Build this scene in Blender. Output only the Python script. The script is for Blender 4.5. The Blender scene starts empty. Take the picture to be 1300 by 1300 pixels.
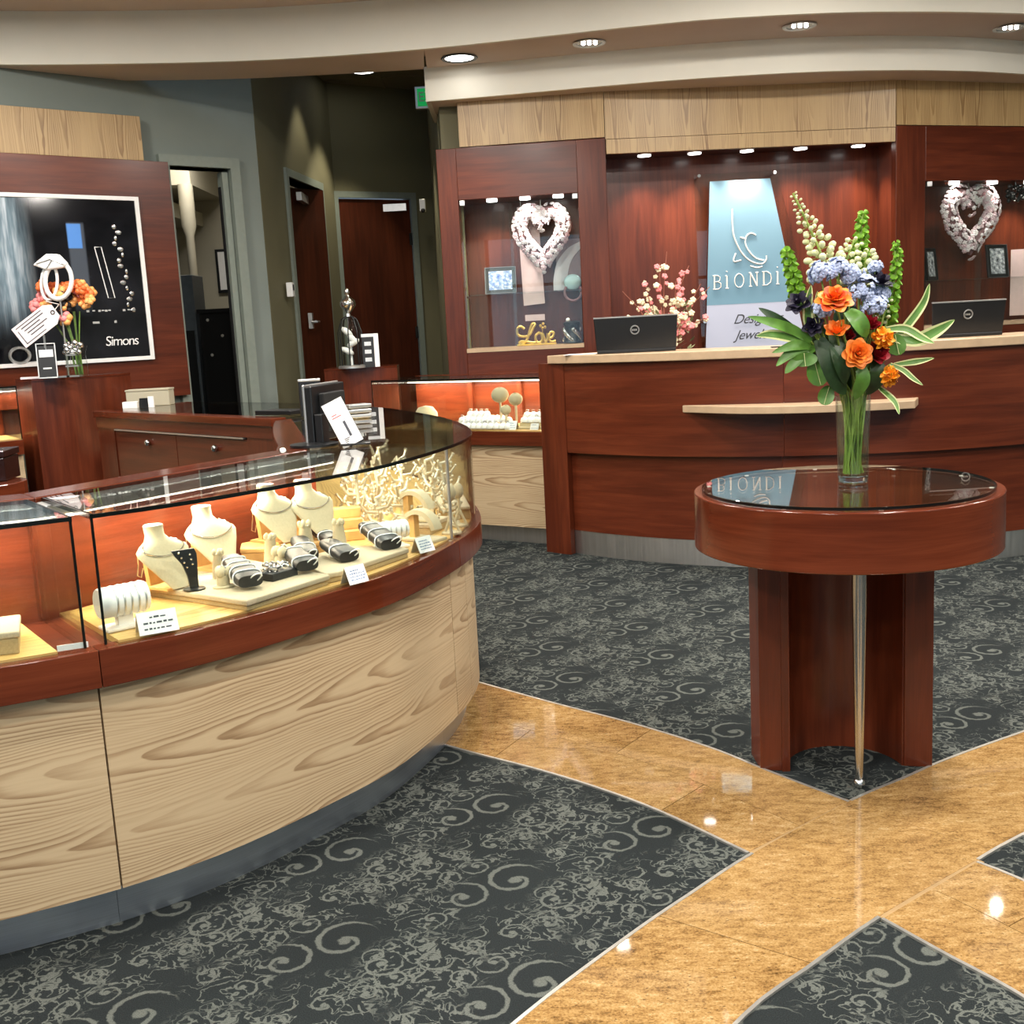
import bpy, bmesh, math, random
from mathutils import Vector, Matrix
random.seed(7)
PI = math.pi
SC = bpy.context.scene
COL = SC.collection

# ------------------------------------------------------------------ camera
def set_camera():
    p, r = math.radians(9.5), math.radians(3.0)
    d = Vector((math.sin(r)*math.cos(p), math.cos(r)*math.cos(p), math.sin(p)))
    fw = Vector((0, 0, 1)) - d*d.z; fw.normalize()
    ri = d.cross(fw)
    right = Vector((ri.x, fw.x, -d.x)); up = -Vector((ri.y, fw.y, -d.y)); back = -Vector((ri.z, fw.z, -d.z))
    cam = bpy.data.cameras.new('camera'); o = bpy.data.objects.new('camera', cam); COL.objects.link(o)
    o.matrix_world = Matrix(((right.x, up.x, back.x, 0), (right.y, up.y, back.y, 0), (right.z, up.z, back.z, 1.25), (0, 0, 0, 1)))
    cam.sensor_width = 36; cam.lens = 36*1400/1300; cam.clip_start = 0.02; cam.clip_end = 100
    SC.camera = o
set_camera()

# ------------------------------------------------------------------ world, exposure
W = bpy.data.worlds.new('daylight'); SC.world = W; W.use_nodes = True
wn = W.node_tree; wn.nodes.clear()
wo = wn.nodes.new('ShaderNodeOutputWorld'); wb = wn.nodes.new('ShaderNodeBackground')
wb.inputs[0].default_value = (0.62, 0.78, 1.0, 1); wb.inputs[1].default_value = 1.1
wn.links.new(wb.outputs[0], wo.inputs[0])
SC.view_settings.view_transform = 'Standard'; SC.view_settings.look = 'None'
SC.view_settings.gamma = 1.0; SC.view_settings.exposure = 0.42; SC.view_settings.use_curve_mapping = False
CY = SC.cycles
CY.max_bounces = 10; CY.transparent_max_bounces = 24; CY.glossy_bounces = 5; CY.diffuse_bounces = 4
CY.caustics_reflective = False; CY.caustics_refractive = False; CY.sample_clamp_indirect = 4.0

def area_light(name, loc, size, power, color=(1, 1, 1), rot=(0, 0, 0), size_y=None, spread=PI, shape=None, parent=None):
    l = bpy.data.lights.new(name, 'AREA'); l.energy = power; l.color = color; l.size = size; l.spread = spread
    if size_y: l.shape = 'RECTANGLE'; l.size_y = size_y
    if shape: l.shape = shape
    o = bpy.data.objects.new(name, l); COL.objects.link(o); o.location = loc; o.rotation_euler = rot
    return o
def spot_light(name, loc, target, power, color, angle=60, blend=0.6, radius=0.03):
    l = bpy.data.lights.new(name, 'SPOT'); l.energy = power; l.color = color; l.spot_size = math.radians(angle); l.spot_blend = blend
    l.shadow_soft_size = radius
    o = bpy.data.objects.new(name, l); COL.objects.link(o); o.location = loc
    o.rotation_euler = (Vector(target)-Vector(loc)).to_track_quat('-Z', 'Y').to_euler()
    return o
WARM = (1.0, 0.86, 0.70); NEUT = (1.0, 0.94, 0.86); LEDC = (1.0, 0.80, 0.58)
# recessed ceiling lights of the main room (the fixtures are built further down)
CEIL_SPOTS = [(x, y) for y in (0.4, 2.6, 5.0) for x in (-2.6, -0.5, 1.6, 3.7)] + [(-1.5, -1.8), (1.2, -1.8)]
for (x, y) in CEIL_SPOTS:
    area_light('ceiling_lamp', (x, y, 3.10), 0.30, 46, NEUT, shape='DISK')

# ------------------------------------------------------------------ helpers
def lin(c):
    c = c/255.0
    return c/12.92 if c <= 0.04045 else ((c+0.055)/1.055)**2.4
def rgb(r, g, b): return (lin(r), lin(g), lin(b), 1)

class MB:
    """collects faces (with uv in metres) and links them as ONE mesh object"""
    def __init__(s): s.v = []; s.f = []; s.uv = []; s.m = []
    def add(s, vs, fs, uvs=None, m=0):
        b = len(s.v); s.v += [tuple(p) for p in vs]
        for i, f in enumerate(fs):
            s.f.append(tuple(b+k for k in f)); s.uv.append(uvs[i] if uvs else None); s.m.append(m)
        return s
    def box(s, x0, x1, y0, y1, z0, z1, M=None, m=0):
        vs = [Vector((x, y, z)) for z in (z0, z1) for y in (y0, y1) for x in (x0, x1)]
        if M: vs = [M @ v for v in vs]
        return s.add(vs, [(0, 2, 3, 1), (4, 5, 7, 6), (0, 1, 5, 4), (2, 6, 7, 3), (0, 4, 6, 2), (1, 3, 7, 5)], None, m)
    def prism(s, poly, z0, z1, m=0, M=None):
        n = len(poly); vs = [Vector((p[0], p[1], z0)) for p in poly]+[Vector((p[0], p[1], z1)) for p in poly]
        if M: vs = [M @ v for v in vs]
        L = [0]
        for i in range(n):
            a, b = poly[i], poly[(i+1) % n]; L.append(L[-1]+math.hypot(b[0]-a[0], b[1]-a[1]))
        fs = [tuple(range(n-1, -1, -1)), tuple(range(n, 2*n))]; uv = [[poly[i][:2] for i in range(n-1, -1, -1)], [p[:2] for p in poly]]
        for i in range(n):
            j = (i+1) % n; fs.append((i, j, n+j, n+i)); uv.append([(L[i], z0), (L[i+1], z0), (L[i+1], z1), (L[i], z1)])
        return s.add(vs, fs, uv, m)
    def band(s, A, B, z0, z1, m=0):
        """closed solid between plan polylines A (outer) and B (inner), same count; uv by arc length"""
        n = len(A); LA = [0]; LB = [0]
        for i in range(1, n):
            LA.append(LA[-1]+math.dist(A[i], A[i-1])); LB.append(LB[-1]+math.dist(B[i], B[i-1]))
        vs = []
        for P in (A, B):
            for z in (z0, z1): vs += [(p[0], p[1], z) for p in P]
        a0, a1, b0, b1 = 0, n, 2*n, 3*n; fs = []; uv = []
        for i in range(n-1):
            fs.append((a0+i, a0+i+1, a1+i+1, a1+i)); uv.append([(LA[i], z0), (LA[i+1], z0), (LA[i+1], z1), (LA[i], z1)])
            fs.append((b0+i+1, b0+i, b1+i, b1+i+1)); uv.append([(LB[i+1], z0), (LB[i], z0), (LB[i], z1), (LB[i+1], z1)])
            w0, w1 = math.dist(A[i], B[i]), math.dist(A[i+1], B[i+1])
            for (p, q) in ((a1, b1), (b0, a0)):
                fs.append((p+i, p+i+1, q+i+1, q+i)); uv.append([(LA[i], 0), (LA[i+1], 0), (LA[i+1], w1), (LA[i], w0)])
        for i in (0, n-1):
            w = math.dist(A[i], B[i]); fs.append((a0+i, b0+i, b1+i, a1+i)); uv.append([(0, z0), (w, z0), (w, z1), (0, z1)])
        return s.add(vs, fs, uv, m)
    def tube(s, pts, r, n=8, m=0, cap=True):
        pts = [Vector(p) for p in pts]; k = len(pts); rs = r if isinstance(r, (list, tuple)) else [r]*k
        t0 = (pts[1]-pts[0]).normalized(); u = t0.orthogonal().normalized(); vs = []; 
        for i, p in enumerate(pts):
            t = (pts[min(i+1, k-1)]-pts[max(i-1, 0)]).normalized()
            u = (u - t*u.dot(t)); u = u.normalized() if u.length > 1e-6 else t.orthogonal().normalized()
            w = t.cross(u)
            for j in range(n):
                a = 2*PI*j/n; vs.append(p+(u*math.cos(a)+w*math.sin(a))*rs[i])
        fs = []
        for i in range(k-1):
            for j in range(n):
                fs.append((i*n+j, i*n+(j+1) % n, (i+1)*n+(j+1) % n, (i+1)*n+j))
        if cap: fs += [tuple(range(n-1, -1, -1)), tuple((k-1)*n+j for j in range(n))]
        return s.add(vs, fs, None, m)
    def lathe(s, prof, c=(0, 0, 0), n=24, m=0, M=None, cap=True):
        vs = []; fs = []; k = len(prof)
        for (r, z) in prof:
            for j in range(n):
                a = 2*PI*j/n; v = Vector((r*math.cos(a), r*math.sin(a), z))
                vs.append((M @ v) if M else v+Vector(c))
        uv = []
        for i in range(k-1):
            for j in range(n):
                fs.append((i*n+j, i*n+(j+1) % n, (i+1)*n+(j+1) % n, (i+1)*n+j))
                R = max(prof[i][0], prof[i+1][0]); a0, a1 = 2*PI*j/n*R, 2*PI*(j+1)/n*R
                l0, l1 = (prof[i][1], prof[i+1][1]) if abs(prof[i][1]-prof[i+1][1]) > 1e-5 else (prof[i][0], prof[i+1][0])
                uv.append([(a0, l0), (a1, l0), (a1, l1), (a0, l1)])
        if cap:
            for (i, rev) in ((0, True), (k-1, False)):
                if prof[i][0] > 1e-5:
                    ix = list(range(n)) if not rev else list(range(n-1, -1, -1))
                    fs.append(tuple(i*n+j for j in ix)); uv.append([(prof[i][0]*math.cos(2*PI*j/n), prof[i][0]*math.sin(2*PI*j/n)) for j in ix])
        return s.add(vs, fs, uv, m)
    def ball(s, c, r, n=10, k=6, m=0, M=None):
        rx, ry, rz = (r, r, r) if not isinstance(r, (tuple, list)) else r
        vs = [Vector((0, 0, -rz))]
        for i in range(1, k):
            a = -PI/2+PI*i/k
            for j in range(n):
                b = 2*PI*j/n; vs.append(Vector((rx*math.cos(a)*math.cos(b), ry*math.cos(a)*math.sin(b), rz*math.sin(a))))
        vs.append(Vector((0, 0, rz))); fs = []
        for j in range(n):
            fs.append((0, 1+(j+1) % n, 1+j))
            for i in range(k-2):
                a = 1+i*n; fs.append((a+j, a+(j+1) % n, a+n+(j+1) % n, a+n+j))
            fs.append((1+(k-2)*n+j, 1+(k-2)*n+(j+1) % n, len(vs)-1))
        vs = [((M @ v) if M else v)+Vector(c) for v in vs]
        return s.add(vs, fs, None, m)
    def torus(s, c, R, r, n=24, k=8, m=0, M=None, sx=1.0, sy=1.0):
        M = M or Matrix.Identity(3); pts = [Vector(c)+M @ Vector((R*sx*math.cos(2*PI*i/n), R*sy*math.sin(2*PI*i/n), 0)) for i in range(n)]
        vs = []; fs = []; nz = M @ Vector((0, 0, 1))
        for i in range(n):
            t = (pts[(i+1) % n]-pts[i-1]).normalized(); u = t.cross(nz).normalized()
            for j in range(k):
                a = 2*PI*j/k; vs.append(pts[i]+(u*math.cos(a)+nz*math.sin(a))*r)
        for i in range(n):
            for j in range(k):
                fs.append((i*k+j, ((i+1) % n)*k+j, ((i+1) % n)*k+(j+1) % k, i*k+(j+1) % k))
        return s.add(vs, fs, None, m)
    def loft(s, rings, m=0, cap=True, closed=True):
        n = len(rings[0]); vs = [p for r in rings for p in r]; fs = []
        for i in range(len(rings)-1):
            for j in range(n if closed else n-1):
                fs.append((i*n+j, i*n+(j+1) % n, (i+1)*n+(j+1) % n, (i+1)*n+j))
        if cap: fs += [tuple(range(n-1, -1, -1)), tuple((len(rings)-1)*n+j for j in range(n))]
        return s.add(vs, fs, None, m)
    def mesh(s, name, mats, smooth=None, recalc=True, merge=False):
        me = bpy.data.meshes.new(name); me.from_pydata([tuple(v) for v in s.v], [], s.f)
        if not isinstance(mats, (list, tuple)): mats = [mats]
        for mt in mats: me.materials.append(mt)
        bm = bmesh.new(); bm.from_mesh(me)
        bm.faces.ensure_lookup_table()
        uvl = bm.loops.layers.uv.new('UVMap')
        for i, f in enumerate(bm.faces):
            f.material_index = s.m[i]
            u = s.uv[i]
            if u is None:
                f.normal_update(); nn = f.normal
                if abs(nn.z) > 0.75: u = [(l.vert.co.x, l.vert.co.y) for l in f.loops]
                else:
                    t = Vector((-nn.y, nn.x, 0)).normalized(); u = [(l.vert.co.dot(t), l.vert.co.z) for l in f.loops]
            for l, c in zip(f.loops, u): l[uvl].uv = (c[0], c[1])
        if merge: bmesh.ops.remove_doubles(bm, verts=bm.verts, dist=1e-5)
        if recalc: bmesh.ops.recalc_face_normals(bm, faces=bm.faces)
        if smooth is not None:
            for f in bm.faces: f.smooth = True
            th = math.radians(smooth)
            for e in bm.edges:
                if len(e.link_faces) == 2: e.smooth = e.calc_face_angle(0) < th
        bm.to_mesh(me); bm.free(); return me
    def build(s, name, mats, parent=None, smooth=None, bevel=0, seg=2, world=True, recalc=True, merge=False):
        o = bpy.data.objects.new(name, s.mesh(name, mats, smooth, recalc, merge)); COL.objects.link(o)
        if parent is not None:
            o.parent = parent
            if world:
                pm = Matrix.Translation(-parent.location) if parent.parent is None else parent.matrix_parent_inverse.copy()
                o.matrix_parent_inverse = Matrix.Translation(-parent.location) if parent.parent is None else Matrix.Identity(4)
        if bevel:
            b = o.modifiers.new('bevel', 'BEVEL'); b.width = bevel; b.segments = seg; b.limit_method = 'ANGLE'; b.angle_limit = math.radians(40)
        return o

def tag(o, label=None, cat=None, group=None, kind=None):
    if label: o['label'] = label
    if cat: o['category'] = cat
    if group: o['group'] = group
    if kind: o['kind'] = kind
    return o
def thing(name, label, cat, loc=(0, 0, 0), rotz=0, group=None):
    o = bpy.data.objects.new(name, None); COL.objects.link(o); o.location = loc; o.rotation_euler = (0, 0, rotz)
    o.empty_display_size = 0.05
    return tag(o, label, cat, group)
def struct(name, mb, mats, parent=None, **k):
    o = mb.build(name, mats, parent, **k)
    if parent is None: o['kind'] = 'structure'
    return o
KIDS = {}
def copy_tree(o, loc, rotz=0.0, label=None, group=None, scale=None):
    def kids(p): return [c for c in bpy.data.objects if c.parent == p]
    r = o.copy(); COL.objects.link(r); r.location = loc; r.rotation_euler = (0, 0, rotz)
    if scale: r.scale = (scale, scale, scale)
    if label: r['label'] = label
    if group: r['group'] = group
    for c in kids(o):
        d = c.copy(); COL.objects.link(d); d.parent = r
        for g in kids(c):
            e = g.copy(); COL.objects.link(e); e.parent = d
    return r
def dup_mesh(o, parent=None, M=None):
    d = o.copy(); COL.objects.link(d)
    if parent is not None: d.parent = parent
    if M is not None: d.matrix_local = M
    return d
def text_mesh(body, size, depth=0.0005, shear=0.0, space=1.0, align='CENTER'):
    cu = bpy.data.curves.new('lettering', 'FONT'); cu.body = body; cu.size = size; cu.extrude = depth; cu.shear = shear
    cu.space_character = space; cu.align_x = align; cu.align_y = 'CENTER'
    o = bpy.data.objects.new('lettering', cu); COL.objects.link(o)
    dg = bpy.context.evaluated_depsgraph_get(); me = bpy.data.meshes.new_from_object(o.evaluated_get(dg))
    bpy.data.objects.remove(o); bpy.data.curves.remove(cu)
    return me
def text_obj(name, body, size, mat, parent, M, depth=0.0005, shear=0.0, space=1.0, align='CENTER'):
    me = text_mesh(body, size, depth, shear, space, align); me.materials.clear(); me.materials.append(mat)
    o = bpy.data.objects.new(name, me); COL.objects.link(o); place(o, parent, M); return o
def place(o, parent, M):
    """M: world matrix"""
    if parent is not None:
        o.parent = parent
        base = Matrix.Translation(parent.location) @ parent.rotation_euler.to_matrix().to_4x4()
        if parent.parent is not None: base = Matrix.Identity(4)
        o.matrix_local = base.inverted() @ M
    else: o.matrix_world = M
def frame(origin, xdir, zdir=(0, 0, 1)):
    """matrix with local x along xdir (in plan), local y up, local z facing the viewer side"""
    x = Vector(xdir).normalized(); y = Vector(zdir).normalized(); z = x.cross(y).normalized(); y = z.cross(x)
    return Matrix(((x.x, y.x, z.x, origin[0]), (x.y, y.y, z.y, origin[1]), (x.z, y.z, z.z, origin[2]), (0, 0, 0, 1)))

def catmull(P, n=8):
    out = []
    Q = [tuple(2*a-b for a, b in zip(P[0], P[1]))]+list(P)+[tuple(2*a-b for a, b in zip(P[-1], P[-2]))]
    for i in range(1, len(Q)-2):
        for k in range(n):
            t = k/n; r = []
            for a, b, c, d in zip(Q[i-1], Q[i], Q[i+1], Q[i+2]):
                r.append(0.5*((2*b)+(-a+c)*t+(2*a-5*b+4*c-d)*t*t+(-a+3*b-3*c+d)*t**3))
            out.append(tuple(r))
    out.append(tuple(P[-1])); return out
def resample(P, n):
    L = [0]
    for i in range(1, len(P)): L.append(L[-1]+math.dist(P[i], P[i-1]))
    out = []; j = 0
    for k in range(n):
        s = L[-1]*k/(n-1)
        while j < len(P)-2 and L[j+1] < s: j += 1
        t = (s-L[j])/max(1e-9, L[j+1]-L[j]); t = min(max(t, 0), 1)
        out.append(tuple(a+(b-a)*t for a, b in zip(P[j], P[j+1])))
    return out
def offset(P, d):
    """offset a plan polyline to the left of its direction by d"""
    out = []
    for i in range(len(P)):
        a, b = P[max(i-1, 0)], P[min(i+1, len(P)-1)]; t = Vector((b[0]-a[0], b[1]-a[1])).normalized()
        out.append((P[i][0]-t.y*d, P[i][1]+t.x*d))
    return out

# ------------------------------------------------------------------ materials
def mat(name):
    m = bpy.data.materials.new(name); m.use_nodes = True; nt = m.node_tree
    b = nt.nodes['Principled BSDF']; return m, nt, b
def N(nt, t, **k):
    n = nt.nodes.new('ShaderNode'+t)
    for a, v in k.items(): setattr(n, a, v)
    return n
class G:
    """tiny node-graph writer: values are sockets or numbers"""
    def __init__(s, nt): s.nt = nt
    def put(s, sock, v):
        if isinstance(v, (int, float)): sock.default_value = v
        elif isinstance(v, tuple): sock.default_value = v
        else: s.nt.links.new(v, sock)
    def m(s, op, a, b=0.0, c=0.0):
        n = N(s.nt, 'Math', operation=op); s.put(n.inputs[0], a); s.put(n.inputs[1], b); s.put(n.inputs[2], c); return n.outputs[0]
    def vec(s, x, y, z=0.0):
        n = N(s.nt, 'CombineXYZ'); s.put(n.inputs[0], x); s.put(n.inputs[1], y); s.put(n.inputs[2], z); return n.outputs[0]
    def sep(s, v):
        n = N(s.nt, 'SeparateXYZ'); s.put(n.inputs[0], v); return n.outputs
    def noise(s, v, scale, detail=3, rough=0.55, dim='3D', dist=0.0):
        n = N(s.nt, 'TexNoise', noise_dimensions=dim); s.put(n.inputs['Vector'], v); n.inputs['Scale'].default_value = scale
        n.inputs['Detail'].default_value = detail; n.inputs['Roughness'].default_value = rough; n.inputs['Distortion'].default_value = dist
        return n.outputs[0]
    def ramp(s, f, stops):
        n = N(s.nt, 'ValToRGB'); s.put(n.inputs[0], f); e = n.color_ramp.elements
        while len(e) < len(stops): e.new(0.5)
        for i, (p, c) in enumerate(stops): e[i].position = p; e[i].color = c
        return n.outputs[0]
    def mix(s, f, a, b, blend='MIX'):
        n = N(s.nt, 'Mix', data_type='RGBA', blend_type=blend); s.put(n.inputs[0], f); s.put(n.inputs[6], a); s.put(n.inputs[7], b); return n.outputs[2]
    def sm(s, x, lo, hi):
        n = N(s.nt, 'MapRange', interpolation_type='SMOOTHSTEP'); s.put(n.inputs[0], x); s.put(n.inputs[1], lo); s.put(n.inputs[2], hi); return n.outputs[0]
def uvs(nt): return N(nt, 'UVMap').outputs[0]
def plain(name, col, rough=0.5, metal=0.0, vary=0.06, vs=30, coat=0.0, emit=None, es=1.0, alpha=1.0, spec=0.5, sheen=0.0, bump=0.0):
    m, nt, b = mat(name); g = G(nt)
    co = N(nt, 'TexCoord').outputs['Object']
    n = g.noise(co, vs, 3)
    lo = tuple(c*(1-vary*2) for c in col[:3])+(1,); hi = tuple(min(1, c*(1+vary*2)) for c in col[:3])+(1,)
    nt.links.new(g.ramp(n, [(0.3, lo), (0.7, hi)]), b.inputs['Base Color'])
    b.inputs['Roughness'].default_value = rough; b.inputs['Metallic'].default_value = metal; b.inputs['Coat Weight'].default_value = coat
    b.inputs['Specular IOR Level'].default_value = spec; b.inputs['Sheen Weight'].default_value = sheen
    if emit: b.inputs['Emission Color'].default_value = emit; b.inputs['Emission Strength'].default_value = es
    if bump:
        bp = N(nt, 'Bump'); bp.inputs['Strength'].default_value = bump; bp.inputs['Distance'].default_value = 0.002
        nt.links.new(n, bp.inputs['Height']); nt.links.new(bp.outputs[0], b.inputs['Normal'])
    return m
def cherry(name, vertical=False, rough=0.28, tone=1.0):
    m, nt, b = mat(name); g = G(nt); x, y, _ = g.sep(uvs(nt))
    if vertical: x, y = y, x
    big = g.noise(g.vec(g.m('MULTIPLY', x, 0.7), g.m('MULTIPLY', y, 5.0)), 1.0, 3)
    mid = g.noise(g.vec(g.m('MULTIPLY', x, 2.2), g.m('MULTIPLY', y, 34.0)), 1.0, 4, 0.6, dist=0.6)
    fine = g.noise(g.vec(g.m('MULTIPLY', x, 9.0), g.m('MULTIPLY', y, 260.0)), 1.0, 2)
    f = g.m('ADD', g.m('MULTIPLY', big, 0.5), g.m('ADD', g.m('MULTIPLY', mid, 0.38), g.m('MULTIPLY', fine, 0.12)))
    t = tone
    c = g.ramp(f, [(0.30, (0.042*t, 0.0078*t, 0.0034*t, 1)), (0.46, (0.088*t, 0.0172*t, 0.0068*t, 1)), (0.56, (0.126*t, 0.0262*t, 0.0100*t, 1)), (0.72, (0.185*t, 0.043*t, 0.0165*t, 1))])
    nt.links.new(c, b.inputs['Base Color']); b.inputs['Roughness'].default_value = rough
    b.inputs['Coat Weight'].default_value = 0.10; b.inputs['Coat Roughness'].default_value = 0.15; b.inputs['Specular IOR Level'].default_value = 0.35
    return m
def oak(name, vertical=False, leaf=0.19, rough=0.38, arch=0.9, tone=(1, 1, 1), cloud=1.0, freq=5.0, wav=0.42):
    m, nt, b = mat(name); g = G(nt); x, y, _ = g.sep(uvs(nt))
    if vertical: x, y = y, x
    # plain-sawn veneer leaves side by side: nested parabola rings inside each leaf
    wob = g.noise(g.vec(g.m('MULTIPLY', x, 1.3), g.m('MULTIPLY', y, 3.0)), 1.0, 2)
    ys = g.m('ADD', y, g.m('MULTIPLY', g.m('SUBTRACT', wob, 0.5), 0.10))
    q = g.m('DIVIDE', ys, leaf); cell = g.m('FLOOR', q); fr = g.m('SUBTRACT', g.m('FRACT', q), 0.5)
    w2 = g.noise(g.vec(g.m('MULTIPLY', x, 2.6), g.m('MULTIPLY', ys, 9.0), cell), 1.0, 3)
    par = g.m('MULTIPLY', g.m('MULTIPLY', fr, fr), 3.4)
    fld = g.m('ADD', g.m('ADD', par, g.m('MULTIPLY', x, -arch)), g.m('MULTIPLY', w2, wav))
    rings = g.m('FRACT', g.m('MULTIPLY', fld, freq))
    line = g.m('MULTIPLY', g.sm(rings, 0.30, 0.93), g.sm(rings, 1.0, 0.94))
    straight = g.noise(g.vec(g.m('MULTIPLY', x, 2.0), g.m('MULTIPLY', y, 95.0)), 1.0, 3)
    pores = g.noise(g.vec(g.m('MULTIPLY', x, 16.0), g.m('MULTIPLY', y, 420.0)), 1.0, 2)
    big = g.noise(g.vec(g.m('MULTIPLY', x, 0.8), g.m('MULTIPLY', y, 4.0), 3.1), 1.0, 2)
    patch = g.sm(g.noise(g.vec(g.m('MULTIPLY', x, 0.9), g.m('MULTIPLY', y, 5.0), 9.0), 1.0, 2), 0.30, 0.62)
    f = g.m('ADD', g.m('MULTIPLY', g.m('MULTIPLY', line, patch), 0.40), g.m('ADD', g.m('MULTIPLY', straight, 0.40), g.m('ADD', g.m('MULTIPLY', pores, 0.16), g.m('MULTIPLY', big, 0.22*cloud))))
    k = tone
    def cc(r, gg, bb): return (lin(r)*k[0], lin(gg)*k[1], lin(bb)*k[2], 1)
    c = g.ramp(f, [(0.18, cc(226, 200, 156)), (0.42, cc(214, 187, 145)), (0.66, cc(188, 158, 118)), (0.9, cc(140, 108, 74))])
    nt.links.new(c, b.inputs['Base Color']); b.inputs['Roughness'].default_value = rough
    return m
def brushed(name, col=(0.62, 0.62, 0.61, 1), rough=0.42, along=False):
    m, nt, b = mat(name); g = G(nt); x, y, _ = g.sep(uvs(nt))
    n = g.noise(g.vec(g.m('MULTIPLY', x, 4.0 if along else 60.0), g.m('MULTIPLY', y, 300.0 if along else 3.0)), 1.0, 3)
    n2 = g.noise(g.vec(g.m('MULTIPLY', x, 5.0), g.m('MULTIPLY', y, 1.0)), 1.0, 2)
    f = g.m('ADD', g.m('MULTIPLY', n, 0.6), g.m('MULTIPLY', n2, 0.4))
    nt.links.new(g.ramp(f, [(0.3, tuple(c*0.86 for c in col[:3])+(1,)), (0.7, tuple(min(1, c*1.1) for c in col[:3])+(1,))]), b.inputs['Base Color'])
    b.inputs['Metallic'].default_value = 1.0
    nt.links.new(g.m('ADD', g.m('MULTIPLY', n, 0.15), rough-0.07), b.inputs['Roughness']); return m
def glass_pane(name, tint=(0.95, 0.98, 0.965, 1), f0=0.04, rough=0.0, boost=1.0):
    """thin clear pane: straight-through transmission with Schlick mirror reflection on both faces"""
    m = bpy.data.materials.new(name); m.use_nodes = True; nt = m.node_tree; nt.nodes.clear(); g = G(nt)
    o = N(nt, 'OutputMaterial'); t = N(nt, 'BsdfTransparent'); gl = N(nt, 'BsdfGlossy'); mx = N(nt, 'MixShader'); ge = N(nt, 'NewGeometry')
    n = g.noise(N(nt, 'TexCoord').outputs['Object'], 3.0, 2)
    nt.links.new(g.ramp(n, [(0.3, tuple(c*0.985 for c in tint[:3])+(1,)), (0.7, tint)]), t.inputs[0])
    dp = N(nt, 'VectorMath', operation='DOT_PRODUCT'); nt.links.new(ge.outputs['Normal'], dp.inputs[0]); nt.links.new(ge.outputs['Incoming'], dp.inputs[1])
    k = g.m('SUBTRACT', 1.0, g.m('ABSOLUTE', dp.outputs['Value'])); f = g.m('ADD', f0, g.m('MULTIPLY', g.m('POWER', k, 5.0), 1-f0))
    gl.inputs['Roughness'].default_value = rough
    nt.links.new(g.m('MULTIPLY', f, boost), mx.inputs[0]); nt.links.new(t.outputs[0], mx.inputs[1]); nt.links.new(gl.outputs[0], mx.inputs[2])
    nt.links.new(mx.outputs[0], o.inputs[0]); return m
def emissive(name, col, strength):
    m, nt, b = mat(name); g = G(nt); n = g.noise(N(nt, 'TexCoord').outputs['Object'], 40, 2)
    c = tuple(col[:3])+(1,)
    nt.links.new(g.ramp(n, [(0.2, tuple(v*0.95 for v in c[:3])+(1,)), (0.8, c)]), b.inputs['Emission Color'])
    b.inputs['Base Color'].default_value = c; b.inputs['Emission Strength'].default_value = strength; return m

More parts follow.
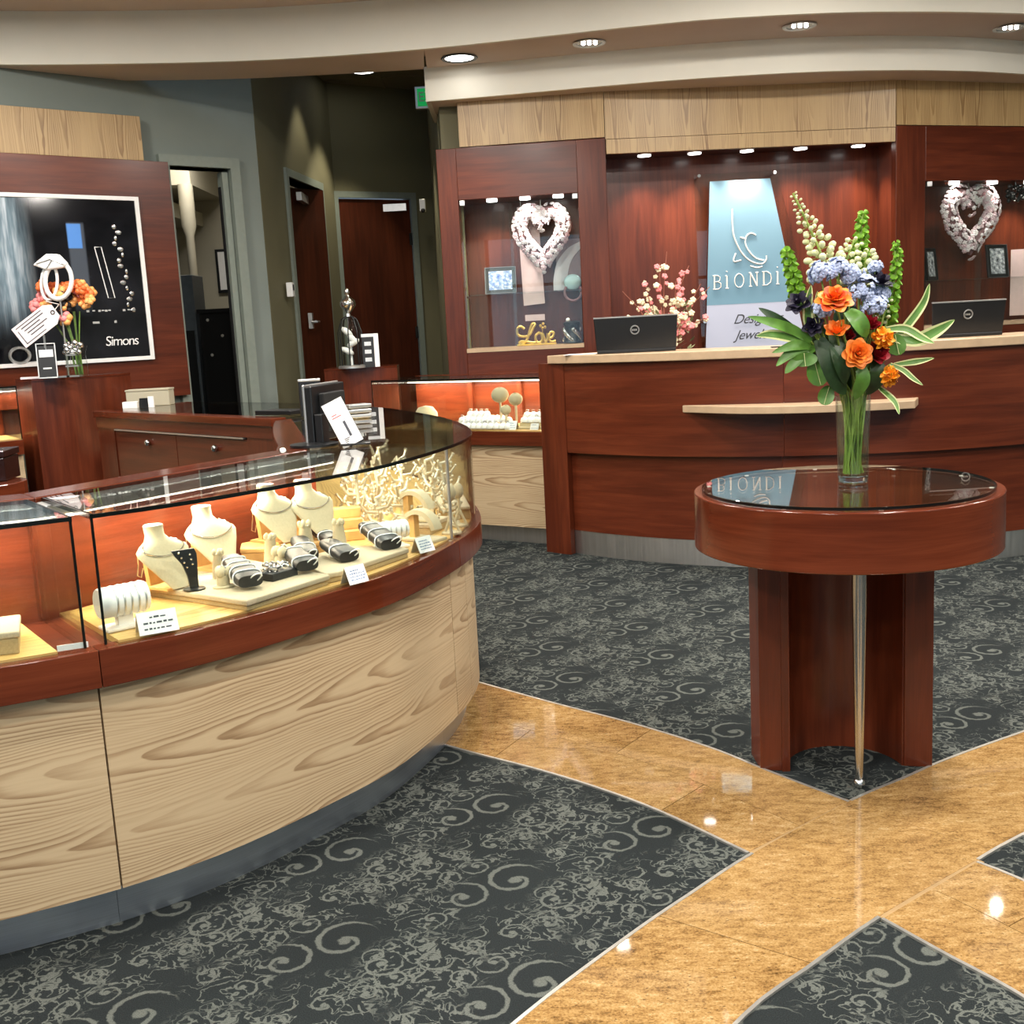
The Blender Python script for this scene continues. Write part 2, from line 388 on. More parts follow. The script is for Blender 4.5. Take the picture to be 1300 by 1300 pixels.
def carpet_material():
    m, nt, b = mat('patterned_carpet'); g = G(nt)
    px, py, _ = g.sep(N(nt, 'TexCoord').outputs['Object'])
    jx = g.noise(g.vec(px, py), 55.0, 2); jy = g.noise(g.vec(g.m('ADD', px, 7.3), py), 55.0, 2)
    px2 = g.m('ADD', px, g.m('MULTIPLY', g.m('SUBTRACT', jx, 0.5), 0.014)); py2 = g.m('ADD', py, g.m('MULTIPLY', g.m('SUBTRACT', jy, 0.5), 0.014))
    ax, ay, bx, by = 0.36, 0.22, 0.045, -0.405
    det = ax*by-bx*ay
    u = g.m('ADD', g.m('MULTIPLY', px2, by/det), g.m('MULTIPLY', py2, -bx/det)); v = g.m('ADD', g.m('MULTIPLY', px2, -ay/det), g.m('MULTIPLY', py2, ax/det))
    def local(du, dv):
        fu = g.m('SUBTRACT', g.m('FRACT', g.m('ADD', u, du)), 0.5); fv = g.m('SUBTRACT', g.m('FRACT', g.m('ADD', v, dv)), 0.5)
        return (g.m('ADD', g.m('MULTIPLY', fu, ax), g.m('MULTIPLY', fv, bx)), g.m('ADD', g.m('MULTIPLY', fu, ay), g.m('MULTIPLY', fv, by)))
    def spiral(P, c, R, h, ph, k=1.25, w=0.085):
        x = g.m('DIVIDE', g.m('SUBTRACT', P[0], c[0]), R); y = g.m('DIVIDE', g.m('SUBTRACT', P[1], c[1]), R)
        r = g.m('SQRT', g.m('ADD', g.m('MULTIPLY', x, x), g.m('MULTIPLY', y, y))); th = g.m('ARCTAN2', y, x)
        s = g.m('FRACT', g.m('ADD', g.m('MULTIPLY', th, h/(2*PI)), g.m('ADD', g.m('MULTIPLY', r, k), ph)))
        d = g.m('ABSOLUTE', g.m('SUBTRACT', s, 0.5))
        line = g.sm(d, w+0.04, w-0.03)
        msk = g.m('MULTIPLY', g.sm(r, 1.0, 0.93), 1.0)
        eye = g.sm(r, 0.22, 0.15)
        return g.m('MAXIMUM', g.m('MULTIPLY', line, msk), eye)
    A = local(0.0, 0.0); B = local(0.5, 0.5); Cc = local(0.5, 0.0); D = local(0.0, 0.5)
    sp = None
    for args in ((A, (0.03, 0.02), 0.078, 1, 0.1), (A, (-0.085, -0.045), 0.066, -1, 0.55), (A, (0.115, -0.075), 0.048, -1, 0.3), (A, (-0.06, 0.095), 0.040, 1, 0.7),
                 (B, (0.02, 0.03), 0.046, -1, 0.2), (B, (-0.055, -0.03), 0.042, 1, 0.8), (B, (0.075, -0.045), 0.036, 1, 0.4), (B, (-0.01, 0.095), 0.034, 1, 0.0), (B, (-0.10, 0.05), 0.032, -1, 0.9), (B, (0.09, 0.06), 0.03, -1, 0.6), (D, (0.0, 0.0), 0.040, 1, 0.3), (D, (0.075, 0.03), 0.034, -1, 0.8), (D, (-0.07, -0.04), 0.03, -1, 0.1), (Cc, (0.03, -0.02), 0.036, 1, 0.5), (Cc, (-0.045, 0.03), 0.03, -1, 0.9)):
        k = spiral(*args); sp = k if sp is None else g.m('MAXIMUM', sp, k)
    # filigree round the flower heads
    rB = g.m('SQRT', g.m('ADD', g.m('MULTIPLY', B[0], B[0]), g.m('MULTIPLY', B[1], B[1])))
    fil = g.noise(g.vec(g.m('MULTIPLY', B[0], 1.0), B[1]), 24.0, 2, 0.6, dist=0.9)
    fl = g.sm(g.m('ABSOLUTE', g.m('SUBTRACT', fil, 0.5)), 0.042, 0.018)
    fl = g.m('MULTIPLY', fl, g.sm(rB, 0.16, 0.10))
    rD = g.m('SQRT', g.m('ADD', g.m('MULTIPLY', Cc[0], Cc[0]), g.m('MULTIPLY', Cc[1], Cc[1])))
    f2 = g.m('MULTIPLY', g.sm(g.m('ABSOLUTE', g.m('SUBTRACT', g.noise(g.vec(Cc[0], Cc[1], 4.0), 20.0, 2, 0.6, dist=1.0), 0.5)), 0.032, 0.014), g.sm(rD, 0.11, 0.07))
    rD2 = g.m('SQRT', g.m('ADD', g.m('MULTIPLY', D[0], D[0]), g.m('MULTIPLY', D[1], D[1])))
    f3 = g.m('MULTIPLY', g.sm(g.m('ABSOLUTE', g.m('SUBTRACT', g.noise(g.vec(D[0], D[1], 8.0), 22.0, 2, 0.6, dist=1.0), 0.5)), 0.032, 0.014), g.sm(rD2, 0.13, 0.08))
    pat = g.m('MAXIMUM', g.m('MAXIMUM', g.m('MAXIMUM', sp, fl), f2), f3)
    pile = g.noise(g.vec(px, py), 420.0, 2, 0.7)
    wear = g.noise(g.vec(px, py), 2.5, 2)
    dark = g.ramp(pile, [(0.3, rgb(22, 26, 27)), (0.7, rgb(43, 48, 49))]); lite = g.ramp(pile, [(0.3, rgb(74, 78, 74)), (0.7, rgb(110, 114, 108))])
    c = g.mix(g.m('MULTIPLY', pat, g.m('ADD', 0.62, g.m('MULTIPLY', wear, 0.4))), dark, lite)
    nt.links.new(c, b.inputs['Base Color']); b.inputs['Roughness'].default_value = 0.95; b.inputs['Specular IOR Level'].default_value = 0.12
    bp = N(nt, 'Bump'); bp.inputs['Strength'].default_value = 0.35; bp.inputs['Distance'].default_value = 0.002
    nt.links.new(pile, bp.inputs['Height']); nt.links.new(bp.outputs[0], b.inputs['Normal']); return m
def granite_material():
    m, nt, b = mat('gold_granite'); g = G(nt); P = N(nt, 'TexCoord').outputs['Object']
    inf = N(nt, 'ObjectInfo').outputs['Random']
    rot = N(nt, 'Mapping'); g.put(rot.inputs[0], P); rot.inputs['Rotation'].default_value = (0, 0, 0.7); rot.inputs['Scale'].default_value = (1.0, 2.6, 1.0)
    nt.links.new(g.vec(g.m('MULTIPLY', inf, 9.0), g.m('MULTIPLY', inf, 4.0)), rot.inputs['Location'])
    v = rot.outputs[0]
    big = g.noise(v, 3.2, 4, 0.6, dist=0.8); mid = g.noise(v, 22.0, 5, 0.7); fine = g.noise(P, 190.0, 3, 0.7)
    f = g.m('ADD', g.m('MULTIPLY', big, 0.22), g.m('ADD', g.m('MULTIPLY', mid, 0.46), g.m('MULTIPLY', fine, 0.36)))
    c = g.ramp(f, [(0.38, rgb(72, 50, 26)), (0.46, rgb(122, 91, 52)), (0.52, rgb(150, 116, 70)), (0.59, rgb(168, 137, 90)), (0.70, rgb(196, 172, 134))])
    spk = g.noise(v, 95.0, 2, 0.7); c = g.mix(g.sm(spk, 0.63, 0.70), c, rgb(70, 46, 28))
    c = g.mix(g.m('MULTIPLY', inf, 0.22), c, rgb(168, 138, 92))
    nt.links.new(c, b.inputs['Base Color']); b.inputs['Roughness'].default_value = 0.035; b.inputs['Specular IOR Level'].default_value = 0.7
    return m
def poster_material():
    """black photographic print: dark ground, a window reflection painted in as pale curtain-like folds at its left"""
    m, nt, b = mat('poster_print'); g = G(nt); x, y, _ = g.sep(uvs(nt))
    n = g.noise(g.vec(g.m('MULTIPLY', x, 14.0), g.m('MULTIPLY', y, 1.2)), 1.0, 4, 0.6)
    fold = g.ramp(n, [(0.35, rgb(60, 72, 84)), (0.5, rgb(120, 140, 152)), (0.65, rgb(205, 215, 224))])  # tones of the reflected window, painted into the print colour
    refl_mask = g.m('MULTIPLY', g.sm(x, 0.40, 0.26), g.sm(y, 0.12, 0.45))
    n2 = g.noise(g.vec(x, y, 5.0), 3.0, 3)
    base = g.ramp(n2, [(0.35, rgb(8, 8, 11)), (0.75, rgb(34, 34, 40))])
    c = g.mix(refl_mask, base, fold)
    s2 = g.m('MULTIPLY', g.m('MULTIPLY', g.sm(x, 0.575, 0.59), g.sm(x, 0.685, 0.67)), g.m('MULTIPLY', g.sm(y, 0.25, 0.5), g.sm(y, 0.86, 0.84)))
    c = g.mix(g.m('MULTIPLY', s2, 0.7), c, rgb(92, 100, 112))
    s3 = g.m('MULTIPLY', g.m('MULTIPLY', g.sm(x, 0.575, 0.585), g.sm(x, 0.665, 0.655)), g.m('MULTIPLY', g.sm(y, 0.69, 0.70), g.sm(y, 0.85, 0.84)))
    c = g.mix(s3, c, rgb(96, 150, 226))
    nt.links.new(c, b.inputs['Base Color']); b.inputs['Roughness'].default_value = 0.08; return m
def snapshot_material(name, cols, sc=9.0):
    m, nt, b = mat(name); g = G(nt); x, y, _ = g.sep(uvs(nt))
    n = g.noise(g.vec(x, y), sc*3.2, 3, 0.55)
    nt.links.new(g.ramp(n, [(0.3+0.4*i/(len(cols)-1), c) for i, c in enumerate(cols)]), b.inputs['Base Color']); b.inputs['Roughness'].default_value = 0.25; return m

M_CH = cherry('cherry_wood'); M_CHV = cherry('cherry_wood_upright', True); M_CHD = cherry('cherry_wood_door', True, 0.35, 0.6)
M_CHT = cherry('cherry_wood_polished', False, 0.16, 1.0)
M_OAK = oak('oak_veneer', False, 0.150, arch=0.62, tone=(0.78, 0.80, 0.86), freq=7.5, wav=0.30); M_OAKV = oak('oak_veneer_upright', True, 0.115, arch=0.35, tone=(0.70, 0.64, 0.52)); M_DECK = oak('oak_deck', False, 0.2, arch=0.25, tone=(0.92, 0.78, 0.46), cloud=0.7)
M_OAKE = plain('pale_maple_edge', rgb(186, 160, 130), 0.35, vary=0.05, vs=12)
M_STEEL = brushed('brushed_steel'); M_KICKW = brushed('brushed_kick_plate', (0.70, 0.76, 0.85, 1), 0.36, True); M_LEGM = plain('satin_steel_leg', (0.58, 0.58, 0.57, 1), 0.24, 1.0, 0.02); M_CHROME = plain('polished_chrome', (0.75, 0.75, 0.74, 1), 0.12, 1.0, 0.02)
M_ALU = plain('satin_aluminium', (0.62, 0.62, 0.61, 1), 0.35, 0.9, 0.03)
M_GLASS = glass_pane('clear_glass'); M_TABLEG = glass_pane('table_glass', (0.90, 0.97, 0.94, 1), 0.045)
M_GEDGE = plain('polished_glass_edge', rgb(12, 18, 17), 0.15, vary=0.05)
M_CARPET = carpet_material(); M_GRAN = granite_material()
M_GREY = plain('grey_green_wall_paint', rgb(122, 131, 125), 0.75, vary=0.02, vs=4); M_OLIVE = plain('olive_wall_paint', rgb(112, 108, 82), 0.75, vary=0.02, vs=4)
M_TAUPE = plain('taupe_ceiling_paint', rgb(206, 190, 178), 0.8, vary=0.015, vs=3); M_CREAM = plain('cream_fascia_paint', rgb(236, 233, 220), 0.75, vary=0.012, vs=3)
M_BEIGE = plain('beige_wall_paint', rgb(176, 170, 150), 0.8, vary=0.02, vs=3); M_CTILE = plain('acoustic_ceiling_tile', rgb(120, 112, 95), 0.9, vary=0.08, vs=160)
M_FRAMEP = plain('grey_door_frame_paint', rgb(128, 137, 128), 0.5, vary=0.02)
M_BLACK = plain('black_plastic', rgb(18, 19, 21), 0.35, vary=0.05); M_BLKM = plain('matt_black', rgb(9, 9, 10), 0.8, vary=0.1); M_BLKL = plain('black_leatherette', rgb(24, 25, 28), 0.42, vary=0.15, vs=300, bump=0.15)
M_WHITE = plain('white_card', rgb(240, 240, 238), 0.55, vary=0.015); M_PINKW = plain('pinkish_white_card', rgb(242, 230, 232), 0.6, vary=0.02)
M_INK = plain('dark_ink', rgb(60, 62, 70), 0.6, vary=0.1); M_INKB = plain('blue_grey_ink', rgb(110, 135, 165), 0.6, vary=0.1)
M_VELVET = plain('cream_velvet', rgb(196, 182, 148), 0.75, vary=0.03, vs=200, sheen=0.15); M_LINEN = plain('tan_linen_board', rgb(184, 168, 140), 0.8, vary=0.06, vs=400)
M_LINEND = plain('tan_linen_block', rgb(176, 152, 108), 0.8, vary=0.06, vs=200); M_MAPLE = plain('honey_wood_stand', rgb(212, 168, 104), 0.45, vary=0.08, vs=20)
M_SILVER = plain('silver_jewelry', (0.85, 0.85, 0.86, 1), 0.18, 1.0, 0.05); M_GOLD = plain('gold_metal', rgb(222, 184, 96), 0.3, 0.75, 0.1); M_PEARL = plain('pearl_white', rgb(238, 232, 224), 0.35, vary=0.03); M_TREE = plain('ivory_display_resin', rgb(206, 196, 170), 0.5, vary=0.05)
M_SHADE_HOOP = plain('shade_and_hoop_pink', rgb(150, 112, 116), 0.9, vary=0.06, vs=90); M_WBLOOM3 = plain('blush_blossom', rgb(214, 184, 192), 0.7, vary=0.05, vs=90); M_WBLOOM2 = plain('white_blossom', rgb(230, 218, 222), 0.7, vary=0.05, vs=90)
M_LED = emissive('led_strip', (1.0, 0.90, 0.76), 9.0); M_LAMP = emissive('lamp_disc', (1.0, 0.96, 0.9), 7.0); M_PUCK = emissive('puck_lamp', (1.0, 0.95, 0.9), 8.0)
M_GREENSIGN = emissive('green_exit_face', rgb(10, 130, 62), 0.8)
# ================================================================== THE SETTING
struct('floor', MB().prism([(-6, -4.2), (6.5, -4.2), (6.5, 12), (-6, 12)], -0.12, 0.0), M_CARPET)
FLOOR = bpy.data.objects['floor']
# --- granite paths: every slab is a piece of the floor, slim metal strips edge them
MAIN_UP = catmull([(-0.62, 1.02), (-0.35, 1.42), (-0.042, 1.827), (0.197, 2.096), (0.355, 2.256), (0.522, 2.418), (0.833, 2.673), (1.021, 2.799), (1.167, 2.90), (1.468, 3.074), (2.0, 3.36), (2.7, 3.70)], 6)
MAIN_LO = catmull([(-0.30, 0.90), (0.02, 1.36), (0.354, 1.793), (0.532, 1.955), (0.718, 2.115), (1.016, 2.333), (1.174, 2.445), (1.62, 2.72), (2.15, 3.02), (2.85, 3.36)], 6)
def nearest(P, q): return min(range(len(P)), key=lambda i: math.dist(P[i], q))
slabs = []
def path_slabs(A, B, cuts, rows=2, stagger=0.5, gap=0.0012):
    """split the strip between polylines A and B into slabs; cuts = number along it"""
    n = cuts*8+1; A = resample(A, n); B = resample(B, n)
    for r in range(rows):
        f0, f1 = r/rows, (r+1)/rows
        lerp = lambda i, f: (A[i][0]+(B[i][0]-A[i][0])*f, A[i][1]+(B[i][1]-A[i][1])*f)
        edges = sorted(set([0, n-1]+[int(8*(k+(stagger if r % 2 else 0))) for k in range(cuts+1) if 0 < 8*(k+(stagger if r % 2 else 0)) < n-1]))
        for a, b in zip(edges, edges[1:]):
            P = [lerp(i, f0) for i in range(a, b+1)]; Q = [lerp(i, f1) for i in range(a, b+1)]
            # pull the edges in a hair so that every joint is a real gap
            c = Vector((sum(p[0] for p in P+Q)/len(P+Q), sum(p[1] for p in P+Q)/len(P+Q)))
            def pull(p):
                v = Vector(p)-c; return tuple(c+v*(1-gap/max(v.length, 0.01)))
            o = MB().band([pull(p) for p in P], [pull(p) for p in Q], 0.0, 0.004+0.0003*((len(slabs)*7) % 3)/3).build('slab', M_GRAN, FLOOR); slabs.append(o)
path_slabs(MAIN_UP, MAIN_LO, 6, 1)
L1 = catmull([(-0.62, 4.28), (-0.40, 4.05), (-0.165, 3.811), (0.098, 3.542), (0.337, 3.313), (0.542, 3.08), (0.67, 2.888), (0.826, 2.668)], 6)
L2 = catmull([(-0.75, 3.70), (-0.48, 3.44), (-0.217, 3.186), (0.072, 2.95), (0.309, 2.708), (0.513, 2.422)], 6)
path_slabs(L1, L2, 3, 2)
BR1 = catmull([(0.722, 2.108), (0.798, 1.971), (0.883, 1.823), (1.02, 1.50), (1.10, 1.15)], 6)
BR2 = catmull([(1.010, 2.322), (1.073, 2.23), (1.19, 1.99), (1.36, 1.62), (1.46, 1.22)], 6)
path_slabs(BR1, BR2, 3, 2)
M_TRIM = plain('pale_metal_edge_strip', (0.55, 0.54, 0.50, 1), 0.3, 0.7, 0.05)
tn = [0]
def edge_strip(P):
    tn[0] += 1; P = resample(P, max(2, len(P)))
    struct('trim_%d' % tn[0], MB().band(offset(P, 0.004), offset(P, -0.004), 0.0, 0.0052), M_TRIM)
iu = nearest(MAIN_UP, (0.522, 2.418)); ju = nearest(MAIN_UP, (0.833, 2.673)); il = nearest(MAIN_LO, (0.718, 2.115)); jl = nearest(MAIN_LO, (1.016, 2.333))
for P in (MAIN_UP[:iu+1], MAIN_UP[ju:], MAIN_LO[:il+1], MAIN_LO[jl:], L1, L2, BR1, BR2): edge_strip(P)

M_GROUT = plain('sand_grout', rgb(150, 122, 82), 0.6, vary=0.05)
for P in (MAIN_UP[iu:ju+1], MAIN_LO[il:jl+1]): MB().band(offset(P, 0.016), offset(P, -0.016), 0.0, 0.0037).build('grout_joint', M_GROUT, FLOOR)
# --- walls (plan lines)
WL0, WLD = Vector((-2.057, 7.17)), Vector((0.769, 0.639)); WLN = Vector((-0.639, 0.769))       # poster wall: a point, direction, normal away from the room
def wl(s, d=0.0): p = WL0+WLD*s+WLN*d; return (p.x, p.y)
def wall_piece(mb, a, b, z0, z1, t=0.12):
    d = (Vector(b)-Vector(a)).normalized(); n = Vector((-d.y, d.x))*t
    mb.prism([a, b, (b[0]+n.x, b[1]+n.y), (a[0]+n.x, a[1]+n.y)], z0, z1); return mb
def frame_bars(mb, a, b, z0, z1, w, n0, n1):
    """door casing around the opening a-b in plan, between depths n0 and n1 along the wall normal"""
    a, b = Vector(a), Vector(b); d = (b-a).normalized(); n = Vector((-d.y, d.x))
    def quad(p, q): return [tuple(p+n*n0), tuple(q+n*n0), tuple(q+n*n1), tuple(p+n*n1)]
    mb.prism(quad(a-d*w, a), z0, z1+w); mb.prism(quad(b, b+d*w), z0, z1+w); mb.prism(quad(a, b), z1, z1+w); return mb
SD0, SD1 = 0.03, 0.445                                                                             # opening in the poster wall
mb = MB(); wall_piece(mb, wl(-4.2, 0.03), wl(SD0, 0.03), 0, 3.45); wall_piece(mb, wl(SD1, 0.03), wl(0.665, 0.03), 0, 3.45); wall_piece(mb, wl(SD0, 0.03), wl(SD1, 0.03), 2.36, 3.45)
struct('wall_left', mb, M_GREY)
C0 = wl(0.665, 0.03)
HE0, HE1 = (-1.334, 9.5), (-0.30, 10.15)
hd = (Vector(HE0)-Vector(C0)).normalized(); HL = lambda s: tuple(Vector(C0)+hd*s)
hlen = (Vector(HE0)-Vector(C0)).length
mb = MB(); wall_piece(mb, HL(0.012), HL(0.60), 0, 3.45); wall_piece(mb, HL(1.44), HL(hlen), 0, 3.45); wall_piece(mb, HL(0.60), HL(1.44), 2.40, 3.45)
struct('wall_hall_left', mb, M_OLIVE)
ed = (Vector(HE1)-Vector(HE0)).normalized(); HE = lambda s: tuple(Vector(HE0)+ed*s)
mb = MB(); wall_piece(mb, HE(-0.1), HE(0.02), 0, 3.45); wall_piece(mb, HE(0.70), HE(1.2), 0, 3.45); wall_piece(mb, HE(0.02), HE(0.70), 2.40, 3.45)
struct('wall_hall_end', mb, M_OLIVE)
mb = MB(); wall_piece(mb, (-0.56, 10.05), (-0.33, 7.36), 0, 3.45); struct('wall_hall_right', mb, M_OLIVE)
# side door in the hall (ajar, seen from its edge) and its casing
mb = MB(); frame_bars(mb, HL(0.60), HL(1.44), 0, 2.40, 0.055, -0.02, 0.13); D2 = struct('door_2', mb, M_FRAMEP)
a, b = Vector(HL(1.43)), Vector(HL(1.43))+Vector((-0.50, -0.62)); nn = Vector((0.62, -0.5)).normalized()*0.045
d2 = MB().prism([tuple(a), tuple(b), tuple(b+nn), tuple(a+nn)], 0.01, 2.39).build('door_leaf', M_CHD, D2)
MB().box(-1.50, -1.47, 8.70, 8.76, 1.32, 1.44).tube([(-1.47, 8.66, 1.37), (-1.43, 8.66, 1.37), (-1.43, 8.78, 1.37)], 0.010).build('door_lock', M_ALU, D2)
MB().box(-1.49, -1.45, 8.55, 8.85, 2.27, 2.33).build('door_closer', M_ALU, D2)
# door at the end of the hall
mb = MB(); frame_bars(mb, HE(0.02), HE(0.70), 0, 2.39, 0.05, -0.02, 0.13); D3 = struct('door_3', mb, M_FRAMEP)
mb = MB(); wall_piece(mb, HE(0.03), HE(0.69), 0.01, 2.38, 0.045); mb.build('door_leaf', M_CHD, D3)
for z in (0.4, 1.25, 2.05):
    p = HE(0.685); MB().lathe([(0.012, z-0.05), (0.012, z+0.05)], (p[0], p[1]-0.012, 0), 8).build('hinge', M_BLKM, D3)
p = HE(0.55); MB().box(p[0]-0.10, p[0]+0.10, p[1]-0.06, p[1]-0.02, 2.28, 2.34).build('door_closer', M_ALU, D3)
# casing of the opening in the poster wall and the narrow door edge standing in it
mb = MB(); frame_bars(mb, wl(SD0), wl(SD1), 0, 2.36, 0.065, -0.012, 0.17); D1 = struct('door_1', mb, M_FRAMEP)
a = wl(SD1-0.045, 0.03); b = wl(SD1-0.045, 0.10); c = wl(SD1-0.004, 0.10); d = wl(SD1-0.004, 0.03)
MB().prism([a, d, c, b], 0.01, 2.34).build('door_leaf', M_FRAMEP, D1)
MB().prism([wl(SD1-0.052, 0.06), wl(SD1-0.046, 0.06), wl(SD1-0.046, 0.09), wl(SD1-0.052, 0.09)], 0.2, 2.25).build('edge_seal', M_BLKM, D1)

# --- the dark office behind that opening
mb = MB(); wall_piece(mb, (-5.2, 10.4), (-1.56, 10.4), 0, 3.2); wall_piece(mb, (-5.2, 7.0), (-5.2, 10.4), 0, 3.2); wall_piece(mb, (-1.75, 10.4), (-1.68, 8.9), 0, 3.2); struct('wall_office', mb, M_BEIGE)
struct('ceiling_office', MB().prism([(-5.3, 6.2), (-1.72, 7.62), (-1.62, 10.5), (-5.3, 10.5)], 3.0, 3.06), M_BEIGE)
mb = MB(); mb.box(-3.3, -2.47, 9.3, 10.4, 2.53, 2.95); mb.box(-3.4, -2.68, 8.9, 10.4, 2.30, 2.42); struct('trim_20', mb, M_BEIGE)
area_light('office_lamp', (-2.3, 8.9, 2.85), 0.5, 15, NEUT)

# --- back wall with its recess: left niche frame, oak header, right niche frame
LF0, LF1 = (-0.363, 7.26), (0.70, 7.15); RF0, RF1 = (2.555, 7.26), (3.50, 7.56); RF2 = (4.6, 7.95)
def lerp2(a, b, t): return (a[0]+(b[0]-a[0])*t, a[1]+(b[1]-a[1])*t)
def off2(p, a, b, d):
    t = (Vector(b)-Vector(a)).normalized(); return (p[0]-t.y*d, p[1]+t.x*d)
BACKY = lambda x: 7.62+0.03*x
mb = MB(); mb.prism([(-0.36, 7.64), (2.62, 7.70), (5.6, 8.75), (5.6, 9.2), (-0.36, 8.4)], 0, 3.45); struct('wall_back', mb, M_OLIVE)
def niche_wall(A, B, x0, x1, z0, z1, ztop, depth, end=None):
    """cherry frame panels around an opening (plan fractions x0..x1 between A and B)"""
    t = (Vector(B)-Vector(A)).normalized()
    P = lambda f, d=0.0: off2(lerp2(A, B, f), A, B, d)
    bars = []
    def bar(f0, f1, za, zb, m): return MB().prism([P(f0), P(f1), P(f1, 0.05), P(f0, 0.05)], za, zb), m
    return P, [bar(0, x0, 0, ztop, M_CHV), bar(x1, 1, 0, ztop, M_CHV), bar(x0, x1, z1, ztop, M_CH), bar(x0, x1, 0, z0, M_CH)]
def niche(name, label, A, B, x0, x1, z0, z1, ztop, depth, shelf_z):
    t = thing(name, label, 'wall niche', (lerp2(A, B, 0.5)[0], lerp2(A, B, 0.5)[1], 0))
    P, bars = niche_wall(A, B, x0, x1, z0, z1, ztop, depth)
    for k, (mb, m) in enumerate(bars): mb.build(['stile', 'stile', 'top_rail', 'bottom_rail'][k], m, t, bevel=0.003)
    MB().prism([P(x0, depth), P(x1, depth), P(x1, depth+0.03), P(x0, depth+0.03)], z0, z1).build('back_panel', M_CHV, t)
    MB().prism([P(x0-0.02, 0.05), P(x0, 0.05), P(x0, depth), P(x0-0.02, depth)], z0, z1).build('side_panel', M_CHV, t)
    MB().prism([P(x1, 0.05), P(x1+0.02, 0.05), P(x1+0.02, depth), P(x1, depth)], z0, z1).build('side_panel', M_CHV, t)
    MB().prism([P(x0, 0.05), P(x1, 0.05), P(x1, depth), P(x0, depth)], z1, z1+0.02).build('soffit_board', M_CH, t)
    MB().prism([P(x0, -0.005), P(x1, -0.005), P(x1, depth), P(x0, depth)], z0-0.025, z0).build('ledge', M_OAKE, t)
    MB().prism([P(x0+0.01, 0.07), P(x1-0.005, 0.07), P(x1-0.005, depth-0.005), P(x0+0.01, depth-0.005)], shelf_z, shelf_z+0.008).build('glass_shelf', M_GLASS, t)
    for f in (x0+0.015, x1-0.015):
        q = P(f, 0.09); MB().lathe([(0.008, shelf_z-0.012), (0.008, shelf_z)], (q[0], q[1], 0), 8).build('shelf_pin', M_CHROME, t)
    # sliding glass front with its clamps
    MB().prism([P(x0+0.004, 0.012), P((x0+x1)/2-0.04, 0.012), P((x0+x1)/2-0.04, 0.017), P(x0+0.004, 0.017)], z0+0.004, z1-0.004).build('glass_door', M_GLASS, t)
    MB().prism([P((x0+x1)/2-0.06, 0.024), P(x1-0.004, 0.024), P(x1-0.004, 0.029), P((x0+x1)/2-0.06, 0.029)], z0+0.004, z1-0.004).build('glass_door', M_GLASS, t)
    for f in (x0+0.02, x1-0.02):
        q = P(f, 0.02); MB().box(q[0]-0.016, q[0]+0.016, q[1]-0.02, q[1]+0.006, z1-0.034, z1-0.002).build('glass_clamp', M_ALU, t, bevel=0.002)
    for k in range(3):
        q = P(x0+(x1-x0)*(0.27+0.28*k), 0.085)
        MB().lathe([(0.034, z1-0.012), (0.034, z1)], (q[0], q[1], 0), 16).build('puck_light', M_PUCK, t)
        spot_light('puck_lamp', (q[0], q[1]-0.02, z1-0.02), (q[0], q[1]+0.24, z0), 20, (1.0, 0.88, 0.80), 95, 0.8, 0.025)
    return t, P
NL, PL_ = niche('wall_niche', 'dark cherry framed lit niche behind the reception, left of the name sign', LF0, LF1, 0.118, 0.83, 1.125, 2.062, 2.381, 0.30, 1.462)
NR, PR_ = niche('wall_niche', 'dark cherry framed lit niche behind the reception, right of the flower bouquet', RF0, RF2, 0.105, 0.62, 1.12, 2.04, 2.381, 0.30, 1.405)
# oak header over the frames (boards) and cherry recess between them
mb = struct('wall_header', MB().prism([off2((-0.21, 7.30), LF0, LF1, 0.02), (0.70, 7.19), (2.55, 7.30), (4.6, 8.0), (4.6, 8.3), (-0.21, 8.3)], 2.381, 2.72), M_OAKV)
HDR = bpy.data.objects['wall_header']
MB().prism([(-0.21, 7.244), (0.698, 7.15), (0.698, 7.19), (-0.21, 7.30)], 2.386, 2.69).build('panel', M_OAKV, HDR)
MB().prism([(0.702, 7.15), (2.551, 7.26), (2.551, 7.30), (0.702, 7.19)], 2.374, 2.69).build('panel', M_OAKV, HDR)
MB().prism([(0.706, 7.15), (2.549, 7.26), (2.549, 7.30), (0.706, 7.19)], 2.285, 2.371).build('panel', M_OAKV, HDR)
MB().prism([(2.557, 7.262), (4.6, 7.96), (4.6, 8.0), (2.557, 7.30)], 2.386, 2.69).build('panel', M_OAKV, HDR)
RB0, RB1 = (0.69, 7.52), (2.57, 7.61)
mb = MB(); mb.prism([RB0, RB1, (RB1[0], RB1[1]+0.04), (RB0[0], RB0[1]+0.04)], 0, 2.33); struct('wall_recess', mb, M_CHV)
WR = bpy.data.objects['wall_recess']
MB().prism([(0.68, 7.2), (0.702, 7.198), (0.702, 7.53), (0.68, 7.53)], 0, 2.32).build('side_panel', M_CHV, WR)
MB().prism([(2.552, 7.30), (2.574, 7.31), (2.574, 7.62), (2.552, 7.62)], 0, 2.32).build('side_panel', M_CHV, WR)
MB().prism([(0.70, 7.19), (2.555, 7.30), (2.555, 7.62), (0.70, 7.53)], 2.302, 2.33).build('head_board', M_CHD, WR)
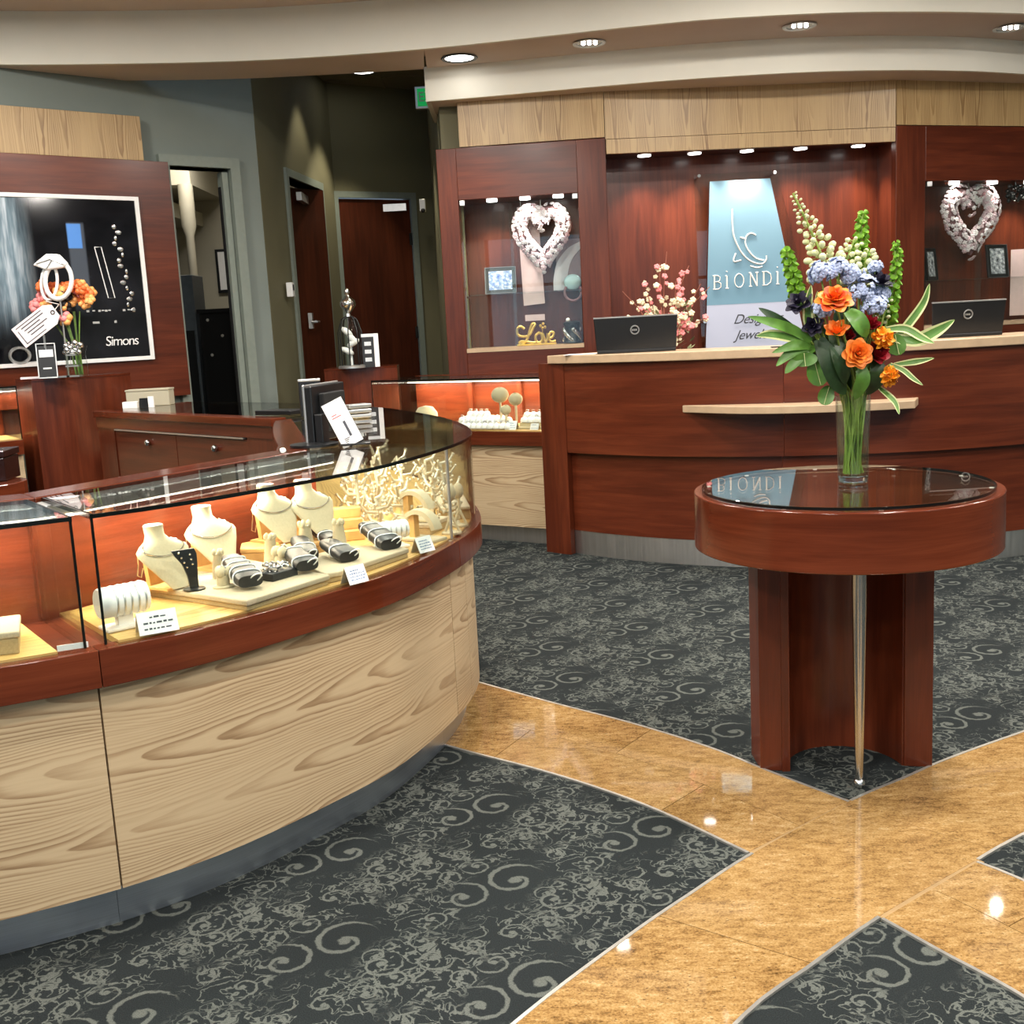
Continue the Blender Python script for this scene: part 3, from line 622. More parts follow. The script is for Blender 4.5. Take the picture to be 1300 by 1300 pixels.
for k, px in enumerate((0.965, 1.29, 1.63, 1.98, 2.36)):
    y = 7.33+0.05*(px-0.9)
    t = thing('puck_light', ['small flat puck light under the recess head, %s' % w for w in ('leftmost of five above the pink flowers', 'second from the left', 'third of five, above the name sign', 'fourth from the left', 'rightmost of five beside the right niche')][k], 'light', (px, y, 2.302), group='puck lights in the recess head')
    MB().lathe([(0.046, 2.290), (0.050, 2.302)], (px, y, 0), 20).build('trim_ring', M_ALU, t)
    MB().lathe([(0.042, 2.284), (0.042, 2.291)], (px, y, 0), 20).build('lens', M_PUCK, t)
    spot_light('puck_lamp', (px, y, 2.275), (px+0.02, y+0.14, 1.0), 34, (1.0, 0.84, 0.72), 100, 0.9, 0.03)

# --- soffits
FAS1 = catmull([(-5.2, 5.95), (-3.8, 6.30), (-2.738, 6.543), (-2.112, 6.66), (-1.459, 6.74), (-0.862, 6.735), (-0.266, 6.671), (0.36, 6.538), (0.85, 6.43), (1.34, 6.365), (2.081, 6.387), (3.042, 6.597), (4.2, 7.0), (5.6, 7.6)], 6)
FAS2 = catmull([(-0.39, 7.165), (0.1, 7.09), (0.66, 6.985), (1.2, 6.91), (1.8, 6.885), (2.3, 6.935), (2.85, 7.07), (3.37, 7.28), (4.3, 7.72), (5.6, 8.2)], 6)
FAR = catmull([(-5.2, 6.5), (-3.8, 6.75), (-2.901, 6.92), (-2.162, 7.09), (-1.561, 7.185), (-1.018, 7.20), (-0.40, 7.19)], 6)
n = 140
struct('ceiling_fascia', MB().band(resample(FAS1, n), offset(resample(FAS1, n), 0.03), 2.85, 3.20), M_CREAM)
cut = nearest(FAS1, (-0.40, 6.69))
struct('ceiling_soffit', MB().band(offset(resample(FAS1[:cut+1], 60), 0.012), resample(FAR, 60), 2.851, 2.90).band(offset(resample(FAS1[cut:], 60), 0.012), offset(resample(FAS2, 60), 0.05), 2.851, 2.90), M_TAUPE)
f2 = resample(FAS2, 50)
mb = MB().band(f2, offset(f2, 0.03), 2.655, 2.86); mb.prism([(-0.40, 7.17), (-0.37, 7.17), (-0.36, 7.9), (-0.39, 7.9)], 2.655, 2.86); struct('ceiling_bulkhead', mb, M_CREAM)
back = [(p[0], max(p[1]+0.12, 7.6+0.16*max(0, p[0]-2.0))) for p in f2]
struct('ceiling_bulkhead_underside', MB().band(offset(f2, 0.001), back, 2.656, 2.68), M_TAUPE)
FU = offset(resample(FAS1, n), 0.012)
struct('ceiling', MB().prism([(-6, -4.2), (6.5, -4.2), (6.5, 7.9)]+list(reversed(FU))+[(-6, 5.7)], 3.135, 3.2), M_TAUPE)
struct('ceiling_hall', MB().prism([(-6, 6.3), (-1.2, 6.9), (6.5, 7.3), (6.5, 12), (-6, 12)], 3.30, 3.36), M_CTILE)
CH = bpy.data.objects['ceiling_hall']
for k in range(6): MB().box(-1.7, 0.4, 7.6+0.6*k, 7.625+0.6*k, 3.292, 3.30).build('grid_bar', M_CTILE, CH)
for k in range(3): MB().box(-1.5+0.6*k, -1.475+0.6*k, 7.3, 10.6, 3.291, 3.30).build('grid_bar', M_CTILE, CH)
# closing walls outside the picture; the shop front with its windows is behind the camera
struct('wall_right', MB().box(6.4, 6.5, -4.2, 12, 0, 3.4), M_GREY)
struct('wall_far_left', MB().box(-6.0, -5.9, -4.2, 12, 0, 3.4), M_GREY)
mb = MB()
for (x0, x1) in ((-6, -4.6), (-2.9, -2.6), (-0.9, -0.6), (1.1, 1.4), (3.1, 3.4), (5.1, 6.5)): mb.box(x0, x1, -4.2, -4.05, 0, 3.2)
mb.box(-6, 6.5, -4.2, -4.05, 0, 0.5); mb.box(-6, 6.5, -4.2, -4.05, 2.7, 3.2); struct('wall_front', mb, M_BEIGE)
for k, (x0, x1) in enumerate(((-4.6, -2.9), (-2.6, -0.9), (-0.6, 1.1), (1.4, 3.1), (3.4, 5.1))):
    w = struct('window_%d' % (k+1), MB().box(x0, x1, -4.14, -4.13, 0.5, 2.7), M_GLASS)
    mb = MB(); mb.box(x0, x0+0.05, -4.17, -4.1, 0.5, 2.7); mb.box(x1-0.05, x1, -4.17, -4.1, 0.5, 2.7); mb.box(x0, x1, -4.17, -4.1, 1.9, 1.95); mb.build('window_frame', M_BLACK, w)
area_light('shop_window_daylight', (0.25, -4.0, 1.6), 9.4, 60, (0.84, 0.92, 1.0), rot=(PI/2, 0, PI), size_y=2.1)

# --- ceiling fixtures
def downlight(loc, label, lit=True, r=0.075, group=None):
    x, y, z = loc; t = thing('downlight', label, 'downlight', loc, group=group)
    MB().lathe([(r+0.022, z-0.006), (r+0.018, z-0.010), (r, z-0.008), (r*0.96, z+0.0)], (x, y, 0), 28, cap=False).build('trim_ring', M_ALU if not lit else M_BLACK, t, smooth=50)
    if lit: MB().lathe([(r*0.97, z-0.005), (r*0.97, z-0.002)], (x, y, 0), 28).build('lens', M_LAMP, t)
    else:
        MB().lathe([(r, z-0.004), (r*0.5, z-0.001)], (x, y, 0), 24).build('reflector', M_CHROME, t)
        for dx in (-0.035, 0.0, 0.035): MB().ball((x+dx, y-0.01, z-0.010), (0.013, 0.013, 0.008), 8, 5).build('bulb', M_LAMP, t)
    return t
downlight((-0.172, 6.934, 2.851), 'large white lit downlight in the soffit, leftmost, above the hall entrance', True, 0.088)
downlight((0.588, 6.74, 2.851), 'adjustable downlight with small bulbs in the soffit, next right of the large white one', False, group='adjustable downlights in the soffit')
downlight((1.77, 6.60, 2.851), 'adjustable downlight with small bulbs in the soffit above the flower bouquet', False, group='adjustable downlights in the soffit')
downlight((3.10, 6.90, 2.851), 'adjustable downlight with small bulbs at the far right end of the soffit', False, group='adjustable downlights in the soffit')
downlight((-0.99, 9.15, 3.30), 'round lit downlight in the tiled hall ceiling', True, 0.09)
spot_light('soffit_lamp', (-0.172, 6.93, 2.82), (-0.3, 6.3, 0), 40, WARM, 100)
spot_light('soffit_lamp', (0.588, 6.74, 2.82), (0.9, 5.9, 0.9), 40, WARM, 80); spot_light('soffit_lamp', (1.77, 6.63, 2.82), (1.9, 5.6, 0.9), 40, WARM, 80); spot_light('soffit_lamp', (3.16, 6.95, 2.82), (3.0, 6.0, 0.9), 40, WARM, 80)
spot_light('hall_lamp', (-0.99, 9.15, 3.26), (-1.05, 8.9, 0), 60, (1.0, 0.9, 0.68), 75, 0.5)
spot_light('hall_lamp', (-1.22, 8.6, 3.26), (-1.30, 8.55, 0), 18, (1.0, 0.9, 0.7), 70, 0.6)
for k, (x, y) in enumerate(CEIL_SPOTS):
    t = bpy.data.objects['ceiling']
    MB().lathe([(0.17, 3.128), (0.155, 3.124), (0.15, 3.135)], (x, y, 0), 24, cap=False).build('recessed_lamp_ring', M_ALU, t)
    MB().lathe([(0.15, 3.128), (0.15, 3.134)], (x, y, 0), 24).build('recessed_lamp', M_LAMP, t)
t = thing('exit_sign', 'small lit green exit sign hanging under the hall ceiling, half hidden by the bulkhead', 'exit sign', (-0.45, 8.3, 2.84))
MB().box(-0.54, -0.30, 8.30, 8.34, 2.83, 2.985).build('housing', M_ALU, t, bevel=0.004)
MB().box(-0.522, -0.318, 8.294, 8.302, 2.848, 2.967).build('sign_face', M_GREENSIGN, t)
text_obj('lettering', 'EXIT', 0.095, M_WHITE, t, frame((-0.42, 8.292, 2.907), (1, 0, 0)))
MB().tube([(-0.42, 8.32, 2.985), (-0.42, 8.32, 3.3)], 0.008).build('hanger', M_ALU, t)
t = thing('wall_sensor', 'small cream box sensor on the hall wall beside the left niche frame', 'sensor', (-0.52, 9.0, 2.23))
MB().box(-0.60, -0.555, 8.96, 9.02, 2.185, 2.28).build('case', M_WHITE, t, bevel=0.006); MB().ball((-0.575, 8.96, 2.19), 0.018, 10, 6).build('lens', M_BLACK, t)
t = thing('thermostat', 'small white thermostat on the olive wall beside the hall side door', 'thermostat', (-1.49, 7.93, 1.59))
MB().box(-1.50, -1.455, 7.90, 7.98, 1.54, 1.64).build('case', M_WHITE, t, bevel=0.006); MB().box(-1.458, -1.452, 7.915, 7.95, 1.585, 1.625).build('display', M_BLACK, t)
# ================================================================== SHOWCASES
OUT = catmull([(-2.9, 1.30), (-2.2, 1.60), (-1.5, 1.89), (-1.03, 2.105), (-0.845, 2.205), (-0.657, 2.354), (-0.456, 2.590), (-0.30, 2.823), (-0.16, 3.19), (-0.105, 3.48), (-0.115, 3.74), (-0.165, 4.02), (-0.275, 4.40), (-0.48, 4.90), (-0.67, 5.22), (-1.05, 5.72), (-1.50, 6.18), (-1.86, 6.48)], 10)
INN = [(-2.9, 1.78), (-2.2, 2.05), (-1.09, 2.505), (-0.60, 3.272), (-0.625, 3.46), (-0.90, 4.62), (-0.95, 4.70), (-1.40, 5.17), (-2.16, 5.98)]
ZB0, ZB1, ZD, ZT = 0.56, 0.632, 0.645, 0.92
def sub(P, a, b): i, j = nearest(P, a), nearest(P, b); return P[i:j+1]
def trim_ends(P, a, b):
    """shorten a polyline by a at its start and b at its end"""
    L = sum(math.dist(p, q) for p, q in zip(P, P[1:])); n = max(40, len(P)); P = resample(P, n)
    if a <= 0 and b <= 0: return P
    out = []
    for k in range(n):
        s = a+(L-a-b)*k/(n-1); i = min(n-2, int(s/L*(n-1))); t = s/L*(n-1)-i
        out.append((P[i][0]+(P[i+1][0]-P[i][0])*t, P[i][1]+(P[i+1][1]-P[i][1])*t))
    return out
def showcase(name, label, cat, outer, inner, z=(ZB0, ZB1, ZD, ZT), cuts=(), ends=(False, False), deck_in=(0.0, 0.0), lightbox=True, doors=0, knobs=(), front=True, back=True, rail=0.11, led=10.0, seams=(), wall=M_CH, n=26, panel=M_OAK, kick=M_KICKW, ledcol=LEDC, gl=(0.0, 0.0)):
    zb0, zb1, zd, zt = z
    O = resample(outer, n); I = resample(inner, n); o0 = O[n//2]
    t = thing(name, label, cat, (o0[0], o0[1], 0))
    wid = [Vector((b[0]-a[0], b[1]-a[1])) for a, b in zip(O, I)]
    OG, IG = resample(trim_ends(O, *gl), n), resample(trim_ends(I, *gl), n); widg = [Vector((b[0]-a[0], b[1]-a[1])) for a, b in zip(OG, IG)]
    def at_g(d, frm=OG, sgn=1): return [(p[0]+w.normalized().x*d*sgn, p[1]+w.normalized().y*d*sgn) for p, w in zip(frm, widg)]
    def at_w(d, frm=O, sgn=1): return [(p[0]+w.normalized().x*d*sgn, p[1]+w.normalized().y*d*sgn) for p, w in zip(frm, wid)]
    MB().band(at_w(0.085), at_w(0.10), 0.0, 0.105).build('kick_plate', kick, t)
    # front panels, split where the photograph shows seams; cuts are fractions along the front
    E = [0.0]+list(cuts)+[1.0]
    A = resample(at_w(0.035), 121); B = resample(at_w(0.055), 121)
    for a, b in zip(E, E[1:]):
        i, j = int(a*120), int(b*120); P, Q = trim_ends(A[i:j+1], 0.0016, 0.0016), trim_ends(B[i:j+1], 0.0016, 0.0016); k = min(len(P), len(Q))
        MB().band(resample(P, 18), resample(Q, 18), 0.10, zb0+0.005).build('front_panel', panel, t)
    MB().band(at_w(0.057), at_w(0.063), 0.10, zb0).build('panel_backing', M_BLKM, t)
    MB().band(trim_ends(O, 0.0003, 0.0003)[:], resample(trim_ends(at_w(0.05), 0.0003, 0.0003), len(trim_ends(O, 0.0003, 0.0003))), zb0, zb1+0.008).build('rail_band', M_CHT, t, bevel=0.0015)
    MB().band(at_w(0.05), I, zb1-0.05, zb1).build('case_bottom', M_CH, t)
    dk0, dk1 = deck_in
    MB().band(resample(trim_ends(at_w(0.032), dk0, dk1), n), resample(trim_ends(at_w(0.016, I, -1), dk0, dk1), n), zb1, zd).build('deck', M_DECK, t)
    if front:
        MB().band(at_g(0.018), at_g(0.024), zd-0.004, zt-0.008).build('front_glass', M_GLASS, t)
        MB().band(at_g(0.014), at_g(0.019), zt-0.009, zt-0.0005).build('glass_edge', M_GEDGE, t)
    MB().band(at_g(0.0165), at_g(0.0, IG, -1), zt-0.008, zt).build('top_glass', M_GLASS, t)
    for k, e in enumerate(ends):
        if e:
            i = 0 if k == 0 else n-1; a = Vector(at_g(0.018)[i]); b = Vector(IG[i]); d = (b-a).normalized(); q = Vector((-d.y, d.x))*0.003
            MB().prism([tuple(a-q), tuple(b-q), tuple(b+q), tuple(a+q)], zd-0.004, zt-0.008).build('end_glass', M_GLASS, t)
            MB().prism([tuple(a-q*1.2), tuple(b-q*1.2), tuple(b+q*1.2), tuple(a+q*1.2)], zt-0.010, zt).tube([(a.x, a.y, zd), (a.x, a.y, zt)], 0.0032, 6).build('glass_edge', M_GEDGE, t)
    if back:
        MB().band(I, at_w(0.018, I, 1), 0.02, zt-0.03).build('back_panel', wall, t)
        MB().band(at_w(-0.0, I, 1), at_w(rail, I, 1), zt-0.035, zt+0.002).build('top_rail', M_CHT, t, bevel=0.003)
    for f in seams:
        i = int(f*(n-1)); a = Vector(I[i]); d = (Vector(I[min(i+1, n-1)])-Vector(I[max(i-1, 0)])).normalized(); w = -wid[i].normalized()
        p = a+w*0.001; MB().prism([tuple(p-d*0.022), tuple(p+d*0.022), tuple(p+d*0.022+w*0.02), tuple(p-d*0.022+w*0.02)], zd, zt-0.03).build('stile', M_CHV, t)
    if lightbox:
        MB().band(at_w(0.085, I, -1), at_w(0.001, I, -1), zt-0.036, zt-0.009).build('light_box', M_ALU, t, bevel=0.004)
        MB().band(at_w(0.080, I, -1), at_w(0.062, I, -1), zt-0.040, zt-0.0355).build('light_strip', M_LED, t)
        mid = at_w(0.075, I, -1); L = sum(math.dist(p, q) for p, q in zip(mid, mid[1:])); segs = max(1, int(round(L/0.5)))
        for s in range(segs):
            a, b = Vector(mid[int(s*(n-1)/segs)]), Vector(mid[int((s+1)*(n-1)/segs)]); c = (a+b)/2; d = b-a
            area_light('led_lamp', (c.x, c.y, zt-0.043), d.length*0.95, led*d.length, ledcol, rot=(0, 0, math.atan2(d.y, d.x)), size_y=0.02)
    return t, O, I, at_w
S1 = OUT[nearest(OUT, (-0.865, 2.194))]; S2 = (-0.16, 3.19); S3 = (-0.62, 5.12)
outL = trim_ends(sub(OUT, (-2.9, 1.30), S1), 0.0, 0.0005); innL = trim_ends(INN[0:3], 0.0, 0.0005)
CL, *_ = showcase('jewelry_showcase', 'glass-topped oak and cherry showcase cut off by the left edge, left of the divider panes', 'showcase', outL, innL, cuts=(0.55,), ends=(False, True), deck_in=(0.0, 0.07), seams=(0.93, 0.86), led=6.0, gl=(0.0, 0.02))
outM = trim_ends(sub(OUT, S1, S2), 0.0005, 0.0005); innM = trim_ends(INN[2:4], 0.0005, 0.0)
CM, OM, IM, atM = showcase('jewelry_showcase', 'large curved oak and cherry glass showcase in front, full of necklace busts', 'showcase', outM, innM, ends=(True, False), deck_in=(0.05, 0.0), seams=(0.012, 0.80, 0.93, 0.995), led=7.0, n=40, gl=(0.02, 0.0))
outE = trim_ends(sub(OUT, S2, S3), 0.0005, 0.0005); innE = INN[3:6]
CE, OE, IE, atE = showcase('jewelry_showcase', 'rounded end of the oak showcase island, full of white jewelry stands', 'showcase', outE, innE, cuts=(0.085, 0.42, 0.72), lightbox=False, n=40, rail=0.10)
MB().tube([(OE[0][0]-0.022, OE[0][1]+0.004, ZD), (OE[0][0]-0.022, OE[0][1]+0.004, ZT-0.004)], 0.0045, 8).build('glass_joint', M_ALU, CE)
area_light('led_lamp', (-0.42, 3.55, 0.905), 0.34, 2.2, (1.0, 0.88, 0.68), rot=(0, 0, 1.2), size_y=0.05)
outF = trim_ends(sub(OUT, S3, (-1.86, 6.48)), 0.001, 0.0); innF = INN[6:9]
CF, OF, IF_, atF = showcase('jewelry_showcase', 'far showcase of the island seen from its staff side, with two knobbed cherry doors', 'showcase', outF, innF, lightbox=False, n=20, rail=0.0, wall=M_CH)
# staff side of the far showcase: cherry face, drawer groove, doors and knobs
fd = (Vector(INN[8])-Vector(INN[6])).normalized(); fn = Vector((-fd.y, fd.x))           # fn points into the staff area
if fn.dot(Vector((-1.5, 4.0))-Vector(INN[7])) < 0: fn = -fn
def fp(s, d=0.0): p = Vector(INN[6])+fd*s+fn*d; return (p.x, p.y)
FLn = (Vector(INN[8])-Vector(INN[6])).length
MB().prism([fp(-0.02), fp(FLn), fp(FLn, 0.075), fp(-0.02, 0.075)], ZT-0.03, ZT+0.004).build('top_rail', M_CHT, CF, bevel=0.003)
MB().prism([fp(0.0), fp(FLn), fp(FLn, 0.06), fp(0.0, 0.06)], 0.835, ZT-0.03).build('apron', M_CH, CF)
MB().prism([fp(0.24), fp(FLn-0.22), fp(FLn-0.22, 0.064), fp(0.24, 0.064)], 0.826, 0.833).build('finger_groove', M_ALU, CF)
MB().prism([fp(0.0), fp(0.22), fp(0.22, 0.055), fp(0.0, 0.055)], 0.05, 0.835).build('end_stile', M_CHV, CF)
MB().prism([fp(FLn-0.2), fp(FLn), fp(FLn, 0.055), fp(FLn-0.2, 0.055)], 0.05, 0.835).build('end_stile', M_CHV, CF)
dd = (FLn-0.42)/2
for k in range(2):
    s0 = 0.22+dd*k; d = MB().prism([fp(s0+0.002), fp(s0+dd-0.002), fp(s0+dd-0.002, 0.05), fp(s0+0.002, 0.05)], 0.06, 0.822).build('door', M_CH, CF, bevel=0.002)
    p = fp(s0+dd*0.42, 0.062); MB().ball((p[0], p[1], 0.775), 0.017, 12, 8).build('knob', M_CHROME, d, smooth=60)
    p1, p2 = fp(s0+dd*0.42, 0.05), fp(s0+dd*0.42, 0.06); MB().tube([(p1[0], p1[1], 0.775), (p2[0], p2[1], 0.775)], 0.008).build('knob_stem', M_CHROME, d)
# small chrome pull on the near rail
MB().lathe([(0.012, ZT+0.002), (0.010, ZT+0.012), (0.004, ZT+0.016)], (-0.665, 3.24, 0), 12).build('lock_button', M_CHROME, CM, smooth=60)

# --- back showcase between hall and reception
BO = [(0.232, 6.16), (-0.235, 6.475), (-0.84, 6.885)]; bdv = Vector((-0.835, 0.55)).normalized(); bnv = Vector((0.55, 0.835)).normalized()
BO = [(0.232, 6.16), (-0.84, 6.885)]; BI = [(BO[0][0]+bnv.x*0.46+0.10, BO[0][1]+bnv.y*0.46-0.07), (BO[1][0]+bnv.x*0.46, BO[1][1]+bnv.y*0.46)]
CB, OB, IB, atB = showcase('jewelry_showcase', 'lit oak and cherry showcase at the back, beside the reception counter', 'showcase', list(reversed(BO)), list(reversed(BI)), z=(0.58, 0.652, 0.665, 0.968), ends=(True, True), seams=(0.33, 0.62), led=11.0, n=20, cuts=(0.44,), kick=M_STEEL)
MB().prism([(0.19, 6.14), (0.262, 6.085), (0.30, 6.12), (0.23, 6.18)], 0.0, 0.58).build('corner_post', M_CHV, CB)
MB().lathe([(0.012, 0.66), (0.012, 0.672), (0.006, 0.675), (0.005, 0.955), (0.02, 0.958), (0.02, 0.964)], (0.268, 6.17, 0), 10).build('standard', M_ALU, CB)
# --- lit showcase at the far left, behind the left pedestal
CJ, OJ, IJ, atJ = showcase('jewelry_showcase', 'lit showcase under the black poster at the far left edge', 'showcase', [(-3.9, 5.10), (-2.66, 6.06)], [(-4.15, 5.48), (-2.92, 6.42)], z=(0.70, 0.772, 0.785, 1.075), ends=(False, True), led=11.0, n=12)

# --- pedestals with bowed fronts
def pedestal(label, c, w, depth, ang, h, bow, mat_top=M_CHT):
    """c: middle of the front edge; ang: plan direction of the front edge"""
    t = thing('display_pedestal', label, 'pedestal', (c[0], c[1], 0))
    d = Vector((math.cos(ang), math.sin(ang))); nrm = Vector((d.y, -d.x))
    F = []
    for k in range(17):
        s = -1+2*k/16; p = Vector(c)+d*(w/2*s)+nrm*(bow*(1-s*s)); F.append((p.x, p.y))
    Bk = [tuple(Vector(p)-nrm*0 + (-nrm)*0.0) for p in F]
    Bk = [((Vector(c)+d*(w/2*(-1+2*k/16))-nrm*depth).x, (Vector(c)+d*(w/2*(-1+2*k/16))-nrm*depth).y) for k in range(17)]
    MB().band(F, Bk, 0.0, h-0.012).build('column', M_CHV, t, smooth=30)
    F2 = [tuple(Vector(p)+nrm*0.004) for p in F]
    MB().band(F2, Bk, h-0.012, h).build('top', mat_top, t)
    return t, d, nrm
PEDL, pdl, pnl = pedestal('bowed cherry pedestal under the black poster carrying the orange flower display', (-2.39, 6.30), 0.56, 0.26, math.atan2(0.42, 0.48), 1.105, 0.06)
PEDR, pdr, pnr = pedestal('bowed cherry pedestal at the hall mouth carrying the glass bell jar', (-0.93, 7.20), 0.47, 0.30, 0.05, 1.045, 0.05)

# ================================================================== RECEPTION COUNTER
CC, = [(1.93, 7.40)]
def arc(R, x0, x1, n=40):
    return [(CC[0]+R*math.sin(a), CC[1]-R*math.cos(a)) for a in [math.asin((x0-CC[0])/R)+(math.asin((x1-CC[0])/R)-math.asin((x0-CC[0])/R))*k/(n-1) for k in range(n)]]
X0, X1 = 0.262, 3.75
RC = thing('reception_counter', 'long curved cherry reception counter with pale top edge and steel kick plate', 'counter', (1.93, 5.3, 0))
def cband(name, R0, R1, x0, x1, z0, z1, m, bevel=0, n=48):
    return MB().band(arc(R0, x0, x1, n), arc(R1, x0*R1/R0+CC[0]*(1-R1/R0), x1*R1/R0+CC[0]*(1-R1/R0), n), z0, z1).build(name, m, RC, bevel=bevel)
JX = (1.335, 2.56)
segs = [X0, JX[0], JX[1], X1]
for a, b in zip(segs, segs[1:]):
    cband('apron_panel', 2.17, 2.13, a+0.0012, b-0.0012, 0.565, 1.045, M_CH)
    cband('lower_panel', 2.130, 2.10, max(a, X0+0.055)+0.0012, b-0.0012, 0.132, 0.572, M_CH)
cband('kick_plate', 2.127, 2.10, X0+0.058, X1, 0.0, 0.132, M_STEEL)
cband('counter_top', 2.20, 1.72, X0-0.03, X1, 1.045, 1.088, M_OAKE, 0.004)
cband('work_surface', 2.10, 1.40, X0+0.06, X1, 0.74, 0.77, M_CH)
MB().prism([(0.185, 6.065), (0.262, 5.985), (0.315, 5.945), (0.34, 5.985), (0.25, 6.08)], 0.0, 1.045).build('end_post', M_CHV, RC)
MB().prism([(0.27, 6.01), (0.30, 5.99), (0.62, 6.22), (0.55, 6.30)], 0.02, 1.045).build('end_panel', M_CHV, RC)
sh = catmull([(0.875, 5.50), (1.10, 5.245), (1.30, 5.13), (1.50, 5.075), (1.70, 5.055), (1.875, 5.06)], 6)
SHF = MB().band(resample(sh, 30), resample(arc(2.165, 0.98, 1.955, 30), 30), 0.787, 0.823).build('writing_shelf', M_OAKE, RC, bevel=0.003)

# ================================================================== ROUND TABLE
TC = (0.885, 2.895)
TB = thing('round_table', 'round cherry table with glass top, three-sided pedestal and one chrome leg', 'table', (TC[0], TC[1], 0))
MB().lathe([(0.395, 0.637), (0.395, 0.785)], (TC[0], TC[1], 0), 96).build('drum_top', M_CHT, TB, smooth=40, bevel=0.003)
MB().lathe([(0.371, 0.7855), (0.372, 0.7870), (0.372, 0.794), (0.370, 0.7955)], (TC[0], TC[1], 0), 96).build('glass_top', M_TABLEG, TB, smooth=20)
MB().lathe([(0.3725, 0.7865), (0.3728, 0.794)], (TC[0], TC[1], 0), 96, cap=False).build('glass_rim', M_GEDGE, TB, smooth=40, recalc=False)
for k in range(10):
    a = 2*PI*k/10+0.25; MB().lathe([(0.006, 0.785), (0.006, 0.787)], (TC[0]+0.36*math.cos(a), TC[1]+0.36*math.sin(a), 0), 8).build('clear_bumper', M_PEARL, TB)
# pedestal: curved shell between two flat flanges, open to the front
inner = []; outer = []
cx, cy = 0.885, 2.905
for k in range(25):
    a = PI*1.0*k/24; inner.append((cx-0.155*math.cos(a), cy+0.165*math.sin(a)-0.02)); outer.append((cx-0.228*math.cos(a), cy+0.225*math.sin(a)-0.02))
MB().band(inner, [(p[0], p[1]) for p in offset(inner, -0.02)] if False else [(cx-0.175*math.cos(PI*k/24), cy+0.185*math.sin(PI*k/24)-0.02) for k in range(25)], 0.0, 0.637).build('curved_shell', M_CHV, TB, smooth=40)
MB().prism([(0.654, 2.905), (0.732, 2.884), (0.732, 2.93), (0.70, 3.02), (0.654, 3.02)], 0.0, 0.637).build('flange', M_CHV, TB, bevel=0.0015)
MB().prism([(1.045, 2.880), (1.116, 2.862), (1.116, 3.0), (1.07, 3.02), (1.045, 2.93)], 0.0, 0.637).build('flange', M_CHV, TB, bevel=0.0015)
MB().prism([(0.70, 3.02), (0.74, 3.0), (0.885, 3.085), (1.04, 3.0), (1.07, 3.02), (1.0, 3.14), (0.885, 3.18), (0.77, 3.14)], 0.0, 0.637).build('core', M_CHV, TB)
MB().lathe([(0.0, 0.0), (0.013, 0.003), (0.017, 0.012), (0.013, 0.021), (0.0095, 0.024), (0.0105, 0.03), (0.0115, 0.10), (0.0165, 0.40), (0.0185, 0.52), (0.0185, 0.637)], (0.882, 2.758, 0), 24).build('tapered_leg', M_LEGM, TB, smooth=50)

# ================================================================== POSTER WALL
PW = thing('poster_panel', 'cherry wall panel framing the black poster, oak board above it', 'wall panel', (-2.43, 6.86, 0))
MB().prism([wl(-2.4, -0.06), wl(0.0, -0.06), wl(0.0, 0.0), wl(-2.4, 0.0)], 0.93, 2.37).build('cherry_board', M_CH, PW, bevel=0.002)
MB().prism([wl(-2.4, -0.045), wl(-0.145, -0.045), wl(-0.145, 0.01), wl(-2.4, 0.01)], 2.372, 2.632).build('oak_board', M_OAKV, PW, bevel=0.002)
PO = thing('framed_poster', 'large black jewelry poster in a thin white frame on the cherry wall', 'poster', (wl(-0.7, -0.07)[0], wl(-0.7, -0.07)[1], 1.2))
ps0, ps1, pz0, pz1 = -1.62, -0.243, 1.188, 2.130
def pq(s, z, d=-0.075): p = wl(s, d); return (p[0], p[1], z)
pv = [pq(ps0, pz0), pq(ps1, pz0), pq(ps1, pz1), pq(ps0, pz1), pq(ps0, pz0, -0.062), pq(ps1, pz0, -0.062), pq(ps1, pz1, -0.062), pq(ps0, pz1, -0.062)]
mb = MB(); u4 = [(-0.35, 0), (1, 0), (1, 1), (-0.35, 1)]
mb.add(pv, [(0, 1, 2, 3), (5, 4, 7, 6), (0, 4, 5, 1), (3, 2, 6, 7), (1, 5, 6, 2), (0, 3, 7, 4)], [u4, u4, [(0, 0)]*4, [(0, 1)]*4, [(1, 0)]*4, [(-0.35, 0)]*4])
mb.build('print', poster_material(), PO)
for (sa, sb, za, zb) in ((ps0, ps1, pz0-0.02, pz0+0.004), (ps0, ps1, pz1-0.004, pz1+0.02), (ps1-0.004, ps1+0.022, pz0-0.02, pz1+0.02), (ps0-0.022, ps0, pz0-0.02, pz1+0.02)):
    MB().prism([wl(sa, -0.084), wl(sb, -0.084), wl(sb, -0.06), wl(sa, -0.06)], za, zb).build('frame_bar', M_WHITE, PO, bevel=0.002)
def pf(s, z, d=-0.0775): p = wl(s, d); return frame((p[0], p[1], z), (WLD.x, WLD.y, 0))
text_obj('lettering', 'Simons', 0.082, M_WHITE, PO, pf(-0.415, 1.290), 0.001, 0.12, 0.86)
def poly_line(P, r, parent, name, m, M):
    o = MB().tube([(p[0], p[1], 0) for p in P], r, 5).build(name, m, None); place(o, parent, M); return o
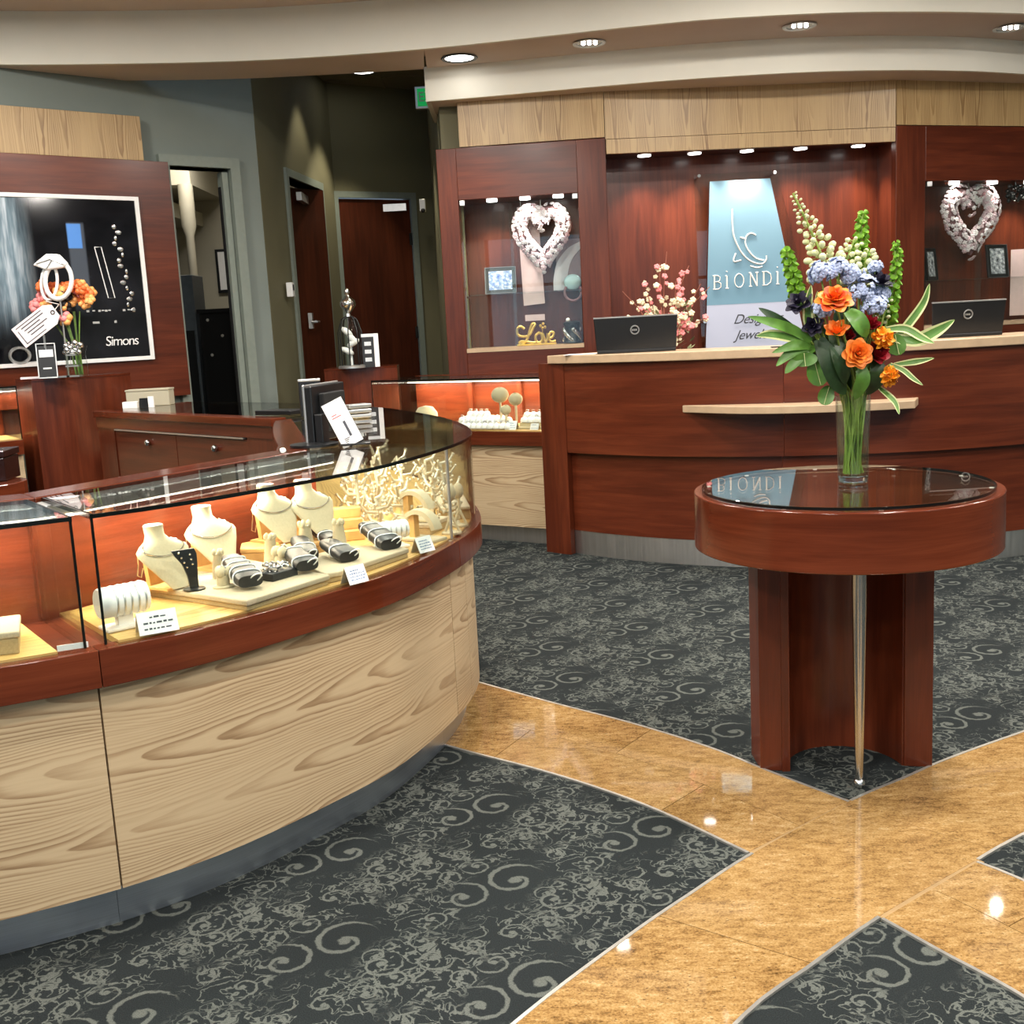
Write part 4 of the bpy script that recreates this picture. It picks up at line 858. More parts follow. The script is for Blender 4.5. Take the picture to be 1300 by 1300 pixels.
# printed jewels: pendant bars, small letters, band of a ring at the lower left
mb = MB(); mb.tube([(-0.02, 0.13, 0), (0.02, 0.13, 0), (0.07, -0.17, 0), (0.03, -0.17, 0), (-0.02, 0.13, 0)], 0.0035, 4); o = mb.build('printed_pendant', M_WHITE, None); place(o, PO, pf(-0.50, 1.72))
mb = MB()
for k in range(16): mb.ball((0.02*math.sin(k*1.7)+k*0.004-0.02, 0.25-0.033*k, 0), (0.014+0.006*math.sin(k*2.1), 0.014, 0.002), 8, 4)
o = mb.build('printed_necklace', M_SILVER, None); place(o, PO, pf(-0.37, 1.72))
mb = MB()
for k, dx in enumerate((-0.19, -0.155, -0.12, -0.10, -0.08, -0.06, 0.03, 0.06)): mb.box(dx, dx+0.016, -0.006+0.004*(k % 2), 0.006, -0.001, 0.001)
mb.box(-0.16, -0.12, -0.075, -0.062, -0.001, 0.001); mb.box(-0.03, -0.015, -0.075, -0.06, -0.001, 0.001)
o = mb.build('printed_small_type', M_ALU, None); place(o, PO, pf(-0.42, 1.475))
mb = MB(); mb.torus((0, 0, 0), 0.055, 0.010, 20, 6, sx=1.0, sy=0.8); mb.tube([(-0.05, -0.05, 0), (0.10, -0.042, 0)], 0.007, 6); o = mb.build('printed_ring', M_ALU, None); place(o, PO, pf(-1.02, 1.235))
# ================================================================== JEWELRY DISPLAYS IN THE SHOWCASES
def rot_to(d):
    return Vector((0, 0, 1)).rotation_difference(Vector(d).normalized()).to_matrix()
BZ = [(0.135, 0.016, 0.021, 0.019), (0.130, 0.016, 0.0205, 0.0185), (0.114, 0.013, 0.0205, 0.018), (0.103, 0.008, 0.029, 0.019), (0.095, 0.003, 0.048, 0.018), (0.086, -0.004, 0.062, 0.015), (0.078, -0.010, 0.064, 0.012), (0.060, -0.021, 0.055, 0.009), (0.038, -0.033, 0.041, 0.007), (0.016, -0.045, 0.028, 0.006), (0.003, -0.052, 0.020, 0.005)]
def bust_at(z):
    for (z1, *a), (z0, *b) in zip(BZ, BZ[1:]):
        if z0 <= z <= z1: t = (z-z0)/(z1-z0); return [q+(p-q)*t for p, q in zip(a, b)]
    return BZ[-1][1:]
def make_bust(label, loc, rz, s=1.0):
    t = thing('necklace_bust', label, 'necklace bust', (0, 0, 0), group='necklace busts in the showcase')
    rings = []
    for (z, y, w, d) in BZ:
        rings.append([(w*math.cos(2*PI*k/28)*1.08, y+d*math.sin(2*PI*k/28), z) for k in range(28)])
    MB().loft(rings).build('bust_form', M_VELVET, t, smooth=60, world=False)
    MB().lathe([(0.0001, 0.1352), (0.0195, 0.1352), (0.0195, 0.1365), (0.0001, 0.1375)], (0, 0.016, 0), 20).build('neck_cap', M_WHITE, t, smooth=40, world=False)
    MB().box(-0.020, 0.020, 0.000, 0.012, 0.0, 0.088, Matrix.Translation((0, 0.018, 0)) @ Matrix.Rotation(-0.12, 4, 'X')).box(-0.03, 0.03, -0.045, 0.05, 0.0, 0.005).build('easel', M_MAPLE, t, world=False)
    pts = []
    for k in range(25):
        a = -PI/2+PI*k/24; z = 0.1015-0.030*math.cos(a)**1.2 if math.cos(a) > 0 else 0.1015
        y, w, d = bust_at(z); pts.append((w*1.08*math.sin(a), y-d*math.cos(a)-0.0012, z))
    MB().tube(pts, 0.0016, 6).build('necklace', M_SILVER, t, smooth=60, world=False)
    MB().tube([(-0.058, 0.004, 0.084), (-0.052, 0.012, 0.06), (-0.054, 0.016, 0.035), (-0.048, 0.012, 0.03), (-0.046, 0.006, 0.05)], 0.0016, 6).build('chain_end', M_SILVER, t, world=False)
    t.location = loc; t.rotation_euler = (0, 0, rz); t.scale = (s, s, s); return t
BUST = make_bust('necklace bust nearest the left divider, beside the white bracelet bar', (-0.855, 2.625, 0.6715), math.radians(58), 1.12)
for lab, loc, rz, s in (('second necklace bust from the left, with a pendant necklace, behind the black earring stand', (-0.79, 2.82, 0.6715), 56, 1.2),
                        ('third necklace bust from the left, on the raised wooden stand', (-0.66, 3.0, 0.7015), 56, 1.16),
                        ('rightmost necklace bust, beside the cherry stile and behind the black bracelet rolls', (-0.575, 3.10, 0.690), 56, 1.2)):
    copy_tree(BUST, loc, math.radians(rz), lab, scale=s)
def block(name, label, cat, poly, z0, z1, mtop, mside, group=None, lip=0.014):
    c = (sum(p[0] for p in poly)/len(poly), sum(p[1] for p in poly)/len(poly)); t = thing(name, label, cat, (c[0], c[1], z0), group=group)
    MB().prism(poly, z0, z1-lip).build('block', mside, t, bevel=0.002)
    big = [(c[0]+(p[0]-c[0])*1.03, c[1]+(p[1]-c[1])*1.03) for p in poly]
    MB().prism(big, z1-lip, z1).build('padded_top', mtop, t, bevel=0.004, seg=3); return t
G_R = 'display risers in the front showcase'
block('display_riser', 'tan display board carrying the two left necklace busts and black bracelet rolls', 'display riser', [(-0.933, 2.673), (-0.612, 2.441), (-0.464, 2.668), (-0.759, 2.953)], ZD, 0.671, M_LINEN, M_LINEND, G_R)
block('display_riser', 'small tan display board under the two right-hand black bracelet rolls', 'display riser', [(-0.469, 2.684), (-0.438, 2.705), (-0.290, 2.953), (-0.316, 2.984), (-0.475, 3.037), (-0.580, 2.868)], ZD, 0.671, M_LINEN, M_LINEND, G_R)
block('display_riser', 'honey wood stand lifting the third necklace bust at the back', 'display riser', [(-0.735, 2.92), (-0.60, 2.90), (-0.58, 3.02), (-0.67, 3.08), (-0.75, 3.0)], ZD, 0.701, M_MAPLE, M_MAPLE, G_R)
block('display_riser', 'low wood block under the rightmost necklace bust', 'display riser', [(-0.585, 3.17), (-0.565, 3.02), (-0.50, 3.04), (-0.52, 3.2)], ZD, 0.6895, M_MAPLE, M_MAPLE, G_R)
block('display_riser', 'tan riser at the left edge of the photo in the left showcase', 'display riser', [(-1.30, 2.11), (-1.02, 2.185), (-1.08, 2.33), (-1.36, 2.24)], ZD, 0.692, M_LINEN, M_LINEND, G_R)
block('display_riser', 'smaller tan riser stacked at the very left edge in the left showcase', 'display riser', [(-1.42, 2.19), (-1.115, 2.265), (-1.15, 2.33), (-1.43, 2.27)], 0.693, 0.715, M_LINEN, M_LINEND, G_R, 0.008)

# black bracelet rolls: D-shaped pillows sloping down to the front with silver bangles on them
def make_roll(label, a, b, r, nb=3, group='black bracelet rolls in the front showcase'):
    a, b = Vector(a), Vector(b); d = (b-a).normalized(); L = (b-a).length
    t = thing('bracelet_roll', label, 'bracelet display', (a.x, a.y, a.z-r))
    if group: t['group'] = group
    x = d.cross(Vector((0, 0, 1))).normalized(); u = x.cross(d).normalized(); rings = []
    for k in range(9):
        f = k/8; rr = r*(0.86 if k in (0, 8) else 1.0)*(1.05-0.22*f); c = a+d*(L*f)
        rings.append([tuple(c+x*(rr*1.42*math.copysign(abs(math.cos(q))**0.6, math.cos(q)))+u*(rr*0.72*math.copysign(abs(math.sin(q))**0.75, math.sin(q)))) for q in [2*PI*j/20 for j in range(20)]])
    MB().loft(rings).build('pillow', M_BLKL, t, smooth=55)
    for k in range(nb):
        f = 0.16+0.68*k/max(1, nb-1) if nb > 1 else 0.4; c = a+d*(L*f); w = 1.04
        pts = []
        for j in range(26):
            q = 2*PI*j/25; s = r*(1.05-0.22*f)*1.05
            pts.append(tuple(c+d*(0.006*math.sin(q*1.0+k))+x*(s*1.42*math.copysign(abs(math.cos(q))**0.6, math.cos(q)))+u*(s*0.72*math.copysign(abs(math.sin(q))**0.75, math.sin(q)))))
        MB().tube(pts, 0.0017, 6, cap=False).build('bangle', M_WHITE, t, smooth=60)
    # loop lying over the front end
    c = a+u*r*0.30+x*r*0.45-d*0.002; M = Matrix((x, u, -d)).transposed() @ Matrix.Rotation(-0.5, 3, 'Z') @ Matrix.Rotation(0.7, 3, 'X')
    MB().torus(tuple(c), r*0.95, 0.0017, 20, 6, M=M, sx=0.42, sy=1.1).build('bangle_loop', M_WHITE, t, smooth=60)
    return t
make_roll('long black bracelet roll with silver bangles at the front corner of the left board', (-0.622, 2.536, 0.6935), (-0.701, 2.678, 0.7225), 0.023, 4)
make_roll('black bracelet roll at the right corner of the left board', (-0.514, 2.684, 0.6935), (-0.575, 2.794, 0.7125), 0.022, 2)
make_roll('black bracelet roll with one bangle, tucked behind the right corner of the left board', (-0.533, 2.805, 0.6935), (-0.580, 2.932, 0.7155), 0.021, 1)
make_roll('black bracelet roll at the front of the small right board', (-0.427, 2.805, 0.6865), (-0.501, 2.910, 0.7065), 0.022, 1)
make_roll('rightmost black bracelet roll crossed by two silver bangles', (-0.332, 2.942, 0.6865), (-0.417, 3.090, 0.7165), 0.024, 3)
make_roll('plain black bracelet roll behind the others, beside the rightmost bust', (-0.501, 3.016, 0.6925), (-0.559, 3.090, 0.7105), 0.018, 1)
# black earring stand
t = thing('earring_stand', 'slim black earring stand in front of the second necklace bust', 'earring stand', (-0.768, 2.578, 0.671))
MB().lathe([(0.026, 0.6712), (0.026, 0.6745), (0.008, 0.6765)], (-0.768, 2.578, 0), 18).build('foot', M_BLACK, t, smooth=40)
a = Vector((0.8, -0.6, 0)); bz = [(0.704, 0.010, 0.0), (0.735, 0.012, 0.002), (0.765, 0.018, 0.006), (0.787, 0.026, 0.014), (0.800, 0.027, 0.02)]; rings = []
pd = Vector((0.86, 0.51, 0)); fw = Vector((-0.51, 0.86, 0))
for z, w, f in bz:
    c = Vector((-0.768, 2.578, z-0.0295))-pd*f*0.9+fw*f*0.3; rings.append([tuple(c+pd*w*sx+fw*0.005*sy) for sx, sy in ((-1, -1), (1, -1), (1, 1), (-1, 1))])
MB().loft(rings).build('card', M_BLACK, t, bevel=0.001)
mb = MB()
for k in range(7): c = Vector((-0.768, 2.578, 0.7645-0.006*k))-pd*(0.018-0.002*k)+fw*(-0.004)+pd*(0.013 if k % 2 else -0.012)*(1-k*0.07); mb.ball(tuple(c), 0.0028, 6, 4)
mb.build('earrings', M_SILVER, t)
# small ring stands and ring cushions on the boards
def ring_stand(label, loc, s=1.0, kind=0, rz=0.0, group='cream ring stands in the front showcase'):
    t = thing('ring_stand', label, 'ring stand', (0, 0, 0)); t['group'] = group
    if kind == 0:
        MB().lathe([(0.026, 0), (0.026, 0.004), (0.016, 0.006), (0.015, 0.03)], (0, 0, 0), 16).build('base', M_VELVET, t, smooth=40, world=False)
        for k in range(3):
            a = k*2.1; MB().ball((0.011*math.cos(a), 0.011*math.sin(a), 0.038), (0.012, 0.012, 0.014), 10, 6).build('cushion', M_VELVET, t, smooth=80, world=False)
    elif kind == 1:
        MB().lathe([(0.020, 0), (0.019, 0.01), (0.013, 0.06), (0.015, 0.065), (0.0, 0.068)], (0, 0, 0), 14).build('column', M_VELVET, t, smooth=40, world=False)
        for k in range(5): a = k*1.26; MB().ball((0.011*math.cos(a), 0.011*math.sin(a), 0.068), (0.006, 0.006, 0.009), 8, 5).build('finger', M_VELVET, t, smooth=80, world=False)
    else:
        MB().lathe([(0.024, 0), (0.022, 0.012), (0.017, 0.028), (0.0, 0.034)], (0, 0, 0), 14).build('base', M_VELVET, t, smooth=50, world=False)
    MB().torus((0, -0.008, 0.045 if kind == 0 else (0.055 if kind == 1 else 0.03)), 0.009, 0.0014, 14, 5, M=Matrix.Rotation(PI/2.6, 3, 'X')).build('ring', M_SILVER, t, smooth=60, world=False)
    MB().ball((0, -0.012, (0.055 if kind == 0 else (0.066 if kind == 1 else 0.04))), 0.0028, 6, 4).build('stone', M_PEARL, t, world=False)
    t.location = loc; t.rotation_euler = (0, 0, rz); t.scale = (s, s, s); return t
ring_stand('cream ring stand with three cushions beside the black earring stand', (-0.701, 2.589, 0.6710), 1.0, 0, 0.3)
ring_stand('tall cream ring stand in front of the wooden bust stand', (-0.638, 2.847, 0.6710), 1.05, 1)
ring_stand('tall slim cream ring stand left of the rightmost bust', (-0.564, 2.953, 0.6710), 1.2, 1, 0.8)
ring_stand('cream ring cushion behind the jewelry tray', (-0.596, 2.773, 0.6710), 1.15, 0, 1.0)
ring_stand('small cream ring stand between the black rolls of the small right board', (-0.480, 2.995, 0.6715), 1.1, 1)
ring_stand('tall cream ring stand in the gap between the first and second busts', (-0.738, 2.700, 0.6710), 0.95, 1, 0.2)
t = thing('jewelry_tray', 'black tray heaped with silver chains between the black rolls', 'jewelry tray', (-0.596, 2.663, 0.671))
TM = Matrix.Translation((-0.594, 2.670, -0.0295)) @ Matrix.Rotation(0.95, 4, 'Z')
MB().box(-0.042, 0.042, -0.038, 0.038, 0.7005, 0.720, TM).build('tray', M_BLKL, t, bevel=0.002)
for k in range(22):
    MB().torus(tuple(TM @ Vector((-0.032+0.064*random.random(), -0.028+0.056*random.random(), 0.7215+0.012*random.random()))), 0.007+0.004*random.random(), 0.0019, 12, 5, M=Matrix.Rotation(random.uniform(-0.9, 0.9), 3, 'X') @ Matrix.Rotation(random.uniform(-0.9, 0.9), 3, 'Y')).build('chain', M_SILVER, t, smooth=60)
# white bracelet bars
def bangle_bar(label, c, ang, L, r, h, group='white bracelet bars'):
    t = thing('bracelet_bar', label, 'bracelet display', (c[0], c[1], ZD)); t['group'] = group
    M = Matrix.Translation((c[0], c[1], ZD+h)) @ Matrix.Rotation(ang, 4, 'Z') @ Matrix.Rotation(PI/2, 4, 'Y')
    MB().lathe([(0.0, -L/2), (r*0.93, -L/2), (r, -L/2+0.004), (r, L/2-0.004), (r*0.93, L/2), (0.0, L/2)], n=28, M=M).build('bar', M_WHITE, t, smooth=40)
    for k in range(5):
        x = -L/2+L*(0.30+0.15*k); MB().lathe([(r*1.01, x-0.0022), (r*1.05, x-0.0012), (r*1.05, x+0.0012), (r*1.01, x+0.0022)], n=28, M=M, cap=False).build('bangle', M_ALU, t, smooth=60)
    R = Matrix.Translation((c[0], c[1], 0)) @ Matrix.Rotation(ang, 4, 'Z')
    MB().box(-L*0.16, L*0.16, -0.012, 0.012, ZD+0.008, ZD+h, R).build('stem', M_PEARL, t)
    MB().box(-L*0.46, L*0.46, -0.030, 0.030, ZD+0.0005, ZD+0.009, R).build('base', M_PEARL, t, bevel=0.003)
bangle_bar('white bracelet bar with thin bangles, leftmost, beside the divider panes', (-0.862, 2.355), math.radians(40), 0.105, 0.034, 0.062)
bangle_bar('small white bracelet bar right of the black bracelet rolls', (-0.352, 3.10), math.radians(30), 0.105, 0.026, 0.052)
# tent cards with price text
def tent_card(label, c, ang, w, h, z0, lines=3, mat_=None, ink=None, group='white price cards in the showcases', blot=0.0):
    t = thing('price_card', label, 'price card', (c[0], c[1], z0)); t['group'] = group
    R = Matrix.Translation((c[0], c[1], z0)) @ Matrix.Rotation(ang, 4, 'Z')
    tilt = Matrix.Rotation(-0.42, 4, 'X')
    MB().box(-w/2, w/2, -0.0007, 0.0007, 0.0005, h, R @ tilt).build('front_flap', mat_ or M_WHITE, t)
    top = (R @ tilt) @ Vector((0, 0, h)); 
    B = Matrix.Translation((0, 2*h*math.sin(0.42), 0)) @ Matrix.Rotation(0.42, 4, 'X')
    MB().box(-w/2, w/2, -0.0007, 0.0007, 0.0005, h, R @ B).build('back_flap', M_VELVET, t)
    rr = random.Random(int(abs(c[0])*1000))
    mb = MB()
    for k in range(lines):
        z = h*(0.74-0.5*k/max(1, lines-1)); x = -w*(0.18+0.18*rr.random())
        if k: x = -w*0.36
        while x < w*(0.15 if k == 0 else 0.34):
            l = w*(0.05+0.09*rr.random()); mb.box(x, x+l, -0.0012, -0.0006, z-h*0.035, z+h*0.035*(0.5+rr.random()), R @ tilt); x += l+w*0.035
    mb.build('print', ink or M_INK, t)
    return t
tent_card('white price card in front of the left board, nearest the divider', (-0.765, 2.288), math.radians(30), 0.083, 0.050, ZD, 3)
tent_card('white price card in front of the small right board', (-0.386, 2.668), math.radians(47), 0.060, 0.046, ZD, 4, ink=M_INKB)
tent_card('white price card at the right end, below the curved bracelet ramp', (-0.240, 3.015), math.radians(50), 0.060, 0.046, ZD, 4, ink=M_INKB)
t = tag(MB().box(-0.03, 0.03, -0.001, 0.001, 0, 0.012, Matrix.Translation((-0.915, 2.195, ZD)) @ Matrix.Rotation(0.4, 4, 'Z')).build('price_strip', M_WHITE), 'tiny white price strip on the cherry ledge between the divider panes', 'price card')
# --- rounded end: jewelry trees, ramps, steps
def make_tree(label, loc, h, seed, m=None, group='white jewelry trees in the rounded end'):
    rr = random.Random(seed); t = thing('jewelry_tree', label, 'jewelry tree', loc); t['group'] = group; x, y, z = loc; m = m or M_PEARL
    MB().lathe([(0.034, z+0.0005), (0.033, z+0.006), (0.012, z+0.010)], (x, y, 0), 16).build('base', m, t, smooth=40)
    top = Vector((x+rr.uniform(-0.01, 0.01), y+rr.uniform(-0.01, 0.01), z+h)); MB().tube([(x, y, z+0.008), (x+0.004, y, z+h*0.5), tuple(top)], [0.008, 0.007, 0.004], 7).build('trunk', m, t, smooth=60)
    for k in range(9):
        f = 0.25+0.72*k/8; p = Vector((x, y, z)).lerp(top, f); a = k*2.4+rr.random(); l = 0.03+0.028*rr.random()
        q = p+Vector((math.cos(a)*l*0.7, math.sin(a)*l*0.7, 0.006)); e = q+Vector((math.cos(a)*l*0.35, math.sin(a)*l*0.35, 0.016+0.016*rr.random()))
        mb = MB().tube([tuple(p), tuple(q), tuple(e)], [0.0055, 0.005, 0.0035], 6)
        for j in range(3): c = q+Vector((rr.uniform(-0.010, 0.010), rr.uniform(-0.010, 0.010), -0.006-0.007*j)); mb.ball(tuple(c), (0.0055, 0.0055, 0.006), 6, 4)
        mb.ball(tuple(e), 0.0055, 6, 4); mb.build('branch', m, t, smooth=60)
    return t
TREES = [(-0.475, 3.36, 0.20, 'leftmost, beside the wooden steps'), (-0.43, 3.52, 0.22, 'tall, second from the left'), (-0.40, 3.30, 0.12, 'short, in front of the tall left pair'), (-0.36, 3.62, 0.20, 'tall, in the middle'), (-0.335, 3.40, 0.12, 'short, behind the upper ramp'), (-0.30, 3.80, 0.17, 'right of the tall middle one'), (-0.26, 3.58, 0.13, 'behind the raised board'), (-0.44, 3.72, 0.23, 'tallest, at the back'), (-0.24, 3.86, 0.15, 'far right at the back'), (-0.52, 3.60, 0.17, 'at the back left'), (-0.20, 3.46, 0.11, 'rightmost, near the curved glass')]
for k, (x, y, h, w) in enumerate(TREES): make_tree('cream jewelry tree stand in the rounded case, %s' % w, (x, y, ZD), h, k*13+5, M_TREE)
def ramp(label, c, ang, s, z0):
    """curved cream display ramp arching down to its foot"""
    t = thing('display_ramp', label, 'bracelet display', (c[0], c[1], z0)); t['group'] = 'curved bracelet ramps'
    R = Matrix.Translation((c[0], c[1], z0)) @ Matrix.Rotation(ang, 4, 'Z') @ Matrix.Scale(s, 4); rings = []
    for k in range(11):
        a = 2.3-2.1*k/10; p = Vector((0.055*math.cos(a), 0, 0.02+0.055*math.sin(a))); n = Vector((math.cos(a), 0, math.sin(a)))
        rings.append([tuple(R @ (p+n*0.006*q+Vector((0, 0.017*v, 0)))) for q, v in ((-1, -1), (1, -0.9), (1.3, 0), (1, 0.9), (-1, 1))])
    MB().loft(rings).build('ramp', M_VELVET, t, smooth=50)
    MB().box(-0.05, 0.062, -0.03, 0.03, 0.0005, 0.008, R).build('base', M_VELVET, t, bevel=0.002)
    MB().box(-0.03, -0.012, -0.01, 0.01, 0.008, 0.066, R).build('support', M_MAPLE, t)
ramp('curved cream bracelet ramp behind the right-hand price card', (-0.272, 3.20), math.radians(-35), 1.15, ZD)
ramp('curved cream bracelet ramp raised behind the lower one', (-0.30, 3.36), math.radians(-35), 1.15, ZD+0.035)
block('display_riser', 'low cream plinth lifting the upper curved ramp', 'display riser', [(-0.37, 3.32), (-0.25, 3.27), (-0.20, 3.40), (-0.34, 3.46)], ZD, ZD+0.034, M_LINEN, M_LINEND, 'display risers in the rounded end')
t = thing('display_steps', 'stepped honey wood riser at the left of the rounded case', 'display riser', (-0.50, 3.33, ZD))
for k in range(3): MB().box(-0.06, 0.05, -0.05+0.03*k, 0.06, ZD+0.03*k+0.0005, ZD+0.03*(k+1), Matrix.Translation((-0.505, 3.29, 0)) @ Matrix.Rotation(0.25, 4, 'Z')).build('step', M_MAPLE, t, bevel=0.002)
t = thing('display_board', 'long padded tan board near the curved glass at the right end', 'display riser', (-0.19, 3.62, ZD))
MB().box(-0.05, 0.05, -0.16, 0.12, ZD+0.0005, ZD+0.03, Matrix.Translation((-0.205, 3.68, 0)) @ Matrix.Rotation(0.12, 4, 'Z')).build('block', M_LINEND, t, bevel=0.002)
MB().box(-0.053, 0.053, -0.165, 0.125, ZD+0.03, ZD+0.042, Matrix.Translation((-0.205, 3.68, 0)) @ Matrix.Rotation(0.12, 4, 'Z')).build('padded_top', M_LINEN, t, bevel=0.004)
def wish(label, c, s, z0):
    t = thing('jewelry_easel', label, 'jewelry stand', (c[0], c[1], z0)); x, y = c
    MB().lathe([(0.03*s, z0+0.0005), (0.03*s, z0+0.006), (0.006, z0+0.008)], (x, y, 0), 14).build('base', M_VELVET, t)
    MB().tube([(x-0.02*s, y, z0+0.005), (x, y, z0+0.06*s), (x+0.002, y, z0+0.12*s)], 0.0045, 6).tube([(x+0.025*s, y-0.005, z0+0.004), (x, y, z0+0.06*s)], 0.0045, 6).build('stem', M_VELVET, t)
    MB().ball((x, y, z0+0.125*s), (0.02*s, 0.015*s, 0.028*s), 12, 8).build('head', M_VELVET, t, smooth=80)
wish('forked cream jewelry stand with a round head beside the glass joint', (-0.185, 3.28), 1.0, ZD)
wish('small forked cream jewelry stand at the far right behind the joint', (-0.165, 3.40), 0.9, ZD)

# --- back showcase contents
ZB = 0.665
def pod(label, p, r, zs, tilt, group='large cream ring pods in the back showcase'):
    x, y, z = p; t = thing('ring_pod', label, 'ring display', (x, y, zs)); t['group'] = group
    M = Matrix.Rotation(tilt, 3, 'X')
    MB().ball((x, y, z), (r, r*0.55, r*0.92), 16, 10, M=M).build('pod', M_VELVET, t, smooth=80)
    MB().torus((x, y-r*0.1, z), r*0.90, 0.004, 20, 6, M=Matrix.Rotation(PI/2+0.2, 3, 'X'), sx=0.25).build('slot', M_LINEND, t, smooth=60)
    MB().lathe([(0.03, zs+0.0005), (0.03, zs+0.006), (0.007, zs+0.01), (0.007, z-r*0.8)], (x, y, 0), 12).build('stem', M_VELVET, t)
pod('largest cream ring pod, standing left of the other two in the back showcase', (-0.035, 6.50, 0.862), 0.052, ZB, 0.2)
pod('round cream ring pod on a slim stem, right of the largest one', (0.055, 6.46, 0.835), 0.042, ZB, 0.2)
pod('smallest cream ring pod, low between the other two', (-0.005, 6.44, 0.778), 0.032, ZB, 0.1)
PP = thing('ring_dome', 'small white ring dome in the cluster of the back showcase', 'ring display', (0, 0, 0), group='small white ring domes in the back showcase')
MB().lathe([(0.022, 0), (0.024, 0.008), (0.018, 0.026), (0.0, 0.034)], (0, 0, 0), 12).build('dome', M_WHITE, PP, smooth=60, world=False)
MB().torus((0, 0, 0.036), 0.008, 0.0016, 10, 5, M=Matrix.Rotation(PI/2, 3, 'X')).build('ring', M_SILVER, PP, smooth=60, world=False)
spots = []; snames = []
ORD = ['leftmost', 'second', 'third', 'fourth', 'fifth', 'sixth', 'seventh']
for r, (x, y, n, dz) in enumerate(((-0.30, 6.60, 7, 0.0), (-0.27, 6.66, 6, 0.03), (-0.22, 6.71, 4, 0.06), (-0.13, 6.49, 5, 0.0), (-0.09, 6.55, 4, 0.03))):
    for k in range(n): spots.append((x+0.033*k, y-0.022*k, ZB+dz)); snames.append('%s from the left in the %s' % (ORD[k], ['front row of the left cluster', 'middle row of the left cluster', 'top row of the left cluster', 'front row before the pods', 'rear row before the pods'][r]))
for k in range(4): spots.append((0.10+0.035*k, 6.43-0.023*k, ZB+0.03)); snames.append('%s from the left on the front of the cream tray' % ORD[k])
for k in range(3): spots.append((0.12+0.035*k, 6.48-0.023*k, ZB+0.055)); snames.append('%s from the left on the back of the cream tray' % ORD[k])
rows = ['front left row', 'middle left row', 'rear left row', 'front centre row', 'rear centre row']
for k, (x, y, z) in enumerate(spots):
    z += 0.006
    if k == 0: PP.location = (x, y, z); PP['label'] = 'small white ring dome, '+snames[0]
    else: copy_tree(PP, (x, y, z), 0, 'small white ring dome, '+snames[k])
t = thing('ring_tray', 'white stepped ring tray under the left cluster in the back showcase', 'ring tray', (-0.2, 6.55, ZB)); t['group'] = 'white ring trays'
MT = Matrix.Translation((-0.19, 6.555, 0)) @ Matrix.Rotation(-0.585, 4, 'Z')
for k in range(3): MB().box(-0.155, 0.13, -0.03+0.06*k, 0.03+0.06*k, ZB+0.0005, ZB+0.006+0.03*k, MT).build('step', M_WHITE, t, bevel=0.002)
t = thing('ring_tray', 'cream stepped ring tray at the right end of the back showcase', 'ring tray', (0.16, 6.4, ZB)); t['group'] = 'white ring trays'
MT = Matrix.Translation((0.155, 6.385, 0)) @ Matrix.Rotation(-0.585, 4, 'Z')
for k in range(3): MB().box(-0.10, 0.085, -0.05+0.045*k, -0.005+0.045*k, ZB+0.0005, ZB+0.012+0.022*k, MT).build('step', M_VELVET, t, bevel=0.002)
tent_card('white price card at the front of the back showcase, below the cream pods', (0.015, 6.375), -0.57, 0.075, 0.055, ZB, 3, ink=M_INKB)
tent_card('small white price card at the right end of the back showcase', (0.150, 6.295), -0.57, 0.055, 0.04, ZB, 2, ink=M_INKB)
t = thing('jewelry_stand', 'cream half-round bracelet stand in the left part of the back showcase', 'bracelet display', (-0.52, 6.83, ZB))
MB().lathe([(0.0, 0.0), (0.075, 0.0), (0.07, 0.05), (0.045, 0.085), (0.0, 0.095)], (-0.50, 6.85, ZB+0.04), 20).build('dome', M_VELVET, t, smooth=60)
MB().lathe([(0.06, ZB+0.0005), (0.06, ZB+0.04)], (-0.50, 6.85, 0), 18).build('base', M_LINEND, t)
# --- far left showcase contents
t = thing('jewelry_stand', 'round white shell-shaped jewelry holder in the far left showcase', 'jewelry stand', (-2.98, 6.05, 0.785))
MB().ball((-2.97, 6.03, 0.955), (0.075, 0.02, 0.07), 14, 8, M=Matrix.Rotation(0.3, 3, 'X')).build('shell', M_WHITE, t, smooth=80)
MB().torus((-2.97, 6.012, 0.955), 0.062, 0.011, 18, 6, M=Matrix.Rotation(PI/2+0.1, 3, 'X')).build('rim', M_PEARL, t, smooth=80)
MB().lathe([(0.045, 0.7855), (0.045, 0.80), (0.012, 0.803), (0.010, 0.89)], (-2.97, 6.04, 0), 14).build('stem', M_MAPLE, t)
tent_card('white price card at the left edge of the far left showcase', (-3.06, 5.88), 0.66, 0.07, 0.05, 0.785, 2)
tent_card('white price card beside the white shell holder', (-2.905, 5.99), 0.66, 0.055, 0.045, 0.785, 2)
# --- on the far showcase and the island rails
t = thing('card_holder', 'black and white card display on the far showcase beside the pedestal', 'card holder', (-1.99, 6.10, ZT))
MB().box(-2.10, -2.02, 6.07, 6.12, ZT+0.0005, ZT+0.035).build('white_box', M_WHITE, t); MB().box(-2.015, -1.965, 6.10, 6.13, ZT+0.0005, ZT+0.05).build('black_card', M_BLACK, t); MB().box(-1.955, -1.925, 6.06, 6.075, ZT+0.0005, ZT+0.06).build('white_strip', M_WHITE, t)
t = thing('storage_box', 'pale beige box on the far showcase under the poster panel', 'box', (-2.02, 6.22, ZT)); MB().box(-2.12, -1.88, 6.20, 6.30, ZT+0.0005, ZT+0.085).build('box', M_BEIGE, t, bevel=0.002)
MB().box(-2.123, -1.877, 6.197, 6.303, ZT+0.085, ZT+0.095).build('lid', M_BEIGE, t, bevel=0.002)
